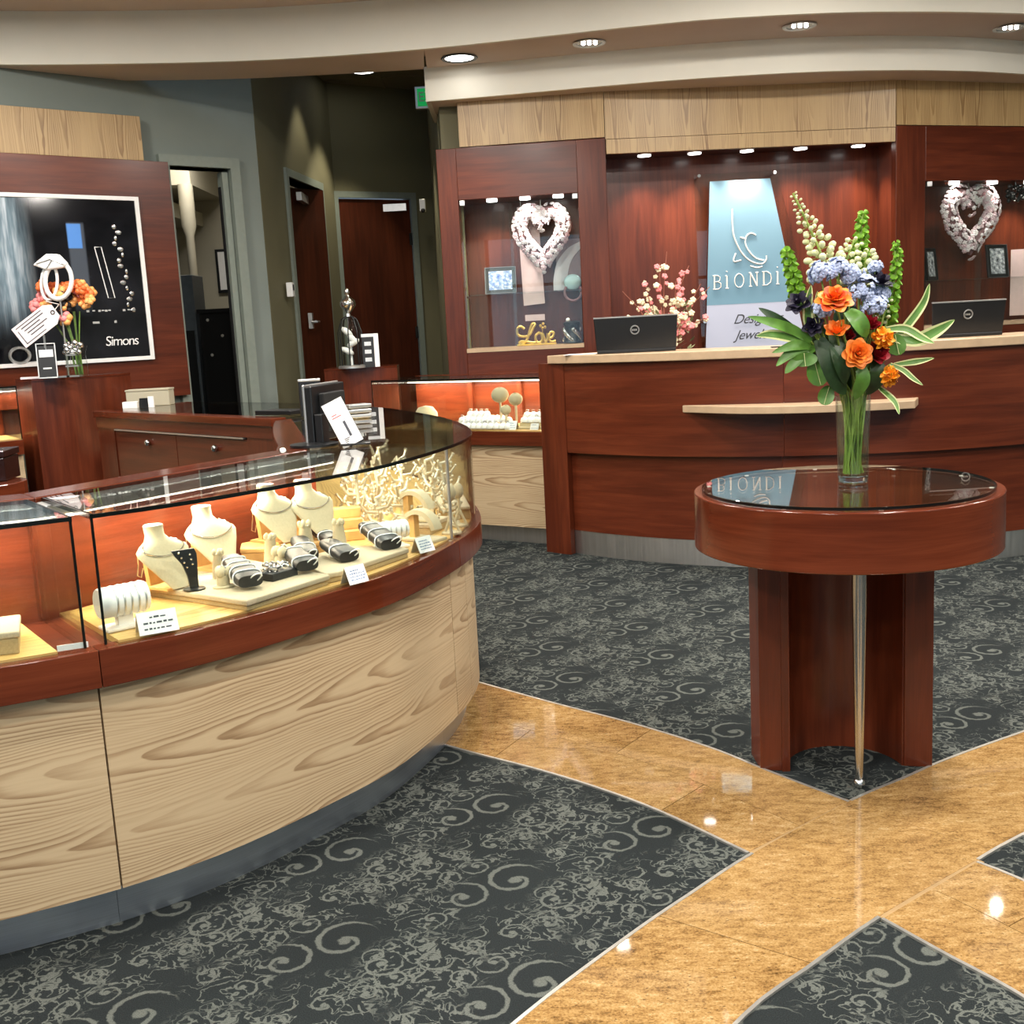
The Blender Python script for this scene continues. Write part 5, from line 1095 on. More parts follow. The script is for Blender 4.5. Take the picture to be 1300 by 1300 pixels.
# counter screen on the island's inner corner, the paper sign leaning by it, card reader, tray
t = thing('counter_screen', 'black counter screen seen from the side on the inner corner of the island', 'monitor', (-0.575, 3.36, ZT))
MS = Matrix.Translation((-0.595, 3.38, ZT)) @ Matrix.Rotation(-0.25, 4, 'Z')
MB().lathe([(0.075, 0.0030), (0.075, 0.010), (0.02, 0.016)], (0, 0, 0), 24, M=MS).build('base', M_BLACK, t, smooth=40)
MB().box(0.015, 0.04, -0.02, 0.03, 0.012, 0.10, MS).build('neck', M_BLACK, t, bevel=0.003)
MB().box(-0.01, 0.012, -0.02, 0.24, 0.012, 0.185, MS).build('panel', M_BLACK, t, bevel=0.004)
MB().box(-0.017, -0.0095, -0.024, 0.244, 0.008, 0.189, MS).build('bezel', M_ALU, t, bevel=0.002)
MB().box(0.012, 0.03, 0.03, 0.2, 0.04, 0.16, MS).build('back_cover', M_BLKM, t, bevel=0.004)
t = thing('counter_sign', 'white notice card on a black holder leaning beside the counter screen', 'notice card', (-0.48, 3.34, ZT))
MC = Matrix.Translation((-0.465, 3.32, ZT+0.004)) @ Matrix.Rotation(0.15, 4, 'Z') @ Matrix.Rotation(-0.42, 4, 'Y') @ Matrix.Rotation(-0.25, 4, 'X')
MB().box(-0.034, 0.034, 0.001, 0.008, 0.0, 0.152, MC).build('holder', M_BLACK, t, bevel=0.002); MB().box(-0.033, 0.033, -0.001, 0.001, 0.004, 0.150, MC).build('card', M_WHITE, t)
mb = MB()
for k in range(4): mb.box(-0.018, -0.012+0.004*k, -0.0016, -0.0009, 0.012+0.005*k, 0.0145+0.005*k, MC)
mb.box(0.002, 0.010, -0.0016, -0.0009, 0.030, 0.080, MC); mb.build('print', M_INK, t)
mb = MB(); mb.box(-0.022, 0.008, -0.0016, -0.0009, 0.098, 0.101, MC); mb.box(-0.02, -0.004, -0.0016, -0.0009, 0.106, 0.109, MC); mb.build('red_line', plain('red_ink', rgb(190, 90, 95), 0.6), t)
MB().box(-0.045, 0.045, -0.012, 0.05, 0.0030, 0.010, Matrix.Translation((-0.462, 3.33, ZT)) @ Matrix.Rotation(0.15, 4, 'Z')).build('foot', M_BLACK, t, bevel=0.002)
t = thing('card_reader', 'grey card terminal with a white symbol square behind the counter screen', 'card terminal', (-0.86, 4.55, ZT))
MR = Matrix.Translation((-0.815, 4.62, ZT+0.004)) @ Matrix.Rotation(0.2, 4, 'Z')
MB().box(-0.045, 0.045, -0.02, 0.02, 0.0, 0.155, MR).build('case', M_BLACK, t, bevel=0.004); MB().box(-0.02, 0.025, -0.022, -0.0195, 0.075, 0.115, MR).build('symbol_square', M_WHITE, t); MB().box(-0.006, 0.012, -0.0235, -0.0215, 0.088, 0.102, MR).build('symbol', M_BLACK, t)
MB().box(-0.046, 0.046, -0.021, 0.021, 0.148, 0.158, MR).build('cap', M_ALU, t, bevel=0.002)
tag(MB().box(-0.12, 0.10, -0.05, 0.05, 0.005, 0.026, Matrix.Translation((-0.985, 4.86, ZT)) @ Matrix.Rotation(-0.6, 4, 'Z')).build('accessory_tray', M_BLACK, bevel=0.004), 'flat black tray on the inner corner of the far showcase', 'tray')
tag(MB().prism([(-0.032, 0.0), (0.032, 0.0), (0.020, -0.030), (-0.014, -0.032)], 0.0005, 0.0013, M=Matrix.Translation((-1.02, 2.50, ZT)) @ Matrix.Rotation(0.42, 4, 'Z')).build('pale_patch', M_PINKW), 'small pale flat patch on the showcase glass near the rail', 'paper tag')  # thin pale shape lying flat on the top glass
t = thing('silver_bowls', 'stack of small silver trays on the glass behind the notice card', 'display trays', (-0.50, 4.3, ZT))
for k in range(3): MB().box(-0.05, 0.05, -0.03, 0.03, 0.003+0.02*k, 0.018+0.02*k, Matrix.Translation((-0.60, 4.45, ZT)) @ Matrix.Rotation(0.3+0.15*k, 4, 'Z')).build('tray', M_ALU, t, bevel=0.003)
# --- staff area: little desk with a dark jewelry chest
t = thing('side_desk', 'round-ended cherry desk inside the island at the left edge', 'desk', (-1.75, 3.55, 0))
D = [(-2.3, 3.38)]+[(-1.66+0.11*math.sin(PI*k/10), 3.50-0.12*math.cos(PI*k/10)) for k in range(11)]+[(-2.3, 3.95), ]
MB().prism(D, 0.80, 0.848).build('desk_top', M_CHT, t, bevel=0.003); MB().prism([(-2.25, 3.45), (-1.68, 3.45), (-1.68, 3.6), (-2.25, 3.9)], 0.0, 0.80).build('pedestal', M_CH, t)
t = thing('jewelry_chest', 'dark brown jewelry chest on the round-ended desk', 'chest', (-1.72, 3.58, 0.848))
M_DKB = plain('dark_brown_lacquer', rgb(38, 18, 14), 0.25, vary=0.1)
MJ = Matrix.Translation((-1.735, 3.56, 0.848)) @ Matrix.Rotation(0.12, 4, 'Z')
MB().box(-0.15, 0.12, -0.07, 0.08, 0.0005, 0.075, MJ).build('body', M_DKB, t, bevel=0.003); MB().box(-0.154, 0.124, -0.074, 0.084, 0.077, 0.098, MJ).build('lid', M_DKB, t, bevel=0.003)
MB().ball(tuple(MJ @ Vector((0.0, -0.075, 0.06))), 0.012, 10, 6).build('clasp', M_ALU, t)
# ================================================================== RECEPTION AND NICHES
def laptop(label, c, ang, w, h, zb, lean):
    t = thing('laptop', label, 'laptop', (c[0], c[1], zb)); t['group'] = 'black laptops on the reception counter'
    R = Matrix.Translation((c[0], c[1], zb)) @ Matrix.Rotation(ang, 4, 'Z')
    MB().box(-w*0.47, w*0.47, 0.0, 0.28, 0.001, 0.018, R).build('base', M_BLACK, t, bevel=0.004)
    MB().box(-w*0.43, w*0.43, 0.04, 0.15, 0.018, 0.020, R).build('keyboard', M_BLKM, t)
    Ld = R @ Matrix.Translation((0, 0.012, 0.014)) @ Matrix.Rotation(lean, 4, 'X')
    vs = []
    for y in (-0.005, 0.005):
        vs += [Ld @ Vector((-w*0.475, y, 0)), Ld @ Vector((w*0.475, y, 0)), Ld @ Vector((w*0.5, y, h)), Ld @ Vector((-w*0.5, y, h))]
    MB().add(vs, [(0, 1, 2, 3), (7, 6, 5, 4), (0, 4, 5, 1), (1, 5, 6, 2), (2, 6, 7, 3), (3, 7, 4, 0)]).build('lid', M_BLACK, t, bevel=0.003)
    MB().box(-w*0.5, w*0.5, -0.006, 0.006, h-0.004, h+0.002, Ld).build('lid_edge', M_ALU, t)
    MB().torus(tuple(Ld @ Vector((-0.01*w, -0.0065, h*0.60))), 0.021, 0.0035, 24, 6, M=(Ld.to_3x3() @ Matrix.Rotation(PI/2, 3, 'X'))).build('emblem_ring', M_ALU, t, smooth=60)
    mb = MB()
    for k in range(3): mb.box(-0.0145+0.009*k-0.01*w, -0.0075+0.009*k-0.01*w, -0.0072, -0.0055, h*0.60-0.0045, h*0.60+0.0045, Ld)
    mb.build('emblem_letters', M_ALU, t)
laptop('black laptop with its lid to the viewer, left on the counter before the pink flowers', (0.685, 5.75), -0.12, 0.43, 0.172, 1.088, 0.10)
laptop('black laptop with its lid to the viewer, right on the counter behind the bouquet', (2.285, 5.47), 0.05, 0.37, 0.160, 1.088, 0.10)
# pens and papers on the counter
tag(MB().box(-0.08, 0.08, -0.01, 0.01, 0, 0.006, Matrix.Translation((1.36, 5.33, 1.0885)) @ Matrix.Rotation(0.03, 4, 'Z')).build('pen', M_BLACK, bevel=0.002), 'black pen lying on the counter edge below the name sign', 'pen')
tag(MB().box(-0.09, 0.09, -0.06, 0.06, 0, 0.003, Matrix.Translation((0.42, 5.90, 1.0885)) @ Matrix.Rotation(-0.4, 4, 'Z')).build('paper_sheet', M_PINKW), 'pale paper sheet on the counter left of the left laptop', 'paper')
# --- name sign on the recess wall
SG = thing('name_sign', 'tapering frosted glass name sign on standoffs in the cherry recess', 'sign', (1.65, 7.5, 1.0))
def sx(x): return 7.545+0.045*(x-1.4)
def signpoly(P, d0, d1, m, name):
    vs = [(x, sx(x)-d0, z) for x, z in P]+[(x, sx(x)-d1, z) for x, z in P]; n = len(P)
    fs = [tuple(range(n)), tuple(range(2*n-1, n-1, -1))]+[(i, n+i, n+(i+1) % n, (i+1) % n) for i in range(n)]
    return MB().add(vs, fs).build(name, m, SG)
M_BLUEG = plain('frosted_blue_glass', rgb(118, 156, 176), 0.22, vary=0.02, vs=2); M_LAVG = plain('frosted_pale_glass', rgb(190, 196, 216), 0.22, vary=0.02, vs=2)
zl = 1.325
sL = lambda z: 1.352+(1.403-1.352)*(z-1.054)/(2.119-1.054); sR = lambda z: 2.035+(1.80-2.035)*(z-1.019)/(2.122-1.019)
signpoly([(sL(zl), zl), (sR(zl), zl), (1.80, 2.122), (1.403, 2.119)], 0.105, 0.095, M_BLUEG, 'blue_panel')
signpoly([(sL(0.95), 0.95), (sR(0.95), 0.95), (sR(zl), zl), (sL(zl), zl)], 0.1045, 0.095, M_LAVG, 'pale_panel')
signpoly([(1.33, 0.95), (2.16, 0.95), (1.845, 2.17), (1.30, 2.17)], 0.088, 0.080, M_GLASS, 'backing_glass')
for x, z in ((1.328, 2.155), (1.826, 2.155), (1.345, 1.22), (1.34, 1.0), (2.09, 1.10)):
    MB().lathe([(0.011, 0.0), (0.011, 0.135)], n=12, M=Matrix.Translation((x, sx(x)+0.005, z)) @ Matrix.Rotation(PI/2, 4, 'X')).build('standoff', M_CHROME, SG)
def strokes(P, r, name, m=None):
    mb = MB()
    for line in P:
        pts = [(x, sx(x)-0.107, z) for x, z in line]; mb.tube(pts, r, 6)
    return mb.build(name, m or M_PEARL, SG, smooth=60)
# emblem: long tail curve and two nested hooks
strokes([catmull([(1.545, 1.94), (1.545, 1.85), (1.555, 1.76), (1.60, 1.66), (1.66, 1.60), (1.73, 1.577), (1.765, 1.60), (1.768, 1.63)], 5)], 0.0052, 'emblem_curve')
strokes([catmull([(1.70, 1.765), (1.665, 1.778), (1.635, 1.755), (1.63, 1.71), (1.655, 1.66), (1.70, 1.615), (1.75, 1.60)], 5)], 0.0052, 'emblem_hook')
strokes([[(1.595, 1.755), (1.625, 1.745)]], 0.0052, 'emblem_dot')
strokes([catmull([(1.565, 1.655), (1.55, 1.62), (1.555, 1.60), (1.60, 1.608)], 4)], 0.005, 'emblem_tail')
strokes([catmull([(1.66, 1.568), (1.70, 1.555), (1.74, 1.56)], 4)], 0.005, 'emblem_lower_stroke')  # short pearl stroke below the long curve
# BiONDi in drawn serif strokes
def glyph(ch):
    s = 0.14
    if ch == 'B': return [([(0, 0), (0, 1)], 1), ([(-s, 1), (0.32, 1), (0.5, 0.88), (0.5, 0.66), (0.32, 0.54), (0, 0.54)], 0), ([(0.32, 0.54), (0.58, 0.42), (0.58, 0.14), (0.36, 0), (-s, 0)], 0)], 0.6
    if ch == 'i': return [([(0, 0), (0, 0.92)], 1), ([(-s, 0), (s, 0)], 0), ([(-s, 0.92), (0, 0.92)], 0), ([(-0.02, 1.22), (0.02, 1.26)], 1)], 0.16
    if ch == 'O': return [([(0.42+0.42*math.cos(a), 0.5+0.5*math.sin(a)) for a in [2*PI*k/20 for k in range(21)]], 0)], 0.86
    if ch == 'N': return [([(0.06, 0), (0.06, 1)], 0), ([(-s*0.6, 1), (0.1, 1)], 0), ([(0.06, 1), (0.66, 0)], 1), ([(0.66, 0), (0.66, 1)], 0), ([(-s*0.6, 0), (0.2, 0)], 0), ([(0.52, 1), (0.80, 1)], 0)], 0.74
    return [([(0, 0), (0, 1)], 1), ([(-s, 1), (0.3, 1), (0.62, 0.8), (0.7, 0.5), (0.62, 0.2), (0.3, 0), (-s, 0)], 0)], 0.74
x = 1.418
for ch, wd in zip('BiONDi', (0.062, 0.03, 0.08, 0.07, 0.07, 0.03)):
    st, adv = glyph(ch); H = 0.088; mb = MB()
    for line, thick in st:
        P = [(x+px*H*0.82, sx(x)-0.107, 1.428+0.004*(x-1.42)*8+py*H) for px, py in line]; mb.tube(P, 0.0054 if thick else 0.0034, 6)
    mb.build('sign_letter', M_PEARL, SG, smooth=60); x += adv*H*0.82+0.040
fs = frame((1.56, sx(1.56)-0.1065, 1.225), (1, 0.045, 0))
text_obj('script_line', 'Designing', 0.088, M_INK, SG, frame((1.70, sx(1.70)-0.107, 1.222), (1, 0.045, 0)), 0.0004, 0.45, 0.95)
text_obj('script_line', 'Jewelers', 0.088, M_INK, SG, frame((1.69, sx(1.69)-0.107, 1.118), (1, 0.045, 0)), 0.0004, 0.45, 0.95)

# --- heart wreaths of blossoms
def heart_pts(w, h, n):
    P = []
    for k in range(n):
        a = 2*PI*k/n; x = 16*math.sin(a)**3; y = 13*math.cos(a)-5*math.cos(2*a)-2*math.cos(3*a)-math.cos(4*a); P.append((x/16*w/2, (y+2.5)/14.5*h/2))
    return P
bl = MB(); bl.ball((0, 0, 0.002), 0.009, 6, 4)
for k in range(5): a = 2*PI*k/5; bl.ball((0.0125*math.cos(a), 0.0125*math.sin(a), 0), (0.0105, 0.0105, 0.006), 6, 4)
def heart(label, c, xd, w, h, seed):
    rr = random.Random(seed); t = thing('heart_wreath', label, 'heart wreath', (c[0], c[1], c[2]-h/2)); t['group'] = 'heart wreaths of pale blossoms'
    M = frame(c, xd); P = resample(heart_pts(w*0.72, h*0.74, 200)+[heart_pts(w*0.72, h*0.74, 200)[0]], 55)[:-1]
    fm = MB(); fm.tube([tuple(M @ Vector((x, y, 0.0))) for x, y in P+[P[0]]], 0.03, 8, cap=False); fm.build('ring_form', M_SHADE_HOOP, t)  # form coloured darker to stand for the shade between blossoms
    MB().tube([tuple(M @ Vector((0, h*0.34, 0))), tuple(M @ Vector((0, h*0.52, -0.03)))], 0.003, 6).build('hanger', M_PEARL, t)
    first = [None, None]
    for k, (x, y) in enumerate(P):
        nx = math.hypot(x, y) or 1
        for j in range(5):
            a = (0.0, 0.8, -0.8, 1.5, -1.5)[j]+rr.uniform(-0.3, 0.3); R = 0.050*w/0.44
            px, py = P[(k+1) % len(P)][0]-P[k-1][0], P[(k+1) % len(P)][1]-P[k-1][1]; l = math.hypot(px, py); nrm = Vector((-py/l, px/l, 0))
            off = nrm*(R*math.sin(a))+Vector((0, 0, R*0.7*math.cos(a)+0.004))+Vector((px/l, py/l, 0))*rr.uniform(-0.008, 0.008)
            s = rr.uniform(0.62, 0.95); d = (off.normalized()+Vector((rr.uniform(-0.3, 0.3), rr.uniform(-0.3, 0.3), 0.25))).normalized()
            L = Matrix.Translation(Vector((x, y, 0))+off) @ rot_to(d).to_4x4() @ Matrix.Rotation(rr.uniform(0, 1.2), 4, 'Z') @ Matrix.Scale(s, 4)
            q = 1 if rr.random() < 0.35 else 0
            if first[q] is None: o = bl.build('blossom', (M_WBLOOM2, M_WBLOOM3)[q], None, smooth=50); first[q] = o
            else: o = dup_mesh(first[q])
            place(o, t, M @ L)
    return t
heart('pale pink blossom heart wreath hanging in the left niche', (0.285, 7.335, 1.806), (1.0, -0.10, 0), 0.395, 0.475, 3)
heart('pale pink blossom heart wreath hanging in the right niche', (3.17, 7.585, 1.785), (0.95, 0.30, 0), 0.49, 0.51, 4)
# --- picture frames on the glass shelves
M_PEWTER = plain('dark_pewter', rgb(96, 96, 100), 0.35, 0.6)
def photo_frame(label, c, xd, w, h, zb, cols, lean=0.18, mm=None, fm=None):
    t = thing('photo_frame', label, 'photo frame', (c[0], c[1], zb)); t['group'] = 'framed photographs in the niches'
    M = frame((c[0], c[1], zb+0.001), xd) @ Matrix.Rotation(-lean, 4, 'X'); b = 0.026
    MB().box(-w/2, w/2, 0, h, -0.012, 0.0, M).build('mount', mm or M_BLACK, t)
    for (x0, x1, y0, y1) in ((-w/2, w/2, 0, 0.004), (-w/2, w/2, h-0.004, h), (-w/2, -w/2+0.004, 0, h), (w/2-0.004, w/2, 0, h)):
        MB().box(x0, x1, y0, y1, -0.012, 0.006, M).build('frame_bar', fm or M_PEWTER, t)
    vs = [M @ Vector(p) for p in ((-w/2+b, b, 0.001), (w/2-b, b, 0.001), (w/2-b, h-b, 0.001), (-w/2+b, h-b, 0.001))]
    MB().add(vs, [(0, 1, 2, 3)], [[(0, 0), (w, 0), (w, h), (0, h)]]).build('photograph', snapshot_material('snapshot_%s' % label[:6].strip().replace(' ', '_'), cols), t)
    MB().box(-0.012, 0.012, 0.0, h*0.7, -0.004, 0.0, frame((c[0], c[1], zb+0.001), xd) @ Matrix.Translation((0, 0, -0.012-h*0.18)) @ Matrix.Rotation(0.14, 4, 'X')).build('strut', M_BLKM, t)
BWC = [rgb(40, 42, 46), rgb(150, 154, 160), rgb(228, 230, 232)]
photo_frame('wide black photo frame with a bluish snapshot on the left niche shelf', (0.003, 7.38), (1, -0.06, 0), 0.205, 0.175, 1.470, [rgb(60, 90, 170), rgb(130, 150, 175), rgb(215, 222, 228)])
photo_frame('narrow tilted photo frame at the left of the right niche shelf', (2.90, 7.53), (1, 0.75, 0), 0.125, 0.215, 1.413, BWC, 0.12, fm=M_BLACK)
photo_frame('upright silver-edged wedding photo frame at the right edge of the photo', (3.42, 7.70), (0.95, 0.25, 0), 0.165, 0.225, 1.413, BWC, 0.15)
# --- glass reflection built as pale pink strips, and swoosh panel, in the left niche
M_BANN_REFL = plain('banner_and_reflection_pink', rgb(214, 186, 184), 0.6, vary=0.02)  # colour of the left reflection strips and of the right banner
NICHE_REFL = thing('niche_strip', 'pale pink strip standing in for a glass reflection behind the left heart wreath', 'banner', (0.21, 7.42, 1.3))
MB().add([(0.135, 7.432, 2.02), (0.27, 7.418, 2.02), (0.29, 7.416, 1.395), (0.15, 7.430, 1.385)], [(0, 1, 2, 3)]).add([(0.135, 7.436, 2.02), (0.27, 7.422, 2.02), (0.29, 7.420, 1.395), (0.15, 7.434, 1.385)], [(3, 2, 1, 0)]).build('upper_reflection', M_BANN_REFL, NICHE_REFL, recalc=False)
MB().box(0.155, 0.285, 7.418, 7.424, 1.285, 1.325).build('lower_reflection', M_BANN_REFL, NICHE_REFL)
MB().tube([(0.16, 7.428, 2.055), (0.16, 7.430, 2.0)], 0.002, 5).build('cord', M_PEARL, NICHE_REFL)  # added cord, part of the stand-in for the reflection
SWP = thing('swoosh_panel', 'grey display panel with a white swoosh and a ring emblem in the left niche', 'display panel', (0.45, 7.40, 1.3))
MB().box(0.375, 0.60, 7.405, 7.411, 1.465, 1.80).build('board', plain('mauve_grey_board', rgb(150, 128, 130), 0.5, vary=0.03), SWP)
sw = catmull([(0.58, 1.78), (0.50, 1.74), (0.43, 1.66), (0.40, 1.56), (0.395, 1.47)], 6)
MB().band([(p[0]-0.045, p[1]) for p in sw], [(p[0]+0.045, p[1]) for p in sw], -0.001, 0.001).build('swoosh', plain('pearl_grey_print', rgb(214, 212, 216), 0.4, vary=0.02), SWP)
o = bpy.data.objects['swoosh']; o.parent = None; o.matrix_parent_inverse = Matrix.Identity(4); place(o, SWP, Matrix(((1, 0, 0, 0), (0, 0, -1, 7.402), (0, 1, 0, 0), (0, 0, 0, 1))))
t = thing('ring_ornament', 'hanging ring ornament with a pale aqua stone in the left niche', 'ornament', (0.475, 7.36, 1.40))
MB().torus((0.475, 7.36, 1.455), 0.055, 0.009, 24, 8, M=Matrix.Rotation(PI/2, 3, 'X')).build('hoop', M_SHADE_HOOP, t, smooth=60)
MB().ball((0.475, 7.36, 1.52), (0.058, 0.02, 0.052), 16, 10).build('stone', plain('aqua_stone', rgb(196, 232, 236), 0.15, vary=0.02), t, smooth=80)
t = thing('niche_strip', 'pale translucent strip banner at the right edge of the right niche', 'banner', (3.66, 7.80, 1.15))
MB().box(3.545, 3.72, -0.002, 0.002, 1.15, 1.60, Matrix.Translation((0, 7.80, 0))).build('sheet', M_BANN_REFL, t)
t = thing('dark_ornament', 'dark glittering ornament hanging at the top right of the right niche', 'ornament', (3.50, 7.70, 1.93))
rr = random.Random(8); mb = MB()
for k in range(22): mb.ball((3.52+rr.uniform(-0.055, 0.055), 7.70+rr.uniform(-0.03, 0.03), 1.965+rr.uniform(-0.05, 0.05)), 0.016, 7, 5)
mb.build('dark_beads', M_BLACK, t, smooth=60); mb = MB()
for k in range(9): mb.ball((3.52+rr.uniform(-0.05, 0.05), 7.665, 1.965+rr.uniform(-0.05, 0.05)), 0.008, 6, 4)
mb.build('bright_beads', M_SILVER, t, smooth=60); MB().tube([(3.52, 7.70, 2.0), (3.52, 7.70, 2.04)], 0.003, 5).build('cord', M_BLACK, t)
# gold script word and the silver ornament on the niche ledge
LV = thing('gold_word', 'gold script word Love standing on the left niche ledge', 'word ornament', (0.22, 7.33, 1.126))
def lv(P, r=0.009, name='letter'): MB().tube([(x, 7.33, z) for x, z in catmull(P, 4)], r, 8).build(name, M_GOLD, LV, smooth=60)
lv([(0.145, 1.235), (0.118, 1.252), (0.098, 1.236), (0.10, 1.20), (0.135, 1.185), (0.175, 1.195), (0.20, 1.235), (0.215, 1.262), (0.195, 1.262), (0.178, 1.22), (0.16, 1.17), (0.135, 1.142), (0.105, 1.142), (0.12, 1.155), (0.165, 1.15), (0.20, 1.142), (0.225, 1.155)])
lv([(0.235, 1.205), (0.215, 1.185), (0.22, 1.15), (0.242, 1.142), (0.258, 1.165), (0.25, 1.20), (0.235, 1.205), (0.262, 1.195)])
lv([(0.262, 1.20), (0.272, 1.165), (0.28, 1.14), (0.292, 1.165), (0.295, 1.20)])
lv([(0.305, 1.165), (0.328, 1.178), (0.335, 1.20), (0.315, 1.205), (0.302, 1.175), (0.312, 1.145), (0.345, 1.148)])
MB().box(0.09, 0.35, 7.315, 7.345, 1.1255, 1.137).build('foot', M_GOLD, LV, bevel=0.003)
mb = MB()
for k, (x, z) in enumerate(((0.25, 1.25), (0.268, 1.262), (0.262, 1.235), (0.28, 1.24))): mb.ball((x, 7.325, z), 0.010, 8, 5)
mb.tube([(0.262, 7.33, 1.14), (0.262, 7.33, 1.24)], 0.003, 5); mb.build('gold_sprig', M_GOLD, LV, smooth=60)
t = thing('silver_jar', 'black and silver mirrored jar with a white knob on the left niche ledge', 'jar', (0.455, 7.32, 1.126))
MB().lathe([(0.058, 0.0005), (0.062, 0.006), (0.058, 0.02), (0.05, 0.06), (0.048, 0.105), (0.052, 0.118)], (0.455, 7.31, 1.126), 18).build('body', M_BLACK, t, smooth=40)
mb = MB()
for k in range(14): a = PI+PI*k/13; mb.ball((0.455+0.053*math.cos(a), 7.31+0.053*math.sin(a), 1.15+0.013*((k*5) % 6)), (0.013, 0.008, 0.016), 8, 5)
mb.build('mirror_facets', M_CHROME, t, smooth=40)
MB().lathe([(0.056, 1.244), (0.056, 1.262), (0.03, 1.272)], (0.455, 7.31, 0), 18).build('lid', M_BLACK, t, smooth=40); MB().ball((0.43, 7.30, 1.278), 0.014, 8, 6).build('knob', M_PEARL, t)
# right niche and counter ornaments
t = thing('bowl_stand', 'dark pedestal bowl with a white rim and candle at the right edge of the counter', 'bowl stand', (3.0, 6.3, 1.088))
for q in (0,): MB().lathe([(0.05, 1.0885), (0.045, 1.10), (0.02, 1.11), (0.022, 1.13), (0.055, 1.165), (0.085, 1.20), (0.088, 1.205), (0.0, 1.205)], (2.83, 5.95, 0), 24).build('bowl', M_DKB, t, smooth=50)
MB().lathe([(0.094, 1.203), (0.096, 1.212), (0.088, 1.216), (0.0, 1.216)], (2.83, 5.95, 0), 24).build('rim', M_VELVET, t, smooth=50); MB().lathe([(0.014, 1.216), (0.012, 1.30), (0.004, 1.308)], (2.84, 5.94, 0), 12).build('candle', M_WHITE, t, smooth=50)
t.location = (2.83, 5.95, 1.088)
for c in [o for o in bpy.data.objects if o.parent == t]: c.matrix_parent_inverse = Matrix.Translation((-2.83, -5.95, -1.088))
for c in [o for o in bpy.data.objects if o.parent == t]: c.location = (0, -0.25, 0)
# --- pink flower arrangement behind the left laptop
FA = thing('pink_flower_arrangement', 'low vase of pink and cream silk blossoms behind the left laptop', 'flower arrangement', (0.91, 6.14, 0.77))
MB().lathe([(0.05, 0.7705), (0.07, 0.80), (0.08, 0.90), (0.06, 1.04), (0.065, 1.05)], (0.89, 6.14, 0), 20).build('vase', M_PEARL, FA, smooth=50)
M_PK = plain('coral_pink_petal', rgb(232, 140, 140), 0.6, vary=0.08, vs=60); M_CR = plain('cream_petal', rgb(228, 216, 184), 0.6, vary=0.06, vs=60); M_STEMB = plain('brown_twig', rgb(150, 92, 74), 0.7, vary=0.1); M_LEAFG = plain('sage_leaf_green', rgb(128, 138, 96), 0.5, vary=0.15, vs=40)
rr = random.Random(21); bm1 = MB(); bm1.ball((0, 0, 0), (0.016, 0.016, 0.012), 7, 5)
for k in range(5): a = 2*PI*k/5; bm1.ball((0.012*math.cos(a), 0.012*math.sin(a), 0.005), (0.011, 0.011, 0.009), 6, 4)
bpk = bcr = None
TW = [(-0.23, 0.36), (-0.20, 0.22), (-0.10, 0.42), (-0.02, 0.50), (0.06, 0.40), (0.02, 0.56), (0.14, 0.48), (0.20, 0.38), (0.24, 0.36), (0.22, 0.20), (-0.14, 0.30), (0.11, 0.30), (-0.06, 0.28), (0.04, 0.25), (-0.09, 0.2), (0.0, 0.2), (0.10, 0.22), (-0.16, 0.16), (0.15, 0.18), (-0.03, 0.16), (0.08, 0.15)]
for k, (dx, dz) in enumerate(TW):
    e = Vector((0.89+dx, 6.14+rr.uniform(-0.09, 0.07), 1.05+dz)); s = Vector((0.89+dx*0.1, 6.14, 1.03)); m = s.lerp(e, 0.55)+Vector((dx*-0.10+0.02*math.sin(k*2), 0.0, 0.03))
    pts = catmull([tuple(s), tuple(m), tuple(e)], 5); MB().tube(pts, [0.004-0.0022*i/(len(pts)-1) for i in range(len(pts))], 5).build('twig', M_STEMB, FA)
    for j in range(11):
        f = 0.30+0.07*j+rr.uniform(-0.03, 0.03); i = min(len(pts)-1, int(f*(len(pts)-1)))
        if f > 0.86 and k in (0, 5, 7): continue
        c = Vector(pts[i])+Vector((rr.uniform(-0.026, 0.026), rr.uniform(-0.03, 0.02), rr.uniform(-0.022, 0.022)))
        pink = rr.random() < 0.45; L = Matrix.Translation(c) @ rot_to((rr.uniform(-0.6, 0.6), -1, rr.uniform(-0.2, 0.9))).to_4x4() @ Matrix.Scale(rr.uniform(0.5, 0.95), 4)
        src = bpk if pink else bcr
        if src is None:
            o = bm1.build('blossom', M_PK if pink else M_CR, None, smooth=80)
            if pink: bpk = o
            else: bcr = o
        else: o = dup_mesh(src)
        place(o, FA, L)
lf = MB()
for k in range(70):
    a = rr.uniform(0, 2*PI); c = Vector((0.89+rr.uniform(-0.15, 0.15), 6.14+rr.uniform(-0.07, 0.07), 1.05+rr.uniform(0, 0.27))); d = Vector((math.cos(a), math.sin(a)*0.6, 0.5)).normalized(); s = d.cross(Vector((0, 0, 1))).normalized()
    lf.add([tuple(c), tuple(c+d*0.025+s*0.011), tuple(c+d*0.055), tuple(c+d*0.025-s*0.011)], [(0, 1, 2, 3)])
tag(lf.build('leaves', M_LEAFG, FA, recalc=False), kind='stuff')

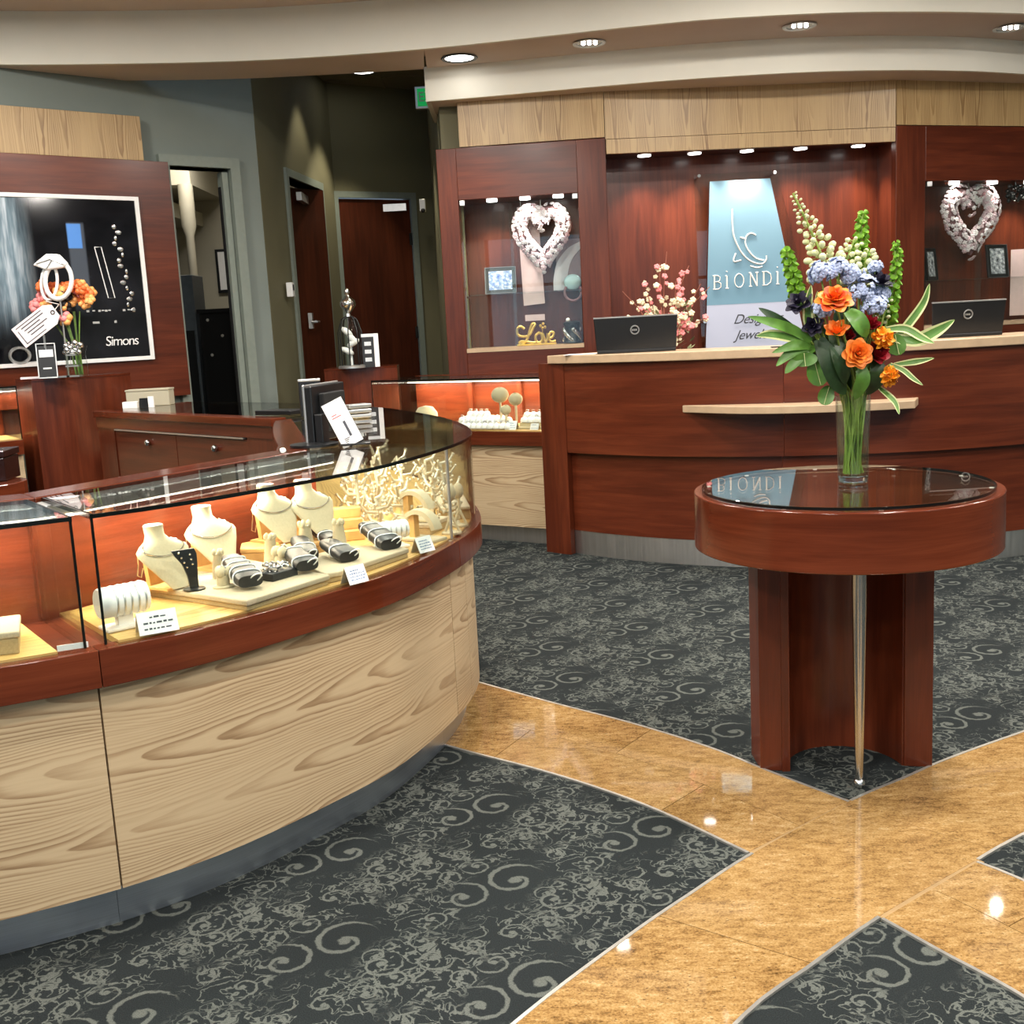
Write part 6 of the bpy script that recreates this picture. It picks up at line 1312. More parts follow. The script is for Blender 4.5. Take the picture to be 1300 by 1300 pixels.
# --- right pedestal: glass bell jar and framed card
BJ = thing('bell_jar', 'glass bell jar with a silver finial over white shells on the right pedestal', 'bell jar', (-0.985, 7.12, 1.045))
bx, by = -0.97, 7.11
MB().lathe([(0.088, 1.0455), (0.088, 1.058), (0.080, 1.064)], (bx, by, 0), 24).build('base', M_ALU, BJ, smooth=40)
MB().lathe([(0.074, 1.064), (0.074, 1.27), (0.066, 1.32), (0.045, 1.355), (0.015, 1.37)], (bx, by, 0), 24, cap=False).build('dome', M_GLASS, BJ, smooth=50)
for k in range(8):
    a = 2*PI*k/8; MB().tube([(bx+0.075*math.cos(a), by+0.075*math.sin(a), 1.064), (bx+0.075*math.cos(a), by+0.075*math.sin(a), 1.27), (bx+0.047*math.cos(a), by+0.047*math.sin(a), 1.355), (bx, by, 1.378)], 0.004, 5).build('cage_wire', M_BLACK, BJ)
MB().lathe([(0.018, 1.37), (0.012, 1.39), (0.03, 1.41), (0.052, 1.44), (0.046, 1.47), (0.02, 1.49), (0.012, 1.505), (0.02, 1.52), (0.012, 1.54), (0.0, 1.55)], (bx, by, 0), 18).build('finial', M_CHROME, BJ, smooth=50)
mb = MB()
for (dx, z, a) in ((-0.015, 1.275, 0.7), (0.02, 1.205, -0.5), (-0.02, 1.155, 0.5), (0.015, 1.23, 0.9)): mb.ball((bx+dx, by-0.02, z), (0.045, 0.02, 0.02), 10, 6, M=Matrix.Rotation(a, 3, 'Y'))
mb.tube([(bx, by, 1.06), (bx, by, 1.25)], 0.008, 6); mb.build('white_shells', M_WHITE, BJ, smooth=80)
CF2 = thing('card_stand', 'black card in a white stand beside the bell jar', 'card stand', (-0.85, 7.12, 1.045))
MF = frame((-0.852, 7.10, 1.0465), (1, 0.1, 0)) @ Matrix.Rotation(-0.05, 4, 'X')
MB().box(-0.045, 0.03, 0, 0.205, -0.01, 0, MF).build('card', M_BLACK, CF2); MB().box(0.03, 0.06, 0, 0.21, -0.03, 0.002, MF).build('side_panel', M_WHITE, CF2); MB().box(-0.048, 0.03, 0.19, 0.21, -0.01, 0.002, MF).build('top_band', M_ALU, CF2)
mb = MB()
for k in range(3): mb.box(-0.03, 0.012, 0.035+0.05*k, 0.06+0.05*k, 0.0005, 0.0012, MF)
mb.build('print', M_ALU, CF2)
# --- left pedestal: orange flowers, giant ring, tag, card holder, acrylic blocks
PZ = 1.105
OV = thing('orange_flower_vase', 'clear vase of orange and dark flowers on the left pedestal before the poster', 'flower vase', (-2.36, 6.20, PZ))
MB().lathe([(0.045, PZ+0.0005), (0.05, PZ+0.02), (0.04, PZ+0.12), (0.055, PZ+0.17)], (-2.36, 6.20, 0), 20, cap=False).build('vase', M_GLASS, OV, smooth=50)
M_ORG = plain('orange_petal', rgb(240, 120, 60), 0.55, vary=0.1, vs=60); M_PEACH = plain('peach_petal', rgb(240, 170, 100), 0.55, vary=0.1, vs=60); M_DKPET = plain('near_black_petal', rgb(22, 16, 20), 0.6, vary=0.1); M_STEMG = plain('green_stem', rgb(96, 128, 48), 0.45, vary=0.15, vs=40)
rr = random.Random(5); src = {}
for k in range(46):
    a = rr.uniform(0, PI); R = rr.uniform(0.05, 0.165); dx, dz = math.cos(a)*R*1.05, math.sin(a)*R*0.85-0.02
    c = Vector((-2.405+dx, 6.21+rr.uniform(-0.05, 0.05), 1.51+dz)); m = [M_ORG, M_ORG, M_PEACH, M_PK][k % 4] if R > 0.10 else [M_DKPET, M_PEACH, M_DKPET][k % 3]
    if k < 12: c = Vector((-2.44+rr.uniform(-0.10, 0.06), 6.17, 1.46+rr.uniform(-0.05, 0.05))); m = [M_DKPET, M_DKPET, M_PEACH, M_PK][k % 4]
    key = m.name
    if key not in src: o = bm1.build('blossom', m, None, smooth=80); src[key] = o
    else: o = dup_mesh(src[key])
    place(o, OV, Matrix.Translation(c) @ rot_to((rr.uniform(-0.8, 0.8), -1, rr.uniform(-0.3, 0.8))).to_4x4() @ Matrix.Scale(rr.uniform(1.4, 2.1), 4))
for k in range(9): dx = rr.uniform(-0.10, 0.10); MB().tube([(-2.36+dx*0.2, 6.20+rr.uniform(-0.02, 0.02), PZ+0.01), (-2.37+dx*0.3, 6.2, PZ+0.17), (-2.40+dx, 6.2, 1.46)], 0.004, 5).build('stem', M_STEMG, OV)
RGN = thing('giant_ring_cutout', 'white openwork ring shape standing above the orange flowers', 'ring ornament', (-2.40, 6.14, PZ))
rc = Vector((-2.392, 6.13, 1.625))
MB().torus(tuple(rc), 0.098, 0.013, 30, 8, M=Matrix.Rotation(PI/2, 3, 'X') @ Matrix.Rotation(-0.25, 3, 'Z'), sx=0.72, sy=1.0).build('band', M_WHITE, RGN, smooth=60)
MB().torus(tuple(rc+Vector((-0.055, 0.012, -0.005))), 0.095, 0.009, 30, 8, M=Matrix.Rotation(PI/2, 3, 'X') @ Matrix.Rotation(-0.2, 3, 'Z'), sx=0.45, sy=1.0).build('inner_band', M_WHITE, RGN, smooth=60)
hd2 = [(-0.125, 0.09), (-0.045, 0.145), (0.02, 0.14), (0.065, 0.085), (0.04, 0.068), (-0.055, 0.058)]
MB().prism([(x, y) for x, y in hd2], -0.02, 0.02, M=Matrix.Translation(rc) @ Matrix.Rotation(PI/2, 4, 'X')).build('stone_head', M_WHITE, RGN, bevel=0.01)
MB().tube([tuple(rc+Vector((-0.10, -0.022, 0.095))), tuple(rc+Vector((-0.02, -0.022, 0.115))), tuple(rc+Vector((0.045, -0.022, 0.085)))], 0.003, 5).tube([tuple(rc+Vector((-0.05, -0.022, 0.065))), tuple(rc+Vector((-0.01, -0.022, 0.115)))], 0.003, 5).build('facet_line', M_ALU, RGN)
MB().tube([(-2.40, 6.14, PZ+0.001), (-2.40, 6.14, 1.53)], 0.005, 6).build('post', M_ALU, RGN)
HT = thing('hang_tag', 'large pinkish white hang tag with lines of print, leaning at the orange flowers', 'hang tag', (-2.52, 6.10, 1.24))
TG = Matrix.Translation((-2.517, 6.095, 1.40)) @ Matrix.Rotation(PI/2, 4, 'X') @ Matrix.Rotation(0.58, 4, 'Z')
MB().prism([(-0.135, -0.062), (0.085, -0.062), (0.125, -0.035), (0.125, 0.035), (0.085, 0.062), (-0.135, 0.062)], -0.002, 0.002, M=TG).build('card', M_PINKW, HT)
mb = MB()
for k in range(4): mb.box(-0.09+0.008*k, 0.06-0.035*(k % 2), 0.028-0.018*k, 0.033-0.018*k, 0.0022, 0.0032, TG)
mb.box(-0.115, 0.02, -0.05, -0.046, 0.0022, 0.0032, TG); mb.box(-0.115, -0.111, -0.05, 0.03, 0.0022, 0.0032, TG); mb.box(-0.115, 0.06, 0.045, 0.049, 0.0022, 0.0032, TG); mb.build('print', M_INK, HT)
MB().torus(tuple(TG @ Vector((0.105, 0, 0.002))), 0.010, 0.003, 14, 6, M=TG.to_3x3()).build('eyelet', M_BLACK, HT); MB().tube([tuple(TG @ Vector((0.105, 0, 0.002))), (-2.40, 6.12, 1.50), (-2.47, 6.12, 1.52)], 0.003, 5).build('string', M_PEARL, HT)
MB().box(-2.50, -2.49, 6.10, 6.106, PZ+0.001, 1.34).build('prop', M_ALU, HT)
t = thing('brochure_holder', 'black brochure in a thin clear-edged holder at the front of the left pedestal', 'brochure holder', (-2.50, 6.10, PZ))
MH = frame((-2.49, 6.085, PZ+0.001), (1, 0.25, 0)) @ Matrix.Rotation(-0.10, 4, 'X')
MB().box(-0.045, 0.045, 0.006, 0.175, -0.004, 0, MH).build('brochure', M_BLACK, t); MB().box(-0.036, 0.036, 0.115, 0.155, 0.0005, 0.0015, MH).build('grey_panel', M_ALU, t); MB().box(-0.022, 0.022, 0.05, 0.058, 0.0005, 0.0015, MH).build('print', M_WHITE, t)
for (x0, x1, y0, y1) in ((-0.05, 0.05, 0, 0.006), (-0.05, -0.045, 0, 0.19), (0.045, 0.05, 0, 0.19), (-0.05, 0.05, 0.186, 0.19)): MB().box(x0, x1, y0, y1, -0.008, 0.004, MH).build('holder_edge', M_ALU, t)
t = thing('acrylic_stand', 'stack of clear acrylic display shelves with silver jewels on the left pedestal', 'display stand', (-2.345, 6.14, PZ))
for k, (x, z, w) in enumerate(((-2.40, 0.0, 0.06), (-2.35, 0.0, 0.07), (-2.35, 0.055, 0.07), (-2.35, 0.115, 0.055))):
    MB().box(x-w/2, x+w/2, 6.07, 6.12, PZ+z+0.001, PZ+z+0.010).build('shelf', M_ALU, t)
for x in (-2.383, -2.317): MB().box(x-0.003, x+0.003, 6.072, 6.118, PZ+0.01, PZ+0.13).build('upright', M_GLASS, t)
mb = MB()
for k in range(12): mb.ball((-2.39+0.008*k, 6.09+0.01*(k % 2), PZ+0.135+0.012*((k*3) % 5)), 0.011+0.004*(k % 3), 7, 5)
mb.build('silver_jewels', M_SILVER, t, smooth=60)
tag(MB().box(-0.07, 0.05, -0.03, 0.03, 0.001, 0.012, Matrix.Translation((-2.60, 6.16, PZ)) @ Matrix.Rotation(0.4, 4, 'Z')).build('leaflet_stack', M_PINKW), 'pale leaflets lying at the left edge of the left pedestal', 'leaflets')
# --- office seen through the opening
t = thing('office_desk', 'black desk unit in the dark office behind the grey opening', 'desk', (-2.35, 8.7, 0))
MB().box(-2.26, -1.72, 8.4, 9.0, 0.0, 1.47).build('carcass', M_BLKM, t); MB().box(-2.27, -1.71, 8.37, 9.02, 1.47, 1.50).build('desk_top', M_BLKM, t)
for (x, z) in ((-2.20, 1.42), (-2.19, 1.16), (-2.10, 1.30), (-2.0, 1.0)): MB().ball((x, 8.395, z), 0.012, 8, 5).build('knob', M_PEARL, t)
t = thing('office_cabinet', 'grey equipment cabinet beside the black desk in the office', 'cabinet', (-2.75, 8.6, 0)); MB().box(-2.62, -2.30, 8.45, 8.75, 0, 1.76).build('carcass', plain('blue_grey_metal', rgb(74, 82, 88), 0.5), t, bevel=0.004); MB().box(-2.60, -2.32, 8.44, 8.451, 0.2, 1.35).build('door', M_BLACK, t)
t = thing('office_column', 'pale pipe column standing in the office', 'column', (-2.78, 9.2, 0)); MB().lathe([(0.035, 0), (0.035, 2.12), (0.06, 2.2), (0.06, 2.53)], (-2.515, 9.3, 0), 18).build('shaft', M_BEIGE, t, smooth=40); MB().lathe([(0.06, 0), (0.06, 0.05)], (-2.515, 9.3, 0), 18).build('foot', M_BEIGE, t)
t = thing('framed_print', 'black and white framed print on the office wall', 'framed print', (-2.0, 10.38, 1.7)); MB().box(-2.59, -2.2, 10.36, 10.39, 1.70, 2.09).build('frame_board', M_BLACK, t); MB().box(-2.565, -2.225, 10.352, 10.36, 1.725, 2.065).build('mount', M_WHITE, t)
mb = MB()
for k in range(14): mb.ball((-2.42+0.05*math.sin(k*2.2), 10.35, 1.76+0.017*k), (0.035, 0.004, 0.03), 8, 5)
mb.build('print', M_BLACK, t)
# ================================================================== BOUQUET ON THE ROUND TABLE
VX, VY, VZ = 0.909, 2.895, 0.7958
VS = thing('glass_vase', 'clear cylindrical glass vase of green stems on the round table', 'vase', (VX, VY, VZ))
M_VGL = glass_pane('vase_glass', (0.93, 0.97, 0.95, 1), 0.05, boost=1.3); M_WATER = glass_pane('vase_water', (0.90, 0.95, 0.88, 1), 0.03)
MB().lathe([(0.030, VZ+0.0005), (0.0385, VZ+0.002), (0.0395, VZ+0.02), (0.0415, VZ+0.10), (0.0450, VZ+0.2315)], (VX, VY, 0), 40, cap=False).build('outer_wall', M_VGL, VS, smooth=40)
MB().lathe([(0.0, VZ+0.022), (0.033, VZ+0.022), (0.0365, VZ+0.03), (0.0385, VZ+0.10), (0.0420, VZ+0.2315)], (VX, VY, 0), 40, cap=False).build('inner_wall', M_VGL, VS, smooth=40)
MB().lathe([(0.0420, VZ+0.2315), (0.0450, VZ+0.2315), (0.0450, VZ+0.2335), (0.0420, VZ+0.2335)], (VX, VY, 0), 40, cap=False).build('rim', M_VGL, VS, smooth=60)
def solid_glass(name):
    m, nt, b = mat(name); g = G(nt); n = g.noise(N(nt, 'TexCoord').outputs['Object'], 20, 2)
    nt.links.new(g.ramp(n, [(0.2, (0.93, 0.96, 0.95, 1)), (0.8, (0.98, 0.99, 0.99, 1))]), b.inputs['Base Color'])
    b.inputs['Transmission Weight'].default_value = 1.0; b.inputs['Roughness'].default_value = 0.02; b.inputs['IOR'].default_value = 1.48; return m
MB().lathe([(0.0, VZ+0.0012), (0.029, VZ+0.0012), (0.036, VZ+0.004), (0.0375, VZ+0.018), (0.030, VZ+0.0205), (0.0, VZ+0.021)], (VX, VY, 0), 32, cap=False).build('thick_base', solid_glass('solid_glass'), VS, smooth=50)
MB().lathe([(0.0, VZ+0.0225), (0.0328, VZ+0.0225), (0.0378, VZ+0.09), (0.0392, VZ+0.13), (0.0, VZ+0.13)], (VX, VY, 0), 32, cap=False).build('water', M_WATER, VS, smooth=40)

M_ROSE = plain('orange_rose_petal', rgb(244, 132, 44), 0.5, vary=0.09, vs=45); M_ROSED = plain('red_orange_rose_petal', rgb(226, 84, 40), 0.5, vary=0.1, vs=45)
M_MARI = plain('amber_petal', rgb(238, 150, 30), 0.55, vary=0.12, vs=70); M_RED = plain('crimson_petal', rgb(140, 14, 28), 0.5, vary=0.15, vs=50); M_NAVY = plain('deep_plum_petal', rgb(26, 20, 44), 0.6, vary=0.2, vs=60)
M_BLU = plain('pale_blue_floret', rgb(164, 176, 206), 0.6, vary=0.09, vs=120); M_BLU2 = plain('lavender_floret', rgb(176, 184, 218), 0.6, vary=0.08, vs=120)
M_BUD = plain('cream_green_bud', rgb(202, 204, 160), 0.55, vary=0.08, vs=90); M_BELL = plain('bright_green_bell', rgb(118, 164, 44), 0.5, vary=0.12, vs=60)
M_LDK = plain('dark_green_leaf', rgb(38, 62, 30), 0.4, vary=0.2, vs=25); M_LMD = plain('mid_green_leaf', rgb(84, 128, 48), 0.4, vary=0.15, vs=25); M_LLT = plain('pale_leaf_margin', rgb(206, 210, 150), 0.45, vary=0.06, vs=30)
M_STM = plain('fresh_stem', rgb(138, 160, 76), 0.4, vary=0.15, vs=30)
rb = random.Random(11)
def stem_path(head):
    """from inside the vase through its mouth up to the flower head"""
    h = Vector(head); d = Vector((h.x-VX, h.y-VY, 0)); a = rb.uniform(0, 2*PI); q = d.normalized() if d.length > 0.01 else Vector((math.cos(a), math.sin(a), 0))
    rr_ = 0.027*math.sqrt(rb.random()); bot = Vector((VX+rr_*math.cos(a), VY+rr_*math.sin(a), VZ+0.026))
    e = rb.uniform(-0.9, 0.9); mq = Vector((q.x*math.cos(e)-q.y*math.sin(e), q.x*math.sin(e)+q.y*math.cos(e), 0)); mouth = Vector((VX, VY, VZ+0.232))+mq*rb.uniform(0.012, 0.034)
    mid = mouth.lerp(h, 0.5)+Vector((0, 0, 0.012))
    return catmull([tuple(bot), tuple(bot.lerp(mouth, 0.5)), tuple(mouth), tuple(mid), tuple(h)], 5)
def stem(root, head, r=0.0028, m=None): MB().tube(stem_path(head), r, 6).build('stem', m or M_STM, root, smooth=60)
def petal(mb, M, L, Wd, cup, curl, m=0):
    """3x5 grid petal growing along +z from the origin, bowed outward along +x"""
    vs = []
    for i in range(5):
        t = i/4; w = Wd*math.sin(PI*(0.18+0.72*t))**0.8
        for j in (-1, -0.5, 0, 0.5, 1): vs.append(M @ Vector((cup*L*math.sin(t*PI*0.55)-abs(j)**2*w*0.45+curl*L*max(0, t-0.65)*1.8, j*w, L*t*(1-0.10*j*j)-curl*L*max(0, t-0.8)*0.8)))
    fs = [(5*i+j, 5*i+j+1, 5*i+j+6, 5*i+j+5) for i in range(4) for j in range(4)]; mb.add(vs, fs, None, m)
def rose(label, head, facing, R, m1, m2, rings=((3, 0.22, 0.05, 0.75), (4, 0.45, 0.16, 0.72), (5, 0.75, 0.32, 0.66), (6, 1.05, 0.55, 0.58)), name='orange_rose', cat='rose', group='orange roses of the bouquet'):
    t = thing(name, label, cat, head); t['group'] = group; stem(t, tuple(Vector(head)-Vector(facing).normalized()*R*0.45))
    B = Matrix.Translation(head) @ rot_to(facing).to_4x4() @ Matrix.Translation((0, 0, -R*0.55))
    MB().ball((0, 0, 0), (R*0.26, R*0.26, R*0.35), 8, 6, M=None).build('calyx', M_LMD, t, smooth=80)
    c = [o for o in bpy.data.objects if o.parent == t and o.name.startswith('calyx')][0]; c.matrix_parent_inverse = Matrix.Identity(4); place(c, t, B)
    mb = MB(); mb.lathe([(R*0.12, R*0.1), (R*0.17, R*0.55), (R*0.10, R*0.86), (R*0.02, R*0.80)], n=9, M=B, cap=False, m=0)
    mb.build('heart', m2, t, smooth=60)
    for k, (n, rad, cup, L) in enumerate(rings):
        for j in range(n):
            a = 2*PI*j/n+k*0.55+rb.uniform(-0.1, 0.1); M = B @ Matrix.Rotation(a, 4, 'Z') @ Matrix.Translation((R*rad*0.28, 0, R*0.06*(3-k))) @ Matrix.Rotation(cup*0.9, 4, 'Y')
            pm = MB(); petal(pm, M, R*L*1.42, R*(0.34+0.13*k), 0.16+0.1*k, 0.10+0.12*k); pm.build('petal', m1 if (k+j) % 3 else m2, t, smooth=80, recalc=False)
    return t
rose('orange rose at the top left of the bouquet, opened wide below the blue florets', (0.824, 2.765, 1.288), (-0.1, -0.62, 0.78), 0.031, M_ROSE, M_ROSED, rings=((3, 0.22, 0.05, 0.72), (4, 0.4, 0.16, 0.70), (5, 0.65, 0.34, 0.70), (6, 0.9, 0.58, 0.70), (7, 1.1, 0.82, 0.70)))
rose('orange rose facing the viewer in the lower middle of the bouquet', (0.891, 2.79, 1.141), (0.0, -1, 0.15), 0.028, M_ROSE, M_ROSE, rings=((3, 0.22, 0.04, 0.80), (4, 0.4, 0.12, 0.78), (5, 0.62, 0.24, 0.74), (6, 0.85, 0.42, 0.70), (7, 1.05, 0.62, 0.66)))
rose('loose orange rose left of centre, seen from its side', (0.838, 2.80, 1.205), (-0.2, -0.6, 0.9), 0.029, M_ROSE, M_ROSE, rings=((3, 0.3, 0.1, 0.8), (4, 0.7, 0.3, 0.75), (5, 1.1, 0.55, 0.65)))
for lab, h, f, R in (('dark red rosebud right of the blue florets', (0.929, 2.82, 1.212), (0.1, -0.7, 0.8), 0.028), ('dark red rose right of the front orange rose', (0.950, 2.825, 1.138), (0.3, -0.8, 0.3), 0.035), ('small red bloom between the two lower orange roses', (0.878, 2.83, 1.185), (0, -1, 0.2), 0.018)):
    rose(lab, h, f, R, M_RED, M_RED, rings=((3, 0.22, 0.05, 0.8), (4, 0.5, 0.15, 0.75), (5, 0.8, 0.28, 0.66)), name='red_rose', group='dark red roses of the bouquet')
for lab, h, f, R in (('near-black plum bloom at the left of the bouquet', (0.752, 2.84, 1.278), (-0.5, -0.6, 0.6), 0.028), ('near-black plum bloom below the left one', (0.786, 2.83, 1.217), (-0.3, -0.9, 0.2), 0.022), ('near-black plum bloom at the upper right of the bouquet', (0.962, 2.84, 1.322), (0.2, -0.3, 0.9), 0.030)):
    rose(lab, h, f, R, M_NAVY, M_NAVY, rings=((4, 0.3, 0.15, 0.7), (5, 0.7, 0.5, 0.75), (6, 1.0, 0.85, 0.72)), name='plum_flower', cat='flower', group='near-black blooms of the bouquet')
for lab, h, f, R in (('ruffled amber bloom at the right of the bouquet above the red rose', (0.955, 2.81, 1.172), (0.3, -0.8, 0.5), 0.034), ('ruffled amber bloom lowest at the right, by the vase mouth', (0.974, 2.82, 1.078), (0.7, -0.7, -0.1), 0.031)):
    t = thing('amber_flower', label=lab, cat='flower', loc=h); t['group'] = 'amber blooms of the bouquet'; stem(t, tuple(Vector(h)-Vector(f).normalized()*R*0.4))
    B = Matrix.Translation(h) @ rot_to(f).to_4x4(); mb = MB(); mb.ball((0, 0, 0), R*0.55, 10, 6, M=None); mb.v = [tuple(B @ Vector(v)) for v in mb.v]; mb.build('head', M_MARI, t, smooth=80)
    for k in range(34):
        z = 1-1.25*(k+0.5)/34; a = k*2.39996; q = math.sqrt(max(0, 1-z*z)); d = Vector((q*math.cos(a), q*math.sin(a), z)); M = B @ Matrix.Translation(d*R*0.38) @ rot_to(d+Vector((0, 0, 0.2))).to_4x4() @ Matrix.Rotation(rb.random()*6, 4, 'Z')
        pm = MB(); petal(pm, M, R*0.62, R*0.24, 0.1, 0.35); pm.build('petal', M_MARI, t, smooth=80, recalc=False)
# pale blue floret clusters
fl = MB(); fl.ball((0, 0, 0.002), 0.0035, 6, 4)
for k in range(5): a = 2*PI*k/5; fl.ball((0.0062*math.cos(a), 0.0062*math.sin(a), 0.001), (0.0055, 0.0055, 0.0022), 6, 4)
FLO = None
BLUE = [((0.815, 2.85, 1.342), 0.030, 'at the left of the top'), ((0.858, 2.85, 1.350), 0.030, 'at the middle of the top'), ((0.918, 2.845, 1.290), 0.040, 'largest, right of the big orange rose'), ((0.942, 2.83, 1.250), 0.030, 'right below the largest one'), ((0.812, 2.82, 1.252), 0.026, 'left below the big orange rose'), ((0.893, 2.86, 1.335), 0.028, 'behind the big orange rose'), ((0.965, 2.86, 1.285), 0.024, 'at the far right'), ((0.955, 2.86, 1.352), 0.014, 'small and white, beside the upper plum bloom')]
for k, (c, R, w) in enumerate(BLUE):
    t = thing('blue_flower_cluster', 'cluster of pale blue florets in the bouquet, %s' % w, 'flower', c); t['group'] = 'pale blue floret clusters'; stem(t, tuple(Vector(c)-Vector((0, 0, R*0.5))), 0.0022)
    R *= 0.92; n = int(8+R*560)
    for j in range(n):
        z = 1-1.5*(j+0.5)/n; a = j*2.39996; q = math.sqrt(max(0, 1-z*z)); d = Vector((q*math.cos(a), q*math.sin(a), z)); M = Matrix.Translation(Vector(c)+d*R*rb.uniform(0.65, 1.25)) @ rot_to(d).to_4x4() @ Matrix.Rotation(rb.random()*3, 4, 'Z') @ Matrix.Scale(rb.uniform(0.8, 1.35), 4)
        if FLO is None: o = fl.build('floret', M_BLU, None, smooth=80); FLO = o
        else:
            o = dup_mesh(FLO)
        place(o, t, M)
# spikes
def spike(label, P, r0, r1, n, m, kind, group='flower spikes of the bouquet', sr=0.003):
    P = [Vector(p) for p in catmull(P, 6)]; t = thing('flower_spike', label, 'flower spike', tuple(P[0])); t['group'] = group
    MB().tube(stem_path(tuple(P[0]))[:-1]+[tuple(p) for p in P], sr, 6).build('stem', M_STM, t, smooth=60)
    src = spike.src.setdefault((kind, m.name), None)
    for j in range(n):
        f = (j+0.5)/n; i = min(len(P)-2, int(f*(len(P)-1))); p = P[i].lerp(P[i+1], f*(len(P)-1)-i); ax = (P[i+1]-P[i]).normalized(); a = j*2.39996; u = ax.orthogonal().normalized(); w = ax.cross(u)
        d = u*math.cos(a)+w*math.sin(a); R = r0+(r1-r0)*f; s = R/0.02
        if kind == 'bud':
            M = Matrix.Translation(p+d*R*rb.uniform(0.7, 1.15)) @ rot_to(d+ax*0.4).to_4x4() @ Matrix.Scale(max(0.5, s*0.9), 4)
            if src is None: src = MB().ball((0, 0, 0), (0.0062, 0.0062, 0.0075), 8, 6).build('bud', m, None, smooth=80); o = src
            else: o = dup_mesh(src)
            place(o, t, M)
            if R > 0.012: MB().tube([tuple(p), tuple(p+d*R*0.8)], 0.0011, 4).build('bud_stalk', M_STM, t)
        else:
            M = Matrix.Translation(p+d*R*0.25) @ rot_to(d*0.9+ax*0.75).to_4x4() @ Matrix.Rotation(rb.random()*3, 4, 'Z') @ Matrix.Scale(s*1.05, 4)
            if src is None: src = MB().lathe([(0.002, 0.0), (0.006, 0.006), (0.011, 0.014), (0.0125, 0.018), (0.009, 0.0145), (0.003, 0.008)], n=9, cap=False).build('bell', m, None, smooth=60, recalc=False); o = src
            else: o = dup_mesh(src)
            place(o, t, M)
    spike.src[(kind, m.name)] = src
spike.src = {}
spike('tall cream budded spike leaning left, the highest point of the bouquet', [(0.858, 2.93, 1.34), (0.835, 2.94, 1.41), (0.806, 2.95, 1.48), (0.771, 2.95, 1.555)], 0.044, 0.009, 58, M_BUD, 'bud')
spike('upright cream budded spike in the middle of the bouquet', [(0.880, 2.93, 1.33), (0.905, 2.93, 1.38), (0.925, 2.93, 1.43)], 0.038, 0.018, 34, M_BUD, 'bud')
spike('upright green bell spike in the middle, topped right of centre', [(0.935, 2.93, 1.32), (0.943, 2.94, 1.40), (0.951, 2.95, 1.495)], 0.026, 0.012, 40, M_BELL, 'bell')
spike('budded cream sprays around the middle green spike', [(0.925, 2.90, 1.30), (0.940, 2.90, 1.35), (0.945, 2.90, 1.40)], 0.040, 0.024, 30, M_BUD, 'bud')
spike('short green bell spike at the left of the bouquet', [(0.768, 2.87, 1.265), (0.752, 2.88, 1.335), (0.735, 2.88, 1.405)], 0.021, 0.014, 34, M_BELL, 'bell')
spike('tall thin green bell spike at the right of the bouquet', [(0.985, 2.87, 1.20), (1.008, 2.88, 1.30), (1.022, 2.88, 1.395)], 0.022, 0.010, 44, M_BELL, 'bell')
spike('small green budded sprig below the upper plum bloom', [(0.970, 2.85, 1.215), (0.982, 2.86, 1.265), (0.978, 2.86, 1.310)], 0.018, 0.010, 20, M_BUD, 'bud')
spike('tiny green tip sprig above the right green spike', [(1.012, 2.88, 1.385), (1.015, 2.88, 1.412)], 0.010, 0.008, 8, M_BELL, 'bell', sr=0.0016)
# leaves
def blade(label, P, w, kind='striped', group='striped grass blades of the bouquet', name='striped_leaf', fold=0.25):
    P = [Vector(p) for p in catmull(P, 6)]; n = len(P); t = thing(name, label, 'leaf', tuple(P[0])); t['group'] = group
    MB().tube(stem_path(tuple(P[0])), 0.0022, 5).build('stem', M_STM, t, smooth=60)
    def strip(f0, f1, m, nm, dz=0.0):
        vs = []
        for i, p in enumerate(P):
            tt = i/(n-1); ax = (P[min(i+1, n-1)]-P[max(i-1, 0)]).normalized(); s = ax.cross(Vector((0, -1, 0.25))); s = s.normalized() if s.length > 0.05 else Vector((0, 0, 1))
            nn = s.cross(ax).normalized(); ww = w*(math.sin(PI*min(1, 0.12+0.88*tt))**0.7 if kind != 'grass' else (1-tt)**0.6)+0.0006
            for f in (f0, (f0+f1)/2, f1): vs.append(p+s*ww*f+nn*(abs(f)*ww*fold+dz))
        fs = [(3*i+j, 3*i+j+1, 3*i+j+4, 3*i+j+3) for i in range(n-1) for j in (0, 1)]
        MB().add(vs, fs).build(nm, m, t, smooth=80, recalc=False)
    if kind == 'striped': strip(-0.62, 0.62, M_LMD, 'blade'); strip(-1, -0.6, M_LLT, 'margin'); strip(0.6, 1, M_LLT, 'margin')
    elif kind == 'dark': strip(-1, 1, M_LDK, 'blade')
    else: strip(-1, 1, M_LMD, 'blade')
    return t
W8 = ['upright at the right edge, pointing up', 'broad, reaching right across the right laptop', 'curling at the right beside the round leaf', 'reaching right, lower', 'hanging right below the level one', 'drooping past the vase mouth at the right', 'upright at the left of the big orange rose', 'short, upright inside the left of the bouquet']
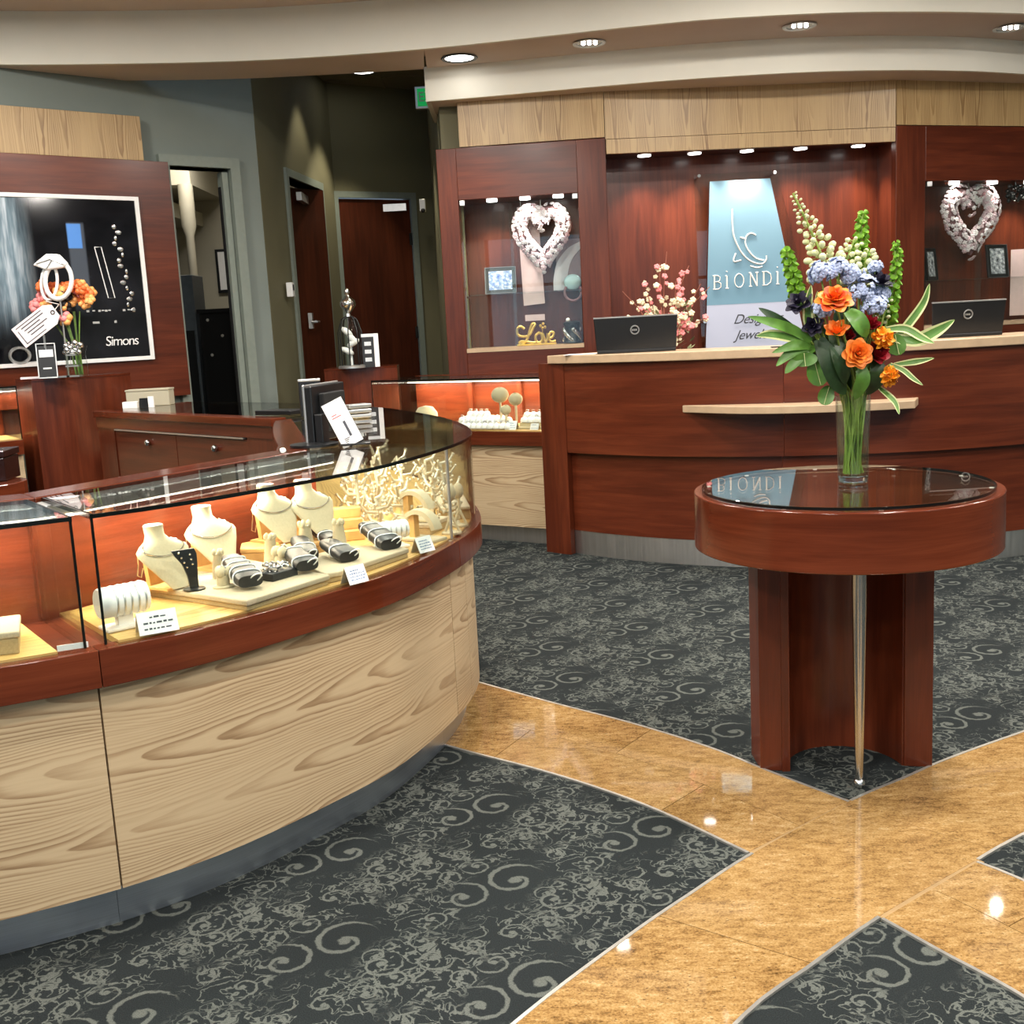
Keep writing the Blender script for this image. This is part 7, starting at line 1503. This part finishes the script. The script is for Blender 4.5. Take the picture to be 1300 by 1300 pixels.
VL = [[(0.983, 2.84, 1.152), (1.027, 2.84, 1.199), (1.07, 2.84, 1.256), (1.086, 2.84, 1.304)], [(0.987, 2.84, 1.175), (1.047, 2.83, 1.164), (1.097, 2.82, 1.185), (1.139, 2.81, 1.211)], [(0.976, 2.84, 1.196), (1.022, 2.83, 1.194), (1.06, 2.82, 1.170), (1.088, 2.81, 1.155)], [(0.997, 2.84, 1.105), (1.037, 2.83, 1.109), (1.058, 2.82, 1.112), (1.088, 2.81, 1.118)], [(0.987, 2.84, 1.107), (1.017, 2.83, 1.09), (1.038, 2.82, 1.069), (1.06, 2.81, 1.051)], [(0.960, 2.86, 1.052), (0.985, 2.84, 1.025), (0.998, 2.83, 1.006), (1.004, 2.82, 0.979)], [(0.795, 2.84, 1.192), (0.778, 2.84, 1.222), (0.778, 2.84, 1.271), (0.786, 2.84, 1.316)], [(0.80, 2.83, 1.221), (0.795, 2.83, 1.251), (0.797, 2.83, 1.27), (0.799, 2.83, 1.30)]]
for P, w, wd in zip(VL, W8, (0.011, 0.017, 0.011, 0.008, 0.007, 0.008, 0.013, 0.008)): blade('pale-edged leaf in the bouquet, %s' % w, P, wd)
FLV = [[(0.788, 2.85, 1.175), (0.738, 2.84, 1.206), (0.678, 2.82, 1.228), (0.618, 2.81, 1.246)], [(0.778, 2.85, 1.168), (0.728, 2.84, 1.188), (0.677, 2.83, 1.198), (0.640, 2.82, 1.196)], [(0.768, 2.85, 1.183), (0.728, 2.85, 1.214), (0.688, 2.84, 1.242), (0.652, 2.84, 1.266)], [(0.788, 2.85, 1.162), (0.748, 2.84, 1.155), (0.717, 2.83, 1.140), (0.690, 2.82, 1.118)], [(0.788, 2.85, 1.162), (0.758, 2.84, 1.167), (0.728, 2.83, 1.165), (0.680, 2.82, 1.152)], [(0.798, 2.85, 1.160), (0.760, 2.84, 1.140), (0.730, 2.83, 1.115), (0.712, 2.82, 1.098)]]
W6 = ['longest, reaching far left over the name sign', 'second, level below the longest', 'dark, rising steeply to the left', 'drooping to the lower left', 'level at the lower left', 'hanging lowest at the left']
for P, w, k in zip(FLV, W6, ('leaf', 'striped', 'dark', 'leaf', 'leaf', 'leaf')): blade('slender left leaf of the bouquet, %s' % w, P, 0.013, k, 'slender leaves at the left of the bouquet', 'slender_leaf')
DLV = [([(0.800, 2.83, 1.180), (0.826, 2.82, 1.12), (0.850, 2.83, 1.069), (0.880, 2.86, 1.035)], 'broad dark green leaf running down to the vase mouth at the left', 0.028), ([(0.840, 2.84, 1.19), (0.850, 2.82, 1.14), (0.860, 2.82, 1.10), (0.872, 2.84, 1.06)], 'dark green leaf under the lower orange roses', 0.022), ([(0.872, 2.82, 1.246), (0.888, 2.80, 1.226), (0.905, 2.80, 1.200), (0.918, 2.81, 1.18)], 'smooth mid green leaf between the rose and the blue florets', 0.021), ([(0.90, 2.83, 1.12), (0.91, 2.82, 1.08), (0.905, 2.83, 1.05), (0.90, 2.85, 1.02)], 'grey green leaf curling into the vase mouth', 0.018), ([(0.945, 2.84, 1.12), (0.952, 2.83, 1.09), (0.945, 2.84, 1.06), (0.935, 2.86, 1.03)], 'dark green leaf at the right of the vase mouth', 0.022), ([(0.81, 2.90, 1.22), (0.82, 2.90, 1.17), (0.84, 2.90, 1.11), (0.88, 2.90, 1.04)], 'dark green leaf deep in the left of the bouquet', 0.035), ([(0.98, 2.90, 1.22), (0.97, 2.90, 1.16), (0.95, 2.90, 1.10), (0.93, 2.90, 1.04)], 'dark green leaf deep in the right of the bouquet', 0.035), ([(0.89, 2.90, 1.27), (0.89, 2.89, 1.2), (0.90, 2.89, 1.12), (0.905, 2.89, 1.04)], 'dark green leaf deep in the middle of the bouquet', 0.04)]
for P, lab, w in DLV: blade(lab, P, w, 'dark' if 'dark' in lab else 'leaf', 'broad leaves of the bouquet', 'broad_leaf')
for (lab, c, R, f) in (('round pale green leaf at the lower left of the bouquet', (0.800, 2.84, 1.095), (0.026, 0.036), 0.25), ('small green leaf drooping left of the vase mouth', (0.826, 2.85, 1.035), (0.020, 0.026), -0.3), ('round bright green leaf at the right of the amber bloom', (1.000, 2.83, 1.156), (0.022, 0.028), 0.2), ('round bright green leaf low at the left, under the slender leaves', (0.765, 2.83, 1.130), (0.032, 0.018), 0.1)):
    t = thing('round_leaf', lab, 'leaf', c); t['group'] = 'round leaves of the bouquet'; stem(t, tuple(Vector(c)+Vector((0.01, 0.02, 0))), 0.002)
    vs = [(c[0], c[1]+0.004, c[2])]; n = 14
    for k in range(n): a = 2*PI*k/n; vs.append((c[0]+R[0]*math.cos(a)*math.cos(f)-R[1]*math.sin(a)*math.sin(f), c[1]-0.006*math.cos(a)+0.004*math.sin(2*a), c[2]+R[0]*math.cos(a)*math.sin(f)+R[1]*math.sin(a)*math.cos(f)))
    MB().add(vs, [(0, 1+k, 1+(k+1) % n) for k in range(n)]).build('blade', M_LMD, t, smooth=80, recalc=False)
    MB().tube([(c[0]-R[1]*math.sin(f)*0.9*-1, c[1]-0.003, c[2]-R[1]*math.cos(f)*0.9), (c[0], c[1]-0.002, c[2]), (c[0]-R[1]*math.sin(f)*0.9, c[1]-0.003, c[2]+R[1]*math.cos(f)*0.9)], 0.0009, 4).build('midrib', M_LLT, t)
